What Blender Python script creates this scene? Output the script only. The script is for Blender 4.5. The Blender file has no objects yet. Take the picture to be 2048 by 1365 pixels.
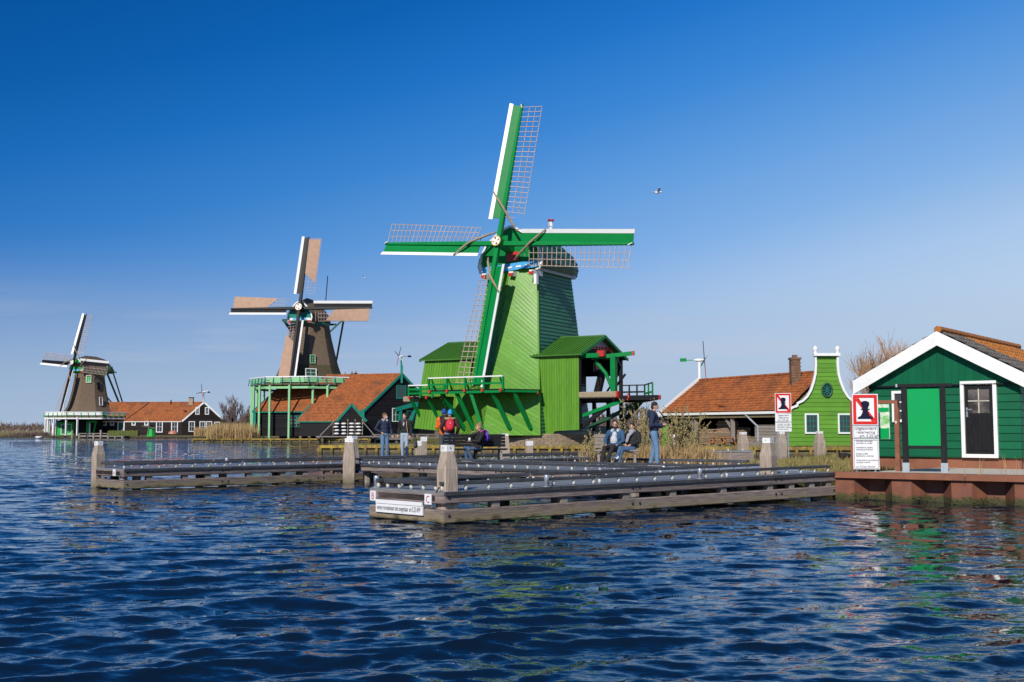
import bpy, bmesh, math, random
import numpy as np
from mathutils import Vector, Matrix
R = math.radians
rnd = random.Random(7)
scene = bpy.context.scene
COL = scene.collection

# ---------------------------------------------------------------- camera, sky, sun, exposure
FOC, CZ, PITCH = 2250.0, 1.6, math.atan(177.5/2250.0)
cp_, sp_ = math.cos(PITCH), math.sin(PITCH)
cam = bpy.data.cameras.new('camera'); camo = bpy.data.objects.new('camera', cam); COL.objects.link(camo)
cam.sensor_width = 36.0; cam.lens = FOC/2048*36.0; cam.clip_start = 0.3; cam.clip_end = 9000
camo.location = (0, 0, CZ); camo.rotation_euler = (R(90)+PITCH, 0, 0)
scene.camera = camo

SUN_EL, SUN_AZ = R(35), R(22)                 # from behind the camera, 22 degrees to its left
to_sun = Vector((-math.sin(SUN_AZ)*math.cos(SUN_EL), -math.cos(SUN_AZ)*math.cos(SUN_EL), math.sin(SUN_EL)))
sl = bpy.data.lights.new('sun', 'SUN'); sl.energy = 4.6; sl.angle = R(0.5); sl.color = (1.0, 0.94, 0.84)
so = bpy.data.objects.new('sun', sl); COL.objects.link(so); so.rotation_euler = to_sun.to_track_quat('Z', 'Y').to_euler()

world = bpy.data.worlds.new('World'); scene.world = world; world.use_nodes = True
wn, wl = world.node_tree.nodes, world.node_tree.links
bg = wn['Background']; bg.inputs['Strength'].default_value = 0.1
sky = wn.new('ShaderNodeTexSky'); sky.sky_type = 'NISHITA'; sky.sun_disc = False
sky.sun_elevation = SUN_EL; sky.sun_rotation = math.pi + SUN_AZ
sky.air_density = 1.0; sky.dust_density = 0.3; sky.ozone_density = 3.0; sky.altitude = 0.0
# the polarised, deep blue of the day: the sky texture graded by height and, gently, from west to east
tc0 = wn.new('ShaderNodeTexCoord'); sep0 = wn.new('ShaderNodeSeparateXYZ'); wl.new(tc0.outputs['Generated'], sep0.inputs[0])
def ramp(inp, lo, hi, stops):
    mr = wn.new('ShaderNodeMapRange'); mr.inputs[1].default_value = lo; mr.inputs[2].default_value = hi; wl.new(inp, mr.inputs[0])
    r = wn.new('ShaderNodeValToRGB'); e = r.color_ramp.elements; r.color_ramp.interpolation = 'EASE' if False else 'LINEAR'
    while len(e) > 1: e.remove(e[-1])
    for i, (p, c) in enumerate(stops):
        q = e[0] if i == 0 else e.new((p-lo)/(hi-lo)); q.position = (p-lo)/(hi-lo); q.color = (*c, 1)
    wl.new(mr.outputs[0], r.inputs[0]); return r.outputs[0]
even = ramp(sep0.outputs[2], -.1, 1.0, [(-.1, (.13,.134,.18)), (.005, (.13,.134,.182)), (.05, (.145,.119,.128)), (.097, (.204,.141,.12)), (.185, (.345,.213,.141)), (.276, (.5,.294,.175)), (.36, (.654,.377,.215)), (.6, (.85,.5,.27)), (1.0, (.95,.56,.30))])
tilt_ = wn.new('ShaderNodeMath'); tilt_.operation = 'MULTIPLY_ADD'; tilt_.inputs[1].default_value = -.25; wl.new(sep0.outputs[0], tilt_.inputs[0]); wl.new(sep0.outputs[2], tilt_.inputs[2])
grade = ramp(tilt_.outputs[0], -.3, 1.25, [(-.3, (.55,.65,.78)), (-.1, (.52,.63,.78)), (0, (.47,.61,.79)), (.07, (.35,.515,.765)), (.126, (.205,.405,.745)), (.198, (.105,.31,.70)), (.255, (.045,.235,.655)), (.32, (.014,.172,.575)), (.377, (.005,.128,.475)), (.46, (.002,.092,.375)), (.75, (.008,.085,.33)), (1.25, (.015,.085,.31))])
def vmul(a, b):
    m_ = wn.new('ShaderNodeVectorMath'); m_.operation = 'MULTIPLY'; wl.new(a, m_.inputs[0])
    if isinstance(b, float): m_.inputs[1].default_value = (b, b, b)
    else: wl.new(b, m_.inputs[1])
    return m_.outputs[0]
sky_graded = vmul(vmul(vmul(sky.outputs[0], even), grade), 10.0)
# thin low cloud: stretched noise that shows only in a band above the horizon
tc = wn.new('ShaderNodeTexCoord'); sep = wn.new('ShaderNodeSeparateXYZ'); wl.new(tc.outputs['Generated'], sep.inputs[0])
mp = wn.new('ShaderNodeMapping'); mp.inputs['Scale'].default_value = (3.2, 3.2, 30); wl.new(tc.outputs['Generated'], mp.inputs[0])
nz = wn.new('ShaderNodeTexNoise'); nz.inputs['Scale'].default_value = 1.6; nz.inputs['Detail'].default_value = 6; nz.inputs['Roughness'].default_value = .55
wl.new(mp.outputs[0], nz.inputs['Vector'])
cr = wn.new('ShaderNodeMapRange'); cr.inputs[1].default_value = .5; cr.inputs[2].default_value = .78; cr.inputs[4].default_value = .6
wl.new(nz.outputs[0], cr.inputs[0])
band = wn.new('ShaderNodeMapRange'); band.interpolation_type = 'SMOOTHSTEP'; band.inputs[1].default_value = .13; band.inputs[2].default_value = .06
wl.new(sep.outputs[2], band.inputs[0])
mul = wn.new('ShaderNodeMath'); mul.operation = 'MULTIPLY'; wl.new(cr.outputs[0], mul.inputs[0]); wl.new(band.outputs[0], mul.inputs[1])
cmx = wn.new('ShaderNodeMix'); cmx.data_type = 'RGBA'; cmx.inputs[7].default_value = (5.2, 5.6, 6.6, 1)
wl.new(mul.outputs[0], cmx.inputs[0]); 
hz = wn.new('ShaderNodeMapRange'); hz.interpolation_type = 'SMOOTHSTEP'; hz.inputs[1].default_value = .17; hz.inputs[2].default_value = -.01; hz.inputs[4].default_value = .85; wl.new(sep0.outputs[2], hz.inputs[0])
hmx = wn.new('ShaderNodeMix'); hmx.data_type = 'RGBA'; hmx.inputs[7].default_value = (4.0, 5.05, 6.5, 1); wl.new(hz.outputs[0], hmx.inputs[0]); wl.new(sky_graded, hmx.inputs[6])   # pale air low over the land
wl.new(hmx.outputs[2], cmx.inputs[6]); wl.new(cmx.outputs[2], bg.inputs['Color'])

vs = scene.view_settings; vs.view_transform = 'Standard'; vs.look = 'None'; vs.exposure = 0.0; vs.gamma = 1.0; vs.use_curve_mapping = False
scene.cycles.max_bounces = 6; scene.cycles.use_denoising = True

# ---------------------------------------------------------------- measured points of the photograph -> metres
def ray(x, y):
    u, v = (x-1024)/FOC, (682.5-y)/FOC
    return Vector((u, cp_-v*sp_, sp_+v*cp_))
def at(x, y, Y):                               # the point seen at (x, y) that lies Y metres ahead
    d = ray(x, y); return Vector((0, 0, CZ)) + d*(Y/d.y)
def G(x, y, z=0.0):                            # the point seen at (x, y) on the level z
    d = ray(x, y); return Vector((0, 0, CZ)) + d*((z-CZ)/d.z)

# ---------------------------------------------------------------- mesh builder
def V(*a): return Vector(a)
class MB:
    def __init__(s): s.v = []; s.f = []
    def add(s, vs_, fs):
        o = len(s.v); s.v += [tuple(p) for p in vs_]; s.f += [tuple(i+o for i in q) for q in fs]; return s
    def box(s, c, d, rz=0.0):
        x, y, z = d[0]/2, d[1]/2, d[2]/2; ca, sa = math.cos(rz), math.sin(rz)
        vv = [(c[0]+a*x*ca-b*y*sa, c[1]+a*x*sa+b*y*ca, c[2]+e*z) for e in (-1, 1) for a, b in ((-1,-1),(1,-1),(1,1),(-1,1))]
        return s.add(vv, [(3,2,1,0),(4,5,6,7),(0,1,5,4),(1,2,6,5),(2,3,7,6),(3,0,4,7)])
    def bar(s, p0, p1, w, h=None, up=(0,0,1), ch=0.0, w1=None, h1=None):
        p0, p1 = Vector(p0), Vector(p1); h = w if h is None else h
        d = (p1-p0).normalized(); sd = d.cross(Vector(up))
        if sd.length < 1e-4: sd = d.cross(Vector((0,1,0)))
        sd.normalize(); u = sd.cross(d)
        def ring(p, w, h):
            a, b = w/2, h/2
            if ch <= 0: q = ((-a,-b),(a,-b),(a,b),(-a,b))
            else: q = ((-a+ch,-b),(a-ch,-b),(a,-b+ch),(a,b-ch),(a-ch,b),(-a+ch,b),(-a,b-ch),(-a,-b+ch))
            return [p+sd*i+u*j for i, j in q]
        A, B = ring(p0, w, h), ring(p1, w if w1 is None else w1, h if h1 is None else h1); n = len(A)
        return s.add(A+B, [tuple(range(n))[::-1], tuple(range(n, 2*n))]+[(i,(i+1)%n,n+(i+1)%n,n+i) for i in range(n)])
    def tube(s, pts, rads, n=8, cap=True, flat=1.0):
        pts = [Vector(p) for p in pts]
        if not isinstance(rads, (list, tuple)): rads = [rads]*len(pts)
        vv = []; prev = None
        for i, p in enumerate(pts):
            d = (pts[min(i+1, len(pts)-1)]-pts[max(i-1, 0)])
            if d.length < 1e-9: d = Vector((0,0,1))
            d.normalize()
            a = prev - d*prev.dot(d) if prev is not None else d.cross(Vector((0,0,1)) if abs(d.z) < .9 else Vector((1,0,0)))
            a.normalize(); prev = a; b = d.cross(a)
            for k in range(n):
                t = 2*math.pi*k/n; vv.append(p+a*(math.cos(t)*rads[i])+b*(math.sin(t)*rads[i]*flat))
        ff = [(i*n+k, i*n+(k+1)%n, (i+1)*n+(k+1)%n, (i+1)*n+k) for i in range(len(pts)-1) for k in range(n)]
        if cap: ff += [tuple(range(n))[::-1], tuple(range((len(pts)-1)*n, len(pts)*n))]
        return s.add(vv, ff)
    def prism(s, pts, ext):                    # polygon (3-D points) pushed along ext
        pts = [Vector(p) for p in pts]; n = len(pts); e = Vector(ext)
        return s.add(pts+[p+e for p in pts], [tuple(range(n))[::-1], tuple(range(n, 2*n))]+[(i,(i+1)%n,n+(i+1)%n,n+i) for i in range(n)])
    def lathe(s, prof, n=16, c=(0,0,0)):
        vv = []; c = Vector(c)
        for r, z in prof: vv += [c+Vector((r*math.cos(2*math.pi*k/n), r*math.sin(2*math.pi*k/n), z)) for k in range(n)]
        m = len(prof)
        return s.add(vv, [(i*n+k, i*n+(k+1)%n, (i+1)*n+(k+1)%n, (i+1)*n+k) for i in range(m-1) for k in range(n)]+[tuple(range(n))[::-1], tuple(range((m-1)*n, m*n))])
    def ell(s, c, r, n=12, m=8, rot=None):
        c = Vector(c); vv = []
        for i in range(m+1):
            t = math.pi*i/m
            for k in range(n):
                p = 2*math.pi*k/n
                q = Vector((r[0]*math.sin(t)*math.cos(p), r[1]*math.sin(t)*math.sin(p), -r[2]*math.cos(t)))
                if rot is not None: q = rot @ q
                vv.append(c+q)
        return s.add(vv, [(i*n+k, i*n+(k+1)%n, (i+1)*n+(k+1)%n, (i+1)*n+k) for i in range(m) for k in range(n)])
    def mesh(s, name):
        me = bpy.data.meshes.new(name); me.from_pydata(s.v, [], s.f); me.update(); return me
    def build(s, name, mat, parent=None, smooth=False, label=None, kind=None):
        return link(name, s.mesh(name), mat, parent, smooth, label, kind)
def link(name, me, mat, parent=None, smooth=False, label=None, kind=None):
    if mat is not None and not me.materials: me.materials.append(mat)
    if smooth:
        me.polygons.foreach_set('use_smooth', [True]*len(me.polygons))
    o = bpy.data.objects.new(name, me); COL.objects.link(o)
    if parent is not None: o.parent = parent
    if label: o['label'] = label
    if kind: o['kind'] = kind
    return o
def tag(o, label, cat, group=None, kind=None):
    o['label'] = label; o['category'] = cat
    if group: o['group'] = group
    if kind: o['kind'] = kind
    return o
def structure(o, label=None):
    o['kind'] = 'structure'
    if label: o['label'] = label
    return o
def thing(name, label, cat, loc=(0,0,0), rz=0.0, group=None):
    o = bpy.data.objects.new(name, None); COL.objects.link(o); o.empty_display_size = .3
    o.location = loc; o.rotation_euler = (0, 0, rz)
    return tag(o, label, cat, group)
def lc(t, p):                                  # world point -> the thing's own frame
    d = Vector(p)-t.location; a = -t.rotation_euler.z; ca, sa = math.cos(a), math.sin(a)
    return Vector((d.x*ca-d.y*sa, d.x*sa+d.y*ca, d.z))
def copy_tree(o, loc=None, rz=None, label=None, parent=None):
    c = o.copy(); COL.objects.link(c)
    if parent is not None: c.parent = parent
    if loc is not None: c.location = loc
    if rz is not None: c.rotation_euler = (0, 0, rz)
    if label: c['label'] = label
    for ch in list(o.children): copy_tree(ch, parent=c)
    return c

# ---------------------------------------------------------------- materials
def mat(name, c1, c2=None, scale=(1,1,1), nscale=4.0, lo=.35, hi=.7, rough=.6, bump=0.0, bscale=None, bstretch=None, rand=0.0, metal=0.0, detail=5, extra=None, spec=.5, world=False):
    m = bpy.data.materials.new(name); m.use_nodes = True
    n, l = m.node_tree.nodes, m.node_tree.links; b = n['Principled BSDF']
    b.inputs['Roughness'].default_value = rough; b.inputs['Metallic'].default_value = metal; b.inputs['Specular IOR Level'].default_value = spec
    tcn = n.new('ShaderNodeTexCoord'); src = tcn.outputs['Object']
    if world:
        ge = n.new('ShaderNodeNewGeometry'); src = ge.outputs['Position']
    mpn = n.new('ShaderNodeMapping'); mpn.inputs['Scale'].default_value = scale; l.new(src, mpn.inputs[0])
    if rand > 0:                               # each object samples another place of the pattern
        oi = n.new('ShaderNodeObjectInfo'); ad = n.new('ShaderNodeVectorMath'); ad.operation = 'ADD'
        ml = n.new('ShaderNodeMath'); ml.operation = 'MULTIPLY'; ml.inputs[1].default_value = 57.0; l.new(oi.outputs['Random'], ml.inputs[0])
        l.new(src, ad.inputs[0]); l.new(ml.outputs[0], ad.inputs[1]); l.new(ad.outputs[0], mpn.inputs[0])
    if c2 is None: c2 = tuple(min(1, c*.8) for c in c1)
    no = n.new('ShaderNodeTexNoise'); no.inputs['Scale'].default_value = nscale; no.inputs['Detail'].default_value = detail; no.inputs['Roughness'].default_value = .6
    l.new(mpn.outputs[0], no.inputs['Vector'])
    mr = n.new('ShaderNodeMapRange'); mr.inputs[1].default_value = lo; mr.inputs[2].default_value = hi; l.new(no.outputs[0], mr.inputs[0])
    mx = n.new('ShaderNodeMix'); mx.data_type = 'RGBA'; mx.inputs[6].default_value = (*c1, 1); mx.inputs[7].default_value = (*c2, 1)
    l.new(mr.outputs[0], mx.inputs[0]); out = mx.outputs[2]
    if rand > 0:
        r2 = n.new('ShaderNodeMapRange'); r2.inputs[3].default_value = 1-rand; r2.inputs[4].default_value = 1+rand; l.new(oi.outputs['Random'], r2.inputs[0])
        hs = n.new('ShaderNodeHueSaturation'); l.new(r2.outputs[0], hs.inputs['Value']); l.new(out, hs.inputs['Color']); out = hs.outputs[0]
    if extra: out = extra(n, l, out, src, no)
    l.new(out, b.inputs['Base Color'])
    if bump > 0:
        bn = n.new('ShaderNodeTexNoise'); bn.inputs['Scale'].default_value = bscale or nscale*3; bn.inputs['Detail'].default_value = 4
        if bstretch is not None:
            m2 = n.new('ShaderNodeMapping'); m2.inputs['Scale'].default_value = bstretch; l.new(src, m2.inputs[0]); l.new(m2.outputs[0], bn.inputs['Vector'])
        else: l.new(mpn.outputs[0], bn.inputs['Vector'])
        bu = n.new('ShaderNodeBump'); bu.inputs['Strength'].default_value = 1.0; bu.inputs['Distance'].default_value = bump
        l.new(bn.outputs[0], bu.inputs['Height']); l.new(bu.outputs[0], b.inputs['Normal'])
    return m
def mixin(n, l, base, fac, col):
    mx = n.new('ShaderNodeMix'); mx.data_type = 'RGBA'; mx.inputs[7].default_value = (*col, 1)
    l.new(fac, mx.inputs[0]); l.new(base, mx.inputs[6]); return mx.outputs[2]
def math_(n, l, op, a, b):
    m = n.new('ShaderNodeMath'); m.operation = op
    for i, q in enumerate((a, b)):
        if isinstance(q, (int, float)): m.inputs[i].default_value = q
        else: l.new(q, m.inputs[i])
    return m.outputs[0]
def wet(lo, hi, col, amt=1.0):                 # algae and damp just above the water line, by height
    def fn(n, l, out, src, no):
        ge = n.new('ShaderNodeNewGeometry'); sx = n.new('ShaderNodeSeparateXYZ'); l.new(ge.outputs['Position'], sx.inputs[0])
        n2 = n.new('ShaderNodeTexNoise'); n2.inputs['Scale'].default_value = 3.5; n2.inputs['Detail'].default_value = 5; l.new(ge.outputs['Position'], n2.inputs['Vector'])
        z = math_(n, l, 'ADD', sx.outputs[2], math_(n, l, 'MULTIPLY', math_(n, l, 'SUBTRACT', n2.outputs[0], .5), .35))
        mr = n.new('ShaderNodeMapRange'); mr.inputs[1].default_value = hi; mr.inputs[2].default_value = lo; mr.inputs[4].default_value = amt; l.new(z, mr.inputs[0])
        return mixin(n, l, out, mr.outputs[0], col)
    return fn
def worn(col, lo=.62, hi=.7, sc=(1.2,1.2,9), s=3.0, amt=.8):   # scraped or faded streaks
    def fn(n, l, out, src, no):
        mp2 = n.new('ShaderNodeMapping'); mp2.inputs['Scale'].default_value = sc; l.new(src, mp2.inputs[0])
        n2 = n.new('ShaderNodeTexNoise'); n2.inputs['Scale'].default_value = s; n2.inputs['Detail'].default_value = 6; n2.inputs['Roughness'].default_value = .65; l.new(mp2.outputs[0], n2.inputs['Vector'])
        mr = n.new('ShaderNodeMapRange'); mr.inputs[1].default_value = lo; mr.inputs[2].default_value = hi; mr.inputs[4].default_value = amt; l.new(n2.outputs[0], mr.inputs[0])
        return mixin(n, l, out, mr.outputs[0], col)
    return fn
def wet2(n, l, out, src, no):
    return wet(.0, .09, (.05,.045,.018), .95)(n, l, wet(.06, .22, (.25,.20,.105), .85)(n, l, out, src, no), src, no)
def rusty(n, l, out, src, no):
    o1 = worn((.13,.06,.04), .5, .72, (2.5,2.5,.5), 3.0, .75)(n, l, out, src, no); o2 = worn((.34,.20,.13), .64, .74, (3,3,1.2), 4.0, .5)(n, l, o1, src, no)
    return wet(.0, .05, (.018,.02,.008), .9)(n, l, wet(.10, .19, (.05,.052,.014), .95)(n, l, o2, src, no), src, no)
M = {}
M['apple'] = mat('apple_green_paint', (.118,.30,.028), (.10,.265,.024), nscale=1.5, rough=.42, bump=.004, rand=.12, spec=.3, extra=worn((.34,.46,.22), .6, .76, (.5,.5,1.3), 3.2, .6))
M['apple2'] = mat('apple_green_boards', (.112,.285,.025), (.095,.24,.022), nscale=1.2, rough=.5, bump=.003, rand=.09, spec=.25, extra=worn((.22,.34,.13), .62, .8, (1.5,1.5,.5), 2.2, .45))
M['apple_back'] = mat('apple_green_joint', (.03,.055,.008), nscale=2)
M['side'] = mat('shaded_side_green', (.03,.155,.062), (.024,.125,.05), nscale=2, rough=.45, bump=.003, rand=.1)  # mill green with the right face's shade put into the colour, darker and bluer
M['roofgreen'] = mat('roof_green_paint', (.06,.19,.02), (.05,.155,.018), nscale=2, rough=.5, rand=.12)
M['capgreen'] = mat('cap_green_paint', (.012,.09,.045), (.01,.065,.035), nscale=2, rough=.5, rand=.12)
M['sail'] = mat('sail_green_paint', (.002,.215,.045), (.002,.185,.04), nscale=1.5, rough=.45, rand=.05, spec=.2)
M['white'] = mat('white_paint', (.80,.79,.76), (.68,.68,.64), nscale=2.2, lo=.5, hi=.85, rough=.45)
M['whitecap'] = mat('weathered_white_paint', (.78,.77,.74), (.5,.48,.42), nscale=9, lo=.56, hi=.75, rough=.5, bump=.003)
M['lattice'] = mat('lattice_wood', (.48,.37,.30), (.36,.26,.205), nscale=3, rough=.7, rand=.15)
M['rope'] = mat('rolled_canvas', (.36,.27,.17), (.24,.18,.12), nscale=6, rough=.9)
M['red'] = mat('red_paint', (.55,.03,.02), nscale=3, rough=.45)
M['sky_blue'] = mat('light_blue_paint', (.08,.40,.75), nscale=3, rough=.45)
M['yellow'] = mat('ochre_paint', (.62,.40,.05), nscale=3, rough=.5)
M['black'] = mat('black_paint', (.011,.011,.013), (.018,.017,.019), nscale=3, rough=.5, rand=.1, spec=.2)
M['tar'] = mat('tarred_boards', (.008,.007,.0085), (.016,.0145,.0155), nscale=2.5, scale=(1,1,5), rough=.6, bump=.004, rand=.3, spec=.15)
M['brownboard'] = mat('brown_tarred_boards', (.011,.007,.0065), (.02,.0135,.012), nscale=2.5, scale=(1,1,5), rough=.6, rand=.3, spec=.15)
M['teal'] = mat('teal_trim_paint', (.008,.21,.15), (.006,.17,.12), nscale=2, rough=.5, spec=.25)
M['mint'] = mat('mint_green_paint', (.25,.55,.26), (.21,.47,.22), nscale=2, rough=.5)
M['lime'] = mat('vivid_green_paint', (.01,.40,.05), (.01,.34,.045), nscale=2, rough=.5, spec=.25)
M['thatch'] = mat('weathered_thatch', (.215,.155,.105), (.10,.073,.053), scale=(5,5,.6), nscale=3.0, lo=.3, hi=.72, rough=.95, bump=.05, bscale=5, bstretch=(6,6,.7), spec=.1)
M['thatchdark'] = mat('mossy_thatch', (.11,.092,.052), (.065,.053,.034), scale=(4,4,1), nscale=3.0, rough=.95, bump=.05, bscale=5, bstretch=(6,6,.7), spec=.1)
M['canvas'] = mat('brown_sailcloth', (.43,.275,.19), (.36,.225,.155), nscale=2, rough=.9)
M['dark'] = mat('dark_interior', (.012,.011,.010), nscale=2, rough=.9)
M['glass'] = mat('window_glass', (.018,.022,.028), (.05,.045,.04), nscale=3, rough=.04, spec=.8)
M['wood'] = mat('grey_weathered_wood', (.30,.262,.225), (.16,.132,.112), scale=(1.2,1.2,9), nscale=3.2, lo=.3, hi=.75, rough=.8, bump=.006, rand=.12)
M['post'] = mat('grey_oak_post', (.46,.375,.29), (.22,.165,.125), scale=(9,9,.9), nscale=3.0, lo=.3, hi=.75, rough=.8, bump=.012, bscale=3, bstretch=(22,22,1.5), rand=.12, extra=wet(-.05, .3, (.09,.075,.025), .9))
M['beam'] = mat('pier_beam_wood', (.30,.235,.21), (.095,.073,.07), scale=(1.1,1.1,16), nscale=2.2, lo=.3, hi=.7, rough=.75, bump=.008, rand=.16, extra=wet(.0, .17, (.24,.20,.105), .85))
M['beamlow'] = mat('wet_pier_beam_wood', (.28,.22,.19), (.11,.085,.077), scale=(1.1,1.1,14), nscale=2.4, lo=.3, hi=.7, rough=.8, bump=.012, rand=.14, extra=wet2)
M['deck'] = mat('grey_deck_boards', (.16,.17,.18), (.21,.22,.23), nscale=6, rough=.5, bump=.002, rand=.12)
M['deckgrey'] = mat('grey_deck', (.30,.33,.37), (.26,.29,.33), nscale=6, rough=.5, bump=.002)
M['rail'] = mat('dark_kerb_rail', (.045,.047,.053), (.068,.07,.076), nscale=6, rough=.45, rand=.15, spec=.3)
M['stud'] = mat('pale_spacer_block', (.58,.56,.50), nscale=6, rough=.6)
M['steel'] = mat('galvanised_steel', (.55,.57,.6), (.42,.44,.47), nscale=8, rough=.35, metal=.7)
M['bolt'] = mat('dark_bolt', (.05,.048,.05), nscale=8, rough=.5, metal=.5)
M['greymetal'] = mat('grey_painted_steel', (.36,.40,.44), nscale=8, rough=.5)
M['rust'] = mat('corten_rust', (.235,.082,.042), (.15,.052,.03), nscale=3.5, lo=.3, hi=.7, rough=.75, bump=.004, rand=.06, extra=rusty)
M['rustcap'] = mat('corten_cap', (.27,.10,.05), (.19,.068,.036), nscale=3, rough=.7, bump=.003)
M['hut'] = mat('bottle_green_paint', (.001,.108,.044), (.001,.088,.036), nscale=1.5, rough=.45, rand=.1, spec=.25, extra=worn((.03,.16,.085), .6, .8, (.8,.8,2), 2.5, .55))
M['panel'] = mat('bright_green_panel', (.001,.325,.083), (.001,.31,.079), nscale=2, rough=.5, spec=.15)
M['blackwood'] = mat('black_stained_wood', (.010,.0105,.012), (.018,.018,.02), scale=(6,6,1), nscale=4, rough=.55, spec=.15)
def tile_extra(n, l, out, src, no):
    vo = n.new('ShaderNodeTexNoise'); vo.inputs['Scale'].default_value = .55; vo.inputs['Detail'].default_value = 8; l.new(src, vo.inputs['Vector'])
    mr = n.new('ShaderNodeMapRange'); mr.inputs[1].default_value = .5; mr.inputs[2].default_value = .7; mr.inputs[4].default_value = .7; l.new(vo.outputs[0], mr.inputs[0])
    return mixin(n, l, out, mr.outputs[0], (.11,.042,.018))
M['tile'] = mat('orange_pantiles', (.40,.118,.024), (.20,.055,.016), nscale=3.2, lo=.35, hi=.66, rough=.8, bump=.02, bscale=4, detail=9, extra=tile_extra)
M['tilegrey'] = mat('grey_pantiles', (.135,.115,.10), (.075,.065,.06), nscale=5, rough=.7, bump=.006, rand=.3, extra=worn((.16,.16,.09), .6, .75, (1,1,1), 6, .5))
M['tileorange'] = mat('mossy_orange_pantiles', (.42,.15,.03), (.30,.11,.02), nscale=5, rough=.75, bump=.006, rand=.25)
M['brick'] = mat('pale_brick', (.33,.25,.17), (.24,.175,.115), nscale=3, rough=.85, bump=.006, rand=.22)
M['chimneybrick'] = mat('old_brown_brick', (.22,.115,.065), (.13,.075,.045), nscale=3, rough=.85, bump=.006, rand=.25)
M['mortar'] = mat('mortar', (.22,.185,.145), nscale=5, rough=.95)
M['soil'] = mat('bank_turf', (.085,.092,.02), (.15,.125,.045), nscale=.5, lo=.35, hi=.7, rough=.95, bump=.05, bscale=6, detail=8, spec=.1, world=True)
M['field'] = mat('dry_reed_field', (.26,.19,.09), (.16,.145,.05), scale=(1,.25,1), nscale=.06, rough=1, spec=.05, world=True)
M['lichen'] = mat('mossy_timber', (.38,.26,.035), (.15,.105,.04), nscale=3.5, lo=.35, hi=.62, rough=.9, bump=.03, bscale=6, rand=.2, extra=wet(.05, .26, (.055,.045,.02), .85))
M['bankwood'] = mat('dull_bank_timber', (.17,.135,.07), (.10,.08,.045), nscale=3, rough=.9, rand=.2, extra=wet(.0, .2, (.03,.028,.018), .85))
M['paving'] = mat('pale_concrete_paving', (.55,.49,.40), (.45,.40,.33), nscale=5, rough=.85, bump=.002)
M['straw'] = mat('dry_reed', (.47,.33,.16), (.33,.22,.10), nscale=2, rough=.9, spec=.1)
M['tuft'] = mat('winter_grass', (.18,.17,.055), (.32,.25,.11), nscale=.9, rough=.9, spec=.1)
M['catkin'] = mat('catkin_twig', (.42,.35,.15), (.27,.21,.09), nscale=5, rough=.9, spec=.1)
M['willow'] = mat('willow_bark', (.17,.12,.085), (.12,.09,.065), nscale=4, rough=.9)
M['willowtwig'] = mat('orange_willow_twig', (.42,.235,.115), (.27,.16,.09), nscale=2, rough=.9)
M['twig'] = mat('grey_brown_twig', (.15,.105,.085), (.10,.07,.06), nscale=2, rough=.95)
M['hedge'] = mat('clipped_hedge_leaf', (.10,.12,.016), (.05,.07,.012), nscale=3, rough=.8)
M['lumber'] = mat('sawn_lumber', (.42,.30,.19), (.25,.18,.12), nscale=3, rough=.85, rand=.3)
M['bark'] = mat('log_bark', (.36,.285,.185), (.24,.19,.125), scale=(1,1,1), nscale=7, rough=.9, bump=.02)
M['newwood'] = mat('new_orange_wood', (.45,.17,.05), (.36,.13,.04), nscale=4, rough=.6)
M['letter'] = mat('black_lettering', (.02,.02,.025), nscale=2, rough=.6)
M['letter2'] = mat('grey_lettering', (.10,.10,.11), nscale=2, rough=.6)
M['letred'] = mat('red_lettering', (.50,.02,.04), nscale=2, rough=.5)
M['navyink'] = mat('navy_pictogram', (.008,.008,.03), nscale=2, rough=.5, spec=.2)
M['signred'] = mat('sign_red', (.68,.02,.012), (.6,.018,.012), nscale=2, rough=.3)
M['signwhite'] = mat('sign_white', (.80,.80,.80), (.74,.74,.75), nscale=2, rough=.3)
M['foam'] = mat('white_foam', (.8,.8,.8), nscale=4, rough=.8)
def cloth(name, c, k=.75): return mat(name, c, tuple(x*k for x in c), nscale=14, lo=.3, hi=.75, rough=.85, bump=.006, bscale=18)
M['skin'] = mat('skin', (.52,.30,.205), (.46,.25,.17), nscale=9, rough=.5)
for k_, c_ in dict(navy=(.016,.026,.06), jeans=(.12,.215,.35), jeansdark=(.06,.12,.22), blackcloth=(.014,.013,.015), grey=(.32,.32,.34), greydark=(.075,.072,.08),
                   orange=(.72,.15,.015), maroon=(.055,.012,.018), redpack=(.62,.02,.045), cyan=(.03,.28,.62), royal=(.012,.06,.28), fur=(.40,.27,.13),
                   purple=(.13,.04,.42), pink=(.75,.12,.5), denim=(.028,.085,.17), lightgrey=(.52,.53,.56), shoe=(.78,.78,.78), hairdark=(.02,.014,.011),
                   hairbrown=(.13,.062,.028), hairblond=(.30,.19,.09), paleblue=(.36,.43,.52), tan=(.45,.28,.16), mask=(.55,.66,.74), lip=(.40,.14,.11)).items():
    M[k_] = cloth('cloth_'+k_, c_)

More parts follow.
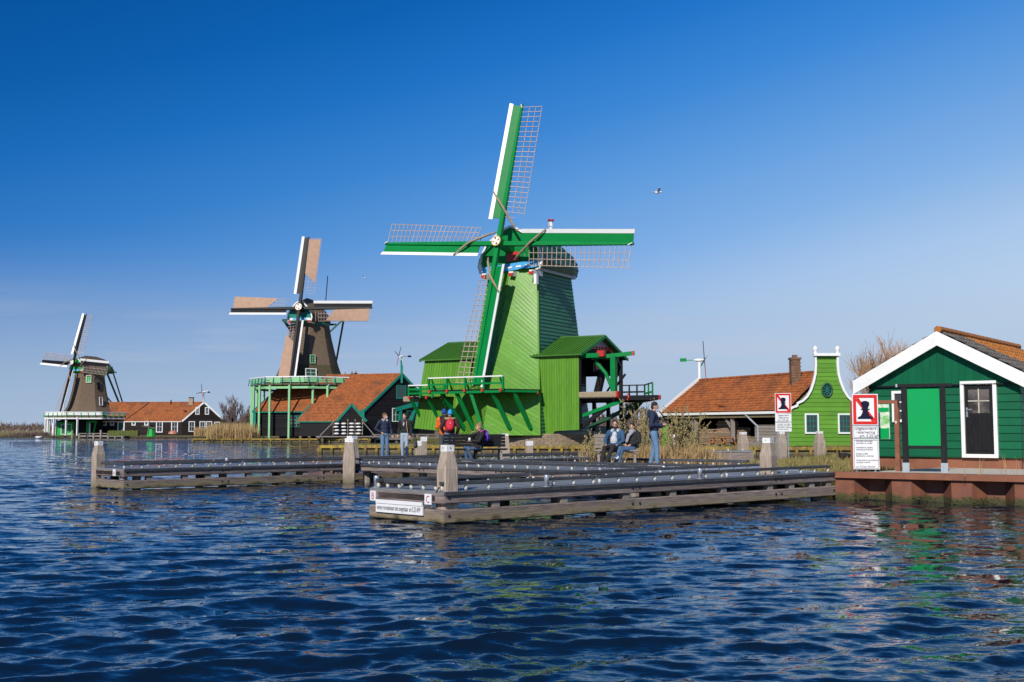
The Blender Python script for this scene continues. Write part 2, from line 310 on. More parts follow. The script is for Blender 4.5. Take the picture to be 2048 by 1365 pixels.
# ---------------------------------------------------------------- shared builders
def clip(poly, a, b, c):                       # keep a*x+b*y <= c
    out = []; n = len(poly)
    for i in range(n):
        p, q = poly[i], poly[(i+1) % n]; dp, dq = a*p[0]+b*p[1]-c, a*q[0]+b*q[1]-c
        if dp <= 0: out.append(p)
        if (dp < 0 < dq) or (dq < 0 < dp):
            t = dp/(dp-dq); out.append((p[0]+(q[0]-p[0])*t, p[1]+(q[1]-p[1])*t))
    return out
def clad(parent, bl, br, tr, tl, W, H, mat, back, pitch=.25, ang=0.0, t=.035, gap=.012, poly=None, name='board', joined=False, backname='wall', sink=0.0):
    """Weatherboards on a four-cornered face: each board is a part, lapped so that its lower edge stands proud."""
    bl, br, tr, tl = map(Vector, (bl, br, tr, tl))
    def S(x, y):
        u, v = x/W, y/H
        return bl*(1-u)*(1-v)+br*u*(1-v)+tr*u*v+tl*(1-u)*v
    N = ((br-bl)+(tr-tl)).cross((tl-bl)+(tr-br)).normalized()
    poly = poly or [(0,0),(W,0),(W,H),(0,H)]
    if back is not None:
        m = MB(); m.prism([S(*p)-N*sink for p in poly], -N*.06); m.build(backname, back, parent)
    ca, sa = math.cos(ang), math.sin(ang)
    ys = [-sa*x+ca*y for x, y in poly]; k0, k1 = math.floor(min(ys)/pitch), math.ceil(max(ys)/pitch)
    J = MB()
    for k in range(k0, k1):
        lo, hi = k*pitch, (k+1)*pitch-gap
        q = clip(clip(poly, -sa, ca, hi), sa, -ca, -lo)
        if len(q) < 3: continue
        ar = abs(sum(q[i][0]*q[(i+1)%len(q)][1]-q[(i+1)%len(q)][0]*q[i][1] for i in range(len(q))))/2
        if ar < pitch*.05: continue
        fr = []; bk = []
        for x, y in q:
            f = (-sa*x+ca*y-lo)/pitch; p = S(x, y); fr.append(p+N*(.006+t*(1-f))); bk.append(p+N*.001)
        n = len(q); m = J if joined else MB()
        m.add(fr+bk, [tuple(range(n))]+[(i, n+i, n+(i+1)%n, (i+1)%n) for i in range(n)])
        if not joined: m.build(name, mat, parent)
    if joined: J.build(name, mat, parent, kind='stuff')
def tile_field(parent, e0, e1, r0, r1, mat, ncol, nrow, wave=.035, step=.035, name='tile_field', sag=0.0):
    """Pantiles of one roof slope, joined: rows lap, columns wave. e0-e1 is the eave, r0-r1 the ridge."""
    e0, e1, r0, r1 = map(Vector, (e0, e1, r0, r1)); N = (e1-e0).cross(r0-e0).normalized()
    if N.z < 0: N = -N
    cs = ncol*4; vv = []; rows = []
    for j in range(nrow): rows += [(j/nrow, 1.0), ((j+.97)/nrow, 0.0)]
    for v, up in rows:
        jr = random.Random(int(v*nrow+.01)*13+5).uniform(-.006, .006)
        for i in range(cs+1):
            u = i/cs; ph = 2*math.pi*i/4
            h = wave*(.5+.5*math.sin(ph))+step*up+jr-sag*math.sin(math.pi*u)*math.sin(math.pi*v)+.012*math.sin(u*17+v*5)
            vv.append(e0*(1-u)*(1-v)+e1*u*(1-v)+r1*u*v+r0*(1-u)*v+N*(h+.02))
    w = cs+1
    ff = [(j*w+i, j*w+i+1, (j+1)*w+i+1, (j+1)*w+i) for j in range(len(rows)-1) for i in range(cs)]
    return MB().add(vv, ff).build(name, mat, parent, kind='stuff')
def window(parent, O, U, Vv, w, h, fmat, nx=2, ny=2, fw=.09, dep=.06, pane=None, bmat=None, name='window'):
    """O is the lower left corner of the frame, U and Vv unit vectors; outward is U x Vv."""
    O, U, Vv = Vector(O), Vector(U), Vector(Vv); N = U.cross(Vv)
    def bx(m, x0, y0, x1, y1, d0, d1): m.prism([O+U*x0+Vv*y0+N*d0, O+U*x1+Vv*y0+N*d0, O+U*x1+Vv*y1+N*d0, O+U*x0+Vv*y1+N*d0], N*(d1-d0))
    f = MB(); bx(f, 0, 0, fw, h, 0, dep); bx(f, w-fw, 0, w, h, 0, dep); bx(f, fw, 0, w-fw, fw, 0, dep); bx(f, fw, h-fw, w-fw, h, 0, dep)
    fo = f.build(name, fmat, parent)
    p = MB(); bx(p, fw, fw, w-fw, h-fw, .004, .014); p.build('pane', pane or M['glass'], fo)
    b = MB(); t = .035
    for i in range(1, nx): x = fw+(w-2*fw)*i/nx; bx(b, x-t/2, fw, x+t/2, h-fw, .014, .034)
    for i in range(1, ny): y = fw+(h-2*fw)*i/ny; bx(b, fw, y-t/2, w-fw, y+t/2, .014, .036)
    if nx*ny > 1: b.build('glazing_bar', bmat or fmat, fo)
    return fo
def text(parent, body, size, O, U, Vv, mat, align='LEFT', name='lettering', sx=1.0):
    c = bpy.data.curves.new('lettering', 'FONT'); c.body = body; c.size = size; c.align_x = align; c.resolution_u = 2
    o = bpy.data.objects.new('lettering_source', c); COL.objects.link(o)
    dg = bpy.context.evaluated_depsgraph_get(); me = bpy.data.meshes.new_from_object(o.evaluated_get(dg)); bpy.data.objects.remove(o)
    O, U, Vv = Vector(O), Vector(U), Vector(Vv); N = U.cross(Vv)
    for v in me.vertices: v.co = O+U*(v.co.x*sx)+Vv*v.co.y+N*.004
    me.materials.clear(); return link(name, me, mat, parent)
def blob(shapes, vox=.02, smooth=3):
    """One continuous skin over tapered limbs and ellipsoids."""
    m = MB()
    for s in shapes:
        if s[0] == 't':
            pts = [Vector(p) for p in s[1]]; rr = s[2]; fl = s[3] if len(s) > 3 else 1.0
            m.tube(pts, rr, 12, True, fl)
            if fl == 1.0:
                for p, r in zip(pts, rr): m.ell(p, (r, r, r), 10, 8)
        else: m.ell(s[1], s[2], 12, 10, s[3] if len(s) > 3 else None)
    me = m.mesh('blob'); o = bpy.data.objects.new('blob_source', me); COL.objects.link(o)
    r = o.modifiers.new('r', 'REMESH'); r.mode = 'VOXEL'; r.voxel_size = vox; r.use_smooth_shade = True
    k = o.modifiers.new('s', 'SMOOTH'); k.iterations = smooth; k.factor = .5
    dg = bpy.context.evaluated_depsgraph_get(); out = bpy.data.meshes.new_from_object(o.evaluated_get(dg))
    bpy.data.objects.remove(o); out.materials.clear(); return out

# ---------------------------------------------------------------- water: real waves near, calmer mesh far
def make_water():
    ys = [3.2]
    while ys[-1] < 2600: ys.append(ys[-1]*(1+(.0048 if ys[-1] < 60 else .009 if ys[-1] < 240 else .06)))
    ys = np.array(ys); nu = 620
    uu = np.linspace(-.72, .72, nu); uu = np.concatenate(([-3, -1.6, -1], uu, [1, 1.6, 3])); nu = len(uu)
    Y, U = np.meshgrid(ys, uu, indexing='ij'); X = U*Y
    rng = np.random.default_rng(11); N = 96
    lam = np.exp(np.linspace(math.log(.13), math.log(2.4), N)); th = R(-72)+rng.normal(size=N)*np.where(lam > .38, R(21), R(38)); ph = rng.uniform(0, 2*math.pi, N)
    lost = np.zeros_like(X); Z = np.zeros_like(X); DX = np.zeros_like(X); DY = np.zeros_like(X)
    cell = .0055*Y
    slope = .0235*np.interp(np.log(lam), np.log([.13, .25, .5, .9, 1.5, 2.4]), [1.35, 1.45, 1.1, .65, .4, .2])
    for i in range(N):
        k = 2*math.pi/lam[i]; a = slope[i]/k
        fade = np.clip((lam[i]/cell-2.5)/2.5, 0, 1)
        lost += .5*slope[i]**2*(1-fade**2)
        arg = k*(X*math.cos(th[i])+Y*math.sin(th[i]))+ph[i]
        s_, c_ = np.sin(arg), np.cos(arg)
        Z += a*fade*s_; DX += .9*a*fade*c_*math.cos(th[i]); DY += .9*a*fade*c_*math.sin(th[i])
    gust = .85+.38*np.sin(X*.23+Y*.11+1.3)*np.sin(Y*.19-X*.07)+.1*np.sin(X*.9-Y*.5)
    Z *= gust
    co = np.stack([X+DX, Y+DY, Z], -1).reshape(-1, 3)
    ny = len(ys); idx = np.arange(ny*nu).reshape(ny, nu)
    q = np.stack([idx[:-1,:-1], idx[:-1,1:], idx[1:,1:], idx[1:,:-1]], -1).reshape(-1, 4)
    me = bpy.data.meshes.new('water'); me.vertices.add(len(co)); me.vertices.foreach_set('co', co.astype(np.float32).ravel())
    me.loops.add(q.size); me.loops.foreach_set('vertex_index', q.ravel().astype(np.int32))
    me.polygons.add(len(q)); me.polygons.foreach_set('loop_start', np.arange(0, q.size, 4, dtype=np.int32)); me.polygons.foreach_set('loop_total', np.full(len(q), 4, dtype=np.int32))
    me.polygons.foreach_set('use_smooth', np.ones(len(q), dtype=bool)); me.update(calc_edges=True)
    ca_ = me.attributes.new('chop', 'FLOAT_VECTOR', 'POINT'); ch_ = np.sqrt(lost).ravel(); ca_.data.foreach_set('vector', np.repeat(ch_, 3).astype(np.float32))
    m = bpy.data.materials.new('river_water'); m.use_nodes = True; n, l = m.node_tree.nodes, m.node_tree.links; b = n['Principled BSDF']
    b.inputs['Base Color'].default_value = (.003, .010, .023, 1); b.inputs['Roughness'].default_value = .015; b.inputs['IOR'].default_value = 1.333
    # the wavelets too small for the mesh tilt the normal directly; 'chop' is the slope the mesh had to leave out
    ge = n.new('ShaderNodeNewGeometry'); at_ = n.new('ShaderNodeAttribute'); at_.attribute_name = 'chop'; nrm = ge.outputs['Normal']
    def vm(op, p, q):
        x = n.new('ShaderNodeVectorMath'); x.operation = op
        for i, w in enumerate((p, q)):
            if isinstance(w, tuple): x.inputs[i].default_value = w
            elif w is not None: l.new(w, x.inputs[i])
        return x.outputs[0]
    for sc, st, k, use in ((1.7, (1, 2.2, 1), 6.5, True), (11.0, (1, 2.4, 1), .36, False)):
        mp3 = n.new('ShaderNodeMapping'); mp3.inputs['Scale'].default_value = st; mp3.inputs['Rotation'].default_value = (0, 0, R(-17)); l.new(ge.outputs['Position'], mp3.inputs[0])
        no = n.new('ShaderNodeTexNoise'); no.inputs['Scale'].default_value = sc; no.inputs['Detail'].default_value = 2 if not use else 4; no.inputs['Distortion'].default_value = .3; l.new(mp3.outputs[0], no.inputs['Vector'])
        d_ = vm('MULTIPLY', vm('SUBTRACT', no.outputs['Color'], (.5, .5, .5)), (k*.55, k, 0))
        if use: d_ = vm('MULTIPLY', d_, at_.outputs['Vector'])
        nrm = vm('ADD', nrm, d_)
    l.new(vm('NORMALIZE', nrm, None), b.inputs['Normal'])
    structure(link('water', me, m), 'dark blue choppy river water')
make_water()

# ---------------------------------------------------------------- land
def land(name, pts, z, mat, z0=-1.2):
    bm = bmesh.new(); vs_ = [bm.verts.new((p[0], p[1], z)) for p in pts]; f = bm.faces.new(vs_)
    if f.normal.z < 0: f.normal_flip()
    r = bmesh.ops.extrude_face_region(bm, geom=[f]); bmesh.ops.translate(bm, vec=(0, 0, z0-z), verts=[v for v in r['geom'] if isinstance(v, bmesh.types.BMVert)])
    bmesh.ops.triangulate(bm, faces=bm.faces[:]); bmesh.ops.recalc_face_normals(bm, faces=bm.faces[:])
    me = bpy.data.meshes.new(name); bm.to_mesh(me); bm.free(); return structure(link(name, me, mat))
QZ = .63
C0, RR = G(889, 984.7, .55), G(1672, 944.9, QZ); BB = G(739, 975.6, .55); QR = G(2048, 953, QZ)
qdir = Vector((QR.x-RR.x, QR.y-RR.y, 0)).normalized(); qin = Vector((-qdir.y, qdir.x, 0))   # along the quay, and inland
def quay(t, d=0, z=0): return Vector((RR.x, RR.y, 0))+qdir*t+qin*d+Vector((0, 0, z))
land('far_meadow_ground', [(-3000, 227.5), (-43, 227.5), (-40.5, 144.2), (-18.3, 143.4), (-18.3, 147.6), (-3, 150.5), (-3, 110), (3, 97), (30, 88), (60, 84), (3000, 84), (3000, 8000), (-3000, 8000)], .42, M['field'])
land('mill_bank_ground', [(-12.8, 75.9), (4, 73.4), (8.5, 69.6), (20, 67.5), (60, 60), (64, 84), (34, 88.2), (8, 96), (-3, 93), (-12.8, 90)], .5, M['soil'])
SHORE = [tuple(quay(.02, .5))[:2], (6.95, 33.4), (7.3, 36.2), (8.9, 37.6), (10.8, 41.5), (13.5, 46), (20, 47), (40, 42), (90, 20), tuple(quay(60, .5))[:2]]
land('shore_ground', SHORE, .52, M['soil'])
land('reed_bank_ground', [(6.95, 33.3), (4.6, 34.4), (1.6, 36.6), (2.0, 39.5), (4.2, 39.2), (7.1, 36.3)], .46, M['soil'])
land('mid_bank_ground', [(-40.5, 143.9), (-18.2, 143.1), (-18.2, 147.2), (-3.2, 150.3), (-3.2, 175), (-40.5, 175)], .46, M['soil'])
land('left_bank_ground', [(-130, 227.0), (-43.2, 227.0), (-43.2, 250), (-130, 250)], .46, M['soil'])
pv = MB(); pv.prism([quay(.45, .4, .524), quay(30, .4, .524), quay(30, 4.6, .524), quay(1.2, 4.6, .524)], (0, 0, .106)); structure(pv.build('quay_pavement', M['paving']))

# ---------------------------------------------------------------- rust-red sheet pile quay
t = thing('sheet_pile_quay', 'rust red steel sheet pile quay wall in front of the green hut', 'quay wall', (RR.x, RR.y, 0), math.atan2(qdir.y, qdir.x))
m = MB(); m.box((15, .17, QZ-.055), (30.1, .5, .13)); m.build('cap_beam', M['rustcap'], t)
prof = [(0, 0), (.43, 0), (.66, .36), (1.02, .36), (1.26, 0)]
proto = MB(); th_ = .012
for (a0, b0), (a1, b1) in zip(prof[:-1], prof[1:]):
    proto.prism([(a0, b0, -.8), (a1, b1, -.8), (a1, b1, QZ-.12), (a0, b0, QZ-.12)], (0, th_+.02, 0))
pm = proto.mesh('sheet_pile')
for k in range(20):
    o = link('sheet_pile', pm, M['rust'], t); o.location = (k*1.27-.02, .0, 0)
# algae crust hanging on the wall at the water line
rn = random.Random(3); m = MB()
for k in range(1500):
    x = rn.uniform(-.1, 14); f = (x % 1.27); d = 0 if f < .43 else min(.36, (f-.43)*1.55) if f < .66 else .36 if f < 1.02 else max(0, .36-(f-1.02)*1.5)
    z = abs(rn.gauss(0, .055))+(.07 if .5 < f < 1.1 else 0)*rn.random(); r = rn.uniform(.006, .02); m.ell((x, d-.004, z), (r*1.6, r*.6, r), 5, 3)
m.build('algae_fringe', mat('algae', (.035, .04, .010), (.07, .06, .018), nscale=6, rough=.9), t, kind='stuff')

# ---------------------------------------------------------------- piers
def post_mesh(m, h, w, base=-1.0, shoulder=.55, top=.62, rz=0.0, cap=.1):
    sh = h*shoulder
    def ring(z, s): return [(s*a/2*math.cos(rz)-s*b/2*math.sin(rz), s*a/2*math.sin(rz)+s*b/2*math.cos(rz), z) for a, b in ((-1,-.9),(-.9,-1),(.9,-1),(1,-.9),(1,.9),(.9,1),(-.9,1),(-1,.9))]
    zs = [(base, w), (sh, w), (h-cap, w*top)]; vv = [p for z, s in zs for p in ring(z, s)]
    m.add(vv, [(i*8+k, i*8+(k+1)%8, (i+1)*8+(k+1)%8, (i+1)*8+k) for i in range(2) for k in range(8)]+[tuple(range(16, 24))])
    s = w*top+.012; c = MB(); vv = ring(h-cap-.015, s)+ring(h, s); c.add(vv, [(k, (k+1)%8, 8+(k+1)%8, 8+k) for k in range(8)]+[tuple(range(8, 16))]); return c
def mooring_post(loc, h, w, label, rz=R(40), base=-1.2, shoulder=.55, hook=False, tilt=0.0, top=.62, cap=.1, group='timber mooring posts with white caps', name='mooring_post'):
    t = thing(name, label, 'mooring post', loc, rz, group); t.rotation_euler = (0, tilt, rz)
    m = MB(); c = post_mesh(m, h, w, base, shoulder, top, 0, cap); m.build('shaft', M['post'], t); co = c.build('cap', M['whitecap'], t)
    b = MB()
    for sx, sy in ((-1, 0), (0, -1), (1, 0)): b.ell((sx*(w*top+.02)/2, sy*(w*top+.02)/2, h-cap*.5), (.012, .012, .012), 6, 4)
    b.build('cap_bolt', M['bolt'], co)
    if hook: hk = MB(); hk.tube([(-w*.5, 0, h*.45), (-w*.5-.05, -.02, h*.46), (-w*.5-.1, -.02, h*.40)], .012, 6); hk.build('mooring_hook', M['bolt'], t)
    return t
def bolt_head(t, p, n): m = MB(); m.tube([p, p+n*.012], .026, 8); m.build('bolt', M['bolt'], t)
def pier(name, label, a, b, depth_vec, joints, zt=None, board=.145, rail_in=.16, back_rail=True, joined_boards=False, kerb=True, end_beams=True, low=True, rail_gaps=(), stud_step=.48, board_limit=None, rails=(0, 1)):
    """A jetty: a and b are the ends of its front edge at deck level, depth_vec leads to its back edge."""
    a, b, dv = Vector(a), Vector(b), Vector(depth_vec); t = thing(name, label, 'jetty', (a.x, a.y, 0))
    A = Vector((0, 0, a.z)); B = b-a; B.z = b.z; L = (B-A).length; d = (B-A)/L
    nf = Vector((d.y, -d.x, 0)).normalized()   # outward, to the front
    up = Vector((0, 0, 1)); W = dv.length; dvn = dv.normalized()
    for x0, x1 in zip(joints[:-1], joints[1:]):
        p0, p1 = A+d*(L*x0+.006), A+d*(L*x1-.006)
        for z0, z1, mt in ((.205, .0, 'beam'), (.53, .285, 'beamlow')) if low else ((.205, .0, 'beam'),):
            zc, hh = -(z0+z1)/2, z0-z1
            m = MB(); m.bar(p0-nf*.1+up*(zc-.012), p1-nf*.1+up*(zc-.012), .2, hh-.02, ch=.018); m.build('fender_beam', M[mt], t)
            for s, p in ((.09, p0), (-.09, p1)): bolt_head(t, p+d*s+up*zc, nf)
        for q in (x0+.25*(x1-x0), x0+.6*(x1-x0), x1-.02):
            if low: m = MB(); m.box(A+d*(L*q)-nf*.11+up*(-.245), (.16, .14, .12), math.atan2(d.y, d.x)); m.build('spacer_block', M['wood'], t)
    # piles below the deck and the dark frame behind the beams
    for q in np.arange(.02, 1.0, 2.6/L):
        for w_ in (.32, W-.32):
            m = MB(); p = A+d*(L*float(q))+dvn*w_; m.tube([(p.x, p.y, -1.3), (p.x, p.y, p.z-.12)], .12, 8); m.build('pile', M['wood'], t)
    m = MB(); m.prism([A+dvn*.25-up*.07, B+dvn*.25-up*.07, B+dvn*(W-.25)-up*.07, A+dvn*(W-.25)-up*.07], -up*.1); m.build('deck_frame', M['dark'], t)
    nb = int(L/board); J = MB(); pr = None
    for k in range(nb):
        p = A+(B-A)*((k+.5)/nb)
        if joined_boards or (board_limit and k >= board_limit): J.bar(p-up*.022, p+dv-up*.022, board-.008, .044)
        else: m = MB(); m.bar(p-up*.022, p+dv-up*.022, board-.008, .044); m.build('deck_board', M['deck'], t)
    if J.v: J.build('deck_boards', M['deck'], t, kind='stuff')
    for k in range(int(L/.32)):                # dark rubber blocks along the front edge
        e_ = int(L/.32); p0, p1 = A+(B-A)*(k/e_), A+(B-A)*((k+.96)/e_); m = MB(); m.bar(p0-up*.03+nf*.012, p1-up*.03+nf*.012, .05, .062); m.build('edge_block', M['rail'], t)
    if kerb:
        for e in rails:
            off = dvn*(rail_in if e == 0 else W-rail_in); S_ = MB()
            sp = [0.0]+list(rail_gaps)+[1.0] if e == 0 else [0.0, 1.0]
            nr = max(1, int(L/3.2))
            for k in range(nr):
                p0, p1 = A+(B-A)*(k/nr)+off+d*.05, A+(B-A)*((k+1)/nr)+off-d*.05
                m = MB(); m.bar(p0+up*.132, p1+up*.132, .10, .062, ch=.012); m.build('kerb_rail', M['rail'], t)
                ll = (p1-p0).length; ns = max(2, round(ll/stud_step))
                for i in range(ns+1):
                    q = p0+(p1-p0)*((i+.06)/(ns+.12)); m = MB(); m.ell(q+up*.048, (.035, .035, .048), 8, 5); m.build('spacer_stud', M['stud'], t)
    return t
near_dir = (RR-C0).normalized(); near_dv = Vector((BB.x-C0.x, BB.y-C0.y, 0))
def jx(x): # fraction along the near pier's front edge of the photograph's joint
    a, b = C0, RR; r = ray(x, 0); k = r.x/ray(x, 960).y
    den = (b.x-a.x)-k*(b.y-a.y); return (k*a.y-a.x)/den
np_t = pier('jetty', 'nearest grey timber jetty with a white notice on its end', C0, RR, near_dv, [0.0, jx(1272), jx(1557), 1.0], board=.15)
# the end face of the near pier, its notice and plates
t = np_t
A, Bp = Vector((0, 0, .55)), Vector((near_dv.x, near_dv.y, .55)); ed = (A-Bp).normalized(); en = Vector((ed.y, -ed.x, 0)).normalized()
Le = (A-Bp).length
for z0, z1, mt in ((.205, .0, 'beam'), (.53, .285, 'beamlow')):
    m = MB(); zc = -(z0+z1)/2-.012; m.bar(Bp-en*.1+Vector((0, 0, zc)), A-en*.1-ed*.02+Vector((0, 0, zc)), .2, z0-z1-.02, ch=.018); m.build('fender_beam', M[mt], t)
m = MB(); m.bar(Bp+ed*.12-en*.14+Vector((0, 0, -.245)), Bp+ed*.3-en*.14+Vector((0, 0, -.245)), .12, .1); m.build('spacer_block', M['wood'], t)
m = MB(); m.bar(Bp-en*.16+ed*.3+Vector((0, 0, .13)), A-en*.16-ed*.35+Vector((0, 0, .13)), .12, .075, ch=.012); m.build('kerb_rail', M['rail'], t)
for i in range(5):
    q = Bp-en*.16+ed*(.34+i*(Le-.75)/4); m = MB(); m.ell(q+Vector((0, 0, .048)), (.035, .035, .048), 8, 5); m.build('spacer_stud', M['stud'], t)
def face_board(t, name, label, cat, p0, p1, z0, z1, en, mt, thick=.02, group=None):
    s = thing(name, label, cat, t.location+Vector((p0.x, p0.y, 0)), math.atan2((p1-p0).y, (p1-p0).x), group); w = Vector(((p1-p0).x, (p1-p0).y, 0)).length
    m = MB(); m.box((w/2, -thick/2, (z0+z1)/2), (w, thick, z1-z0)); m.build('plate', M[mt], s); return s, w
U_, Z_ = Vector((1, 0, 0)), Vector((0, 0, 1))
s, w = face_board(t, 'notice_board', 'long white mooring notice on the end of the nearest jetty', 'notice', Bp+ed*(Le*.115)+en*.012, Bp+ed*(Le*.745)+en*.012, .13, .285, en, 'signwhite', .025)
m = MB(); m.box((w/2, -.022, .322), (w-.02, .03, .066)); m.build('upper_strip', M['signwhite'], s)
text(s, 'meren recreatievaart niet toegestaan  art 5.25 APV', .125, (.04, -.026, .178), U_, Z_, M['letter2'], sx=(w-.08)/2.62)
s, w = face_board(t, 'letter_plate', 'white plate with a red letter B on the jetty corner', 'plate', Bp+ed*(Le*.03)+en*.012, Bp+ed*(Le*.105)+en*.012, .325, .50, en, 'signwhite', .018, 'red letter plates on the jetties')
text(s, 'B', .18, (w/2, -.019, .35), U_, Z_, M['letred'], 'CENTER', sx=.8)
s, w = face_board(t, 'letter_plate', 'white plate with a red letter C beside the corner post', 'plate', Bp+ed*(Le*.765)+en*.012, Bp+ed*(Le*.85)+en*.012, .325, .505, en, 'signwhite', .018, 'red letter plates on the jetties')
text(s, 'C', .18, (w/2, -.019, .352), U_, Z_, M['letred'], 'CENTER', sx=.8)
def bollard(p, label):
    t = thing('steel_bollard', label, 'bollard', p, 0, 'small steel bollards on the jetties'); m = MB(); m.lathe([(.05, 0), (.05, .2), (.044, .215)], 12); m.build('tube', M['steel'], t, True)
    m = MB(); m.lathe([(.075, 0), (.075, .012)], 12); m.build('foot_plate', M['steel'], t)
for q, l_ in ((jx(1097), 'small steel bollard on the nearest jetty, left one on its long edge'), (jx(1404), 'small steel bollard on the nearest jetty, right one on its long edge')):
    bollard(C0+(RR-C0)*q+near_dv.normalized()*.05, l_)
bollard(BB+Vector((.12, .05, 0)), 'small steel bollard on the nearest jetty above letter B')
# left finger jetty and the walkway that joins them
L0, L1 = G(248, 939, .55), G(685, 928, .55); Ld = (L1-L0).normalized(); Lw = Vector((-Ld.y, Ld.x, 0))*2.0
L2 = L0+Ld*25.5
lp_t = pier('jetty', 'long grey timber jetty reaching out to the far left post', L0, L2, Lw, [0, .118, .245, .29, .43, .56, .70, .85, 1], board=.15, board_limit=120)
t = lp_t; A, Bp = Vector((0, 0, .55)), Vector((Lw.x, Lw.y, .55)); ed = (A-Bp).normalized(); en = Vector((ed.y, -ed.x, 0)).normalized(); Le = 2.0
for z0, z1, mt in ((.205, .0, 'beam'), (.53, .285, 'beamlow')):
    m = MB(); zc = -(z0+z1)/2-.012; m.bar(Bp-en*.1+Vector((0, 0, zc)), A-en*.1-ed*.02+Vector((0, 0, zc)), .2, z0-z1-.02, ch=.018); m.build('fender_beam', M[mt], t)
for q in (.2, .8): m = MB(); m.bar(Bp+ed*(Le*q)-en*.14+Vector((0, 0, -.245)), Bp+ed*(Le*q+.2)-en*.14+Vector((0, 0, -.245)), .12, .1); m.build('spacer_block', M['wood'], t)
m = MB(); m.tube([Bp+ed*.7+en*.03+Vector((0, 0, -.28)), Bp+ed*.7+en*.03+Vector((0, 0, -.22)), Bp+ed*1.1+en*.03+Vector((0, 0, -.22)), Bp+ed*1.1+en*.03+Vector((0, 0, -.28))], .018, 6); m.build('ladder_rung', M['steel'], t)
m = MB(); m.bar(Bp-en*.16+ed*.3+Vector((0, 0, .13)), A-en*.16-ed*.3+Vector((0, 0, .13)), .12, .075, ch=.012); m.build('kerb_rail', M['rail'], t)
s, w = face_board(t, 'letter_plate', 'small white plate with red marks on the far left jetty end', 'plate', Bp+ed*1.38+en*.012, Bp+ed*1.54+en*.012, .36, .54, en, 'signwhite', .018, 'red letter plates on the jetties')
text(s, 'A', .16, (w/2, -.019, .385), U_, Z_, M['letred'], 'CENTER', sx=.7)
bollard(G(460, 931, .55)+Lw*.1, 'small steel bollard on the long left jetty')
W0, W1 = G(708.6, 928.6, .55), G(1318, 947, .58)
wd = (W1-W0).normalized(); wv = Vector((-wd.y, wd.x, 0))*2.2
wk_t = pier('walkway', 'middle timber walkway joining the two jetties', W0, W1, wv, [0, .27, .54, .8, 1], board=.15, low=False)
# grey landing where the jetties meet the shore
m = MB(); e0 = C0+(RR-C0)*.74+near_dv*.9; m.prism([Vector((e0.x, e0.y, .50)), Vector((RR.x-.1, RR.y+.1, .555)), Vector((6.95, 33.1, .50)), Vector((4.6, 34.5, .50)), Vector((2.0, 36.4, .50)), Vector((-.6, 34.2, .49)), Vector((W1.x, W1.y+.3, .50))], (0, 0, .062))
structure(m.build('landing_deck', M['deckgrey']))
t = thing('kerb_barrier', 'dark low kerb rail on pale studs along the reed bank', 'kerb rail', (1.9, 36.2, .56)); pts = [(1.9, 36.2), (4.5, 34.2), (6.8, 32.6)]
for (x0, y0), (x1, y1) in zip(pts[:-1], pts[1:]):
    a_, b_ = Vector((x0-1.9, y0-36.2, 0)), Vector((x1-1.9, y1-36.2, 0)); m = MB(); m.bar(a_+Z_*.135, b_+Z_*.135, .12, .075, ch=.012); m.build('kerb_rail', M['rail'], t)
    for i in range(7): q = a_+(b_-a_)*((i+.3)/7); m = MB(); m.ell(q+Z_*.048, (.035, .035, .048), 8, 5); m.build('spacer_stud', M['stud'], t)
# mooring posts
mooring_post((C0.x+.03, C0.y+.30, 0), 1.34, .27, 'tallest looking weathered mooring post at the corner by letter C', rz=R(37), shoulder=.70, hook=True)
mooring_post(G(1537, 949, .61)*1.0-Vector((0, 0, .61)), 1.42, .29, 'weathered mooring post standing on the right end of the nearest jetty', rz=R(50), shoulder=.72, hook=True)
p = L0+Lw*.95+Ld*.12; mooring_post((p.x, p.y, 0), 1.28, .27, 'mooring post alone on the far left end of the long jetty', rz=R(48), shoulder=.72)
p = G(698, 966, 0); mooring_post((p.x, p.y, 0), 1.34, .36, 'weathered post standing in the water in front of the walkway', rz=R(5), shoulder=.55, top=.72)
p = at(704, 900, 36.6); mooring_post((p.x, p.y, 0), 1.40, .34, 'mooring post half hidden behind another at the walkway', rz=R(48), shoulder=.55, top=.72)
for x, yb, w, h, l_ in ((1487, 921, .45, 1.48, 'mooring post in the inlet in front of the stacked lumber'), (1563, 919, .45, 1.5, 'mooring post standing directly under the smaller prohibition sign'),
                        (1640, 918, .45, 1.52, 'mooring post in front of the apple green gable'), (1344, 917, .34, 1.42, 'mooring post among the catkin branches beside the standing man')):
    p = at(x, yb, 58.0 if x != 1344 else 44.0); mooring_post((p.x, p.y, 0), h, w, l_, rz=R(10+x % 7*3), shoulder=.62, top=.6)
p = at(1010, 900, 54); mooring_post((p.x, p.y, 0), 1.42, .42, 'mooring post in front of the brick base of the green mill', rz=R(12), top=.7, shoulder=.5)
for x, y, Y, l_ in ((836, 900, 56, 'short white topped pile left of the orange jacket, nearer of two'), (847.5, 895, 62, 'short white topped pile left of the orange jacket, farther of two'), (1059, 902, 58, 'short white topped pile before the brick mill base')):
    p = at(x, y, Y); hh = 1.6-(882-860 if x == 836 else 874-860 if x < 850 else 882-860)*Y/2250
    mooring_post((p.x, p.y, 0), hh, .30, l_, rz=R(20), shoulder=.5, top=1.0, cap=.23, group='short white topped piles', name='short_pile')

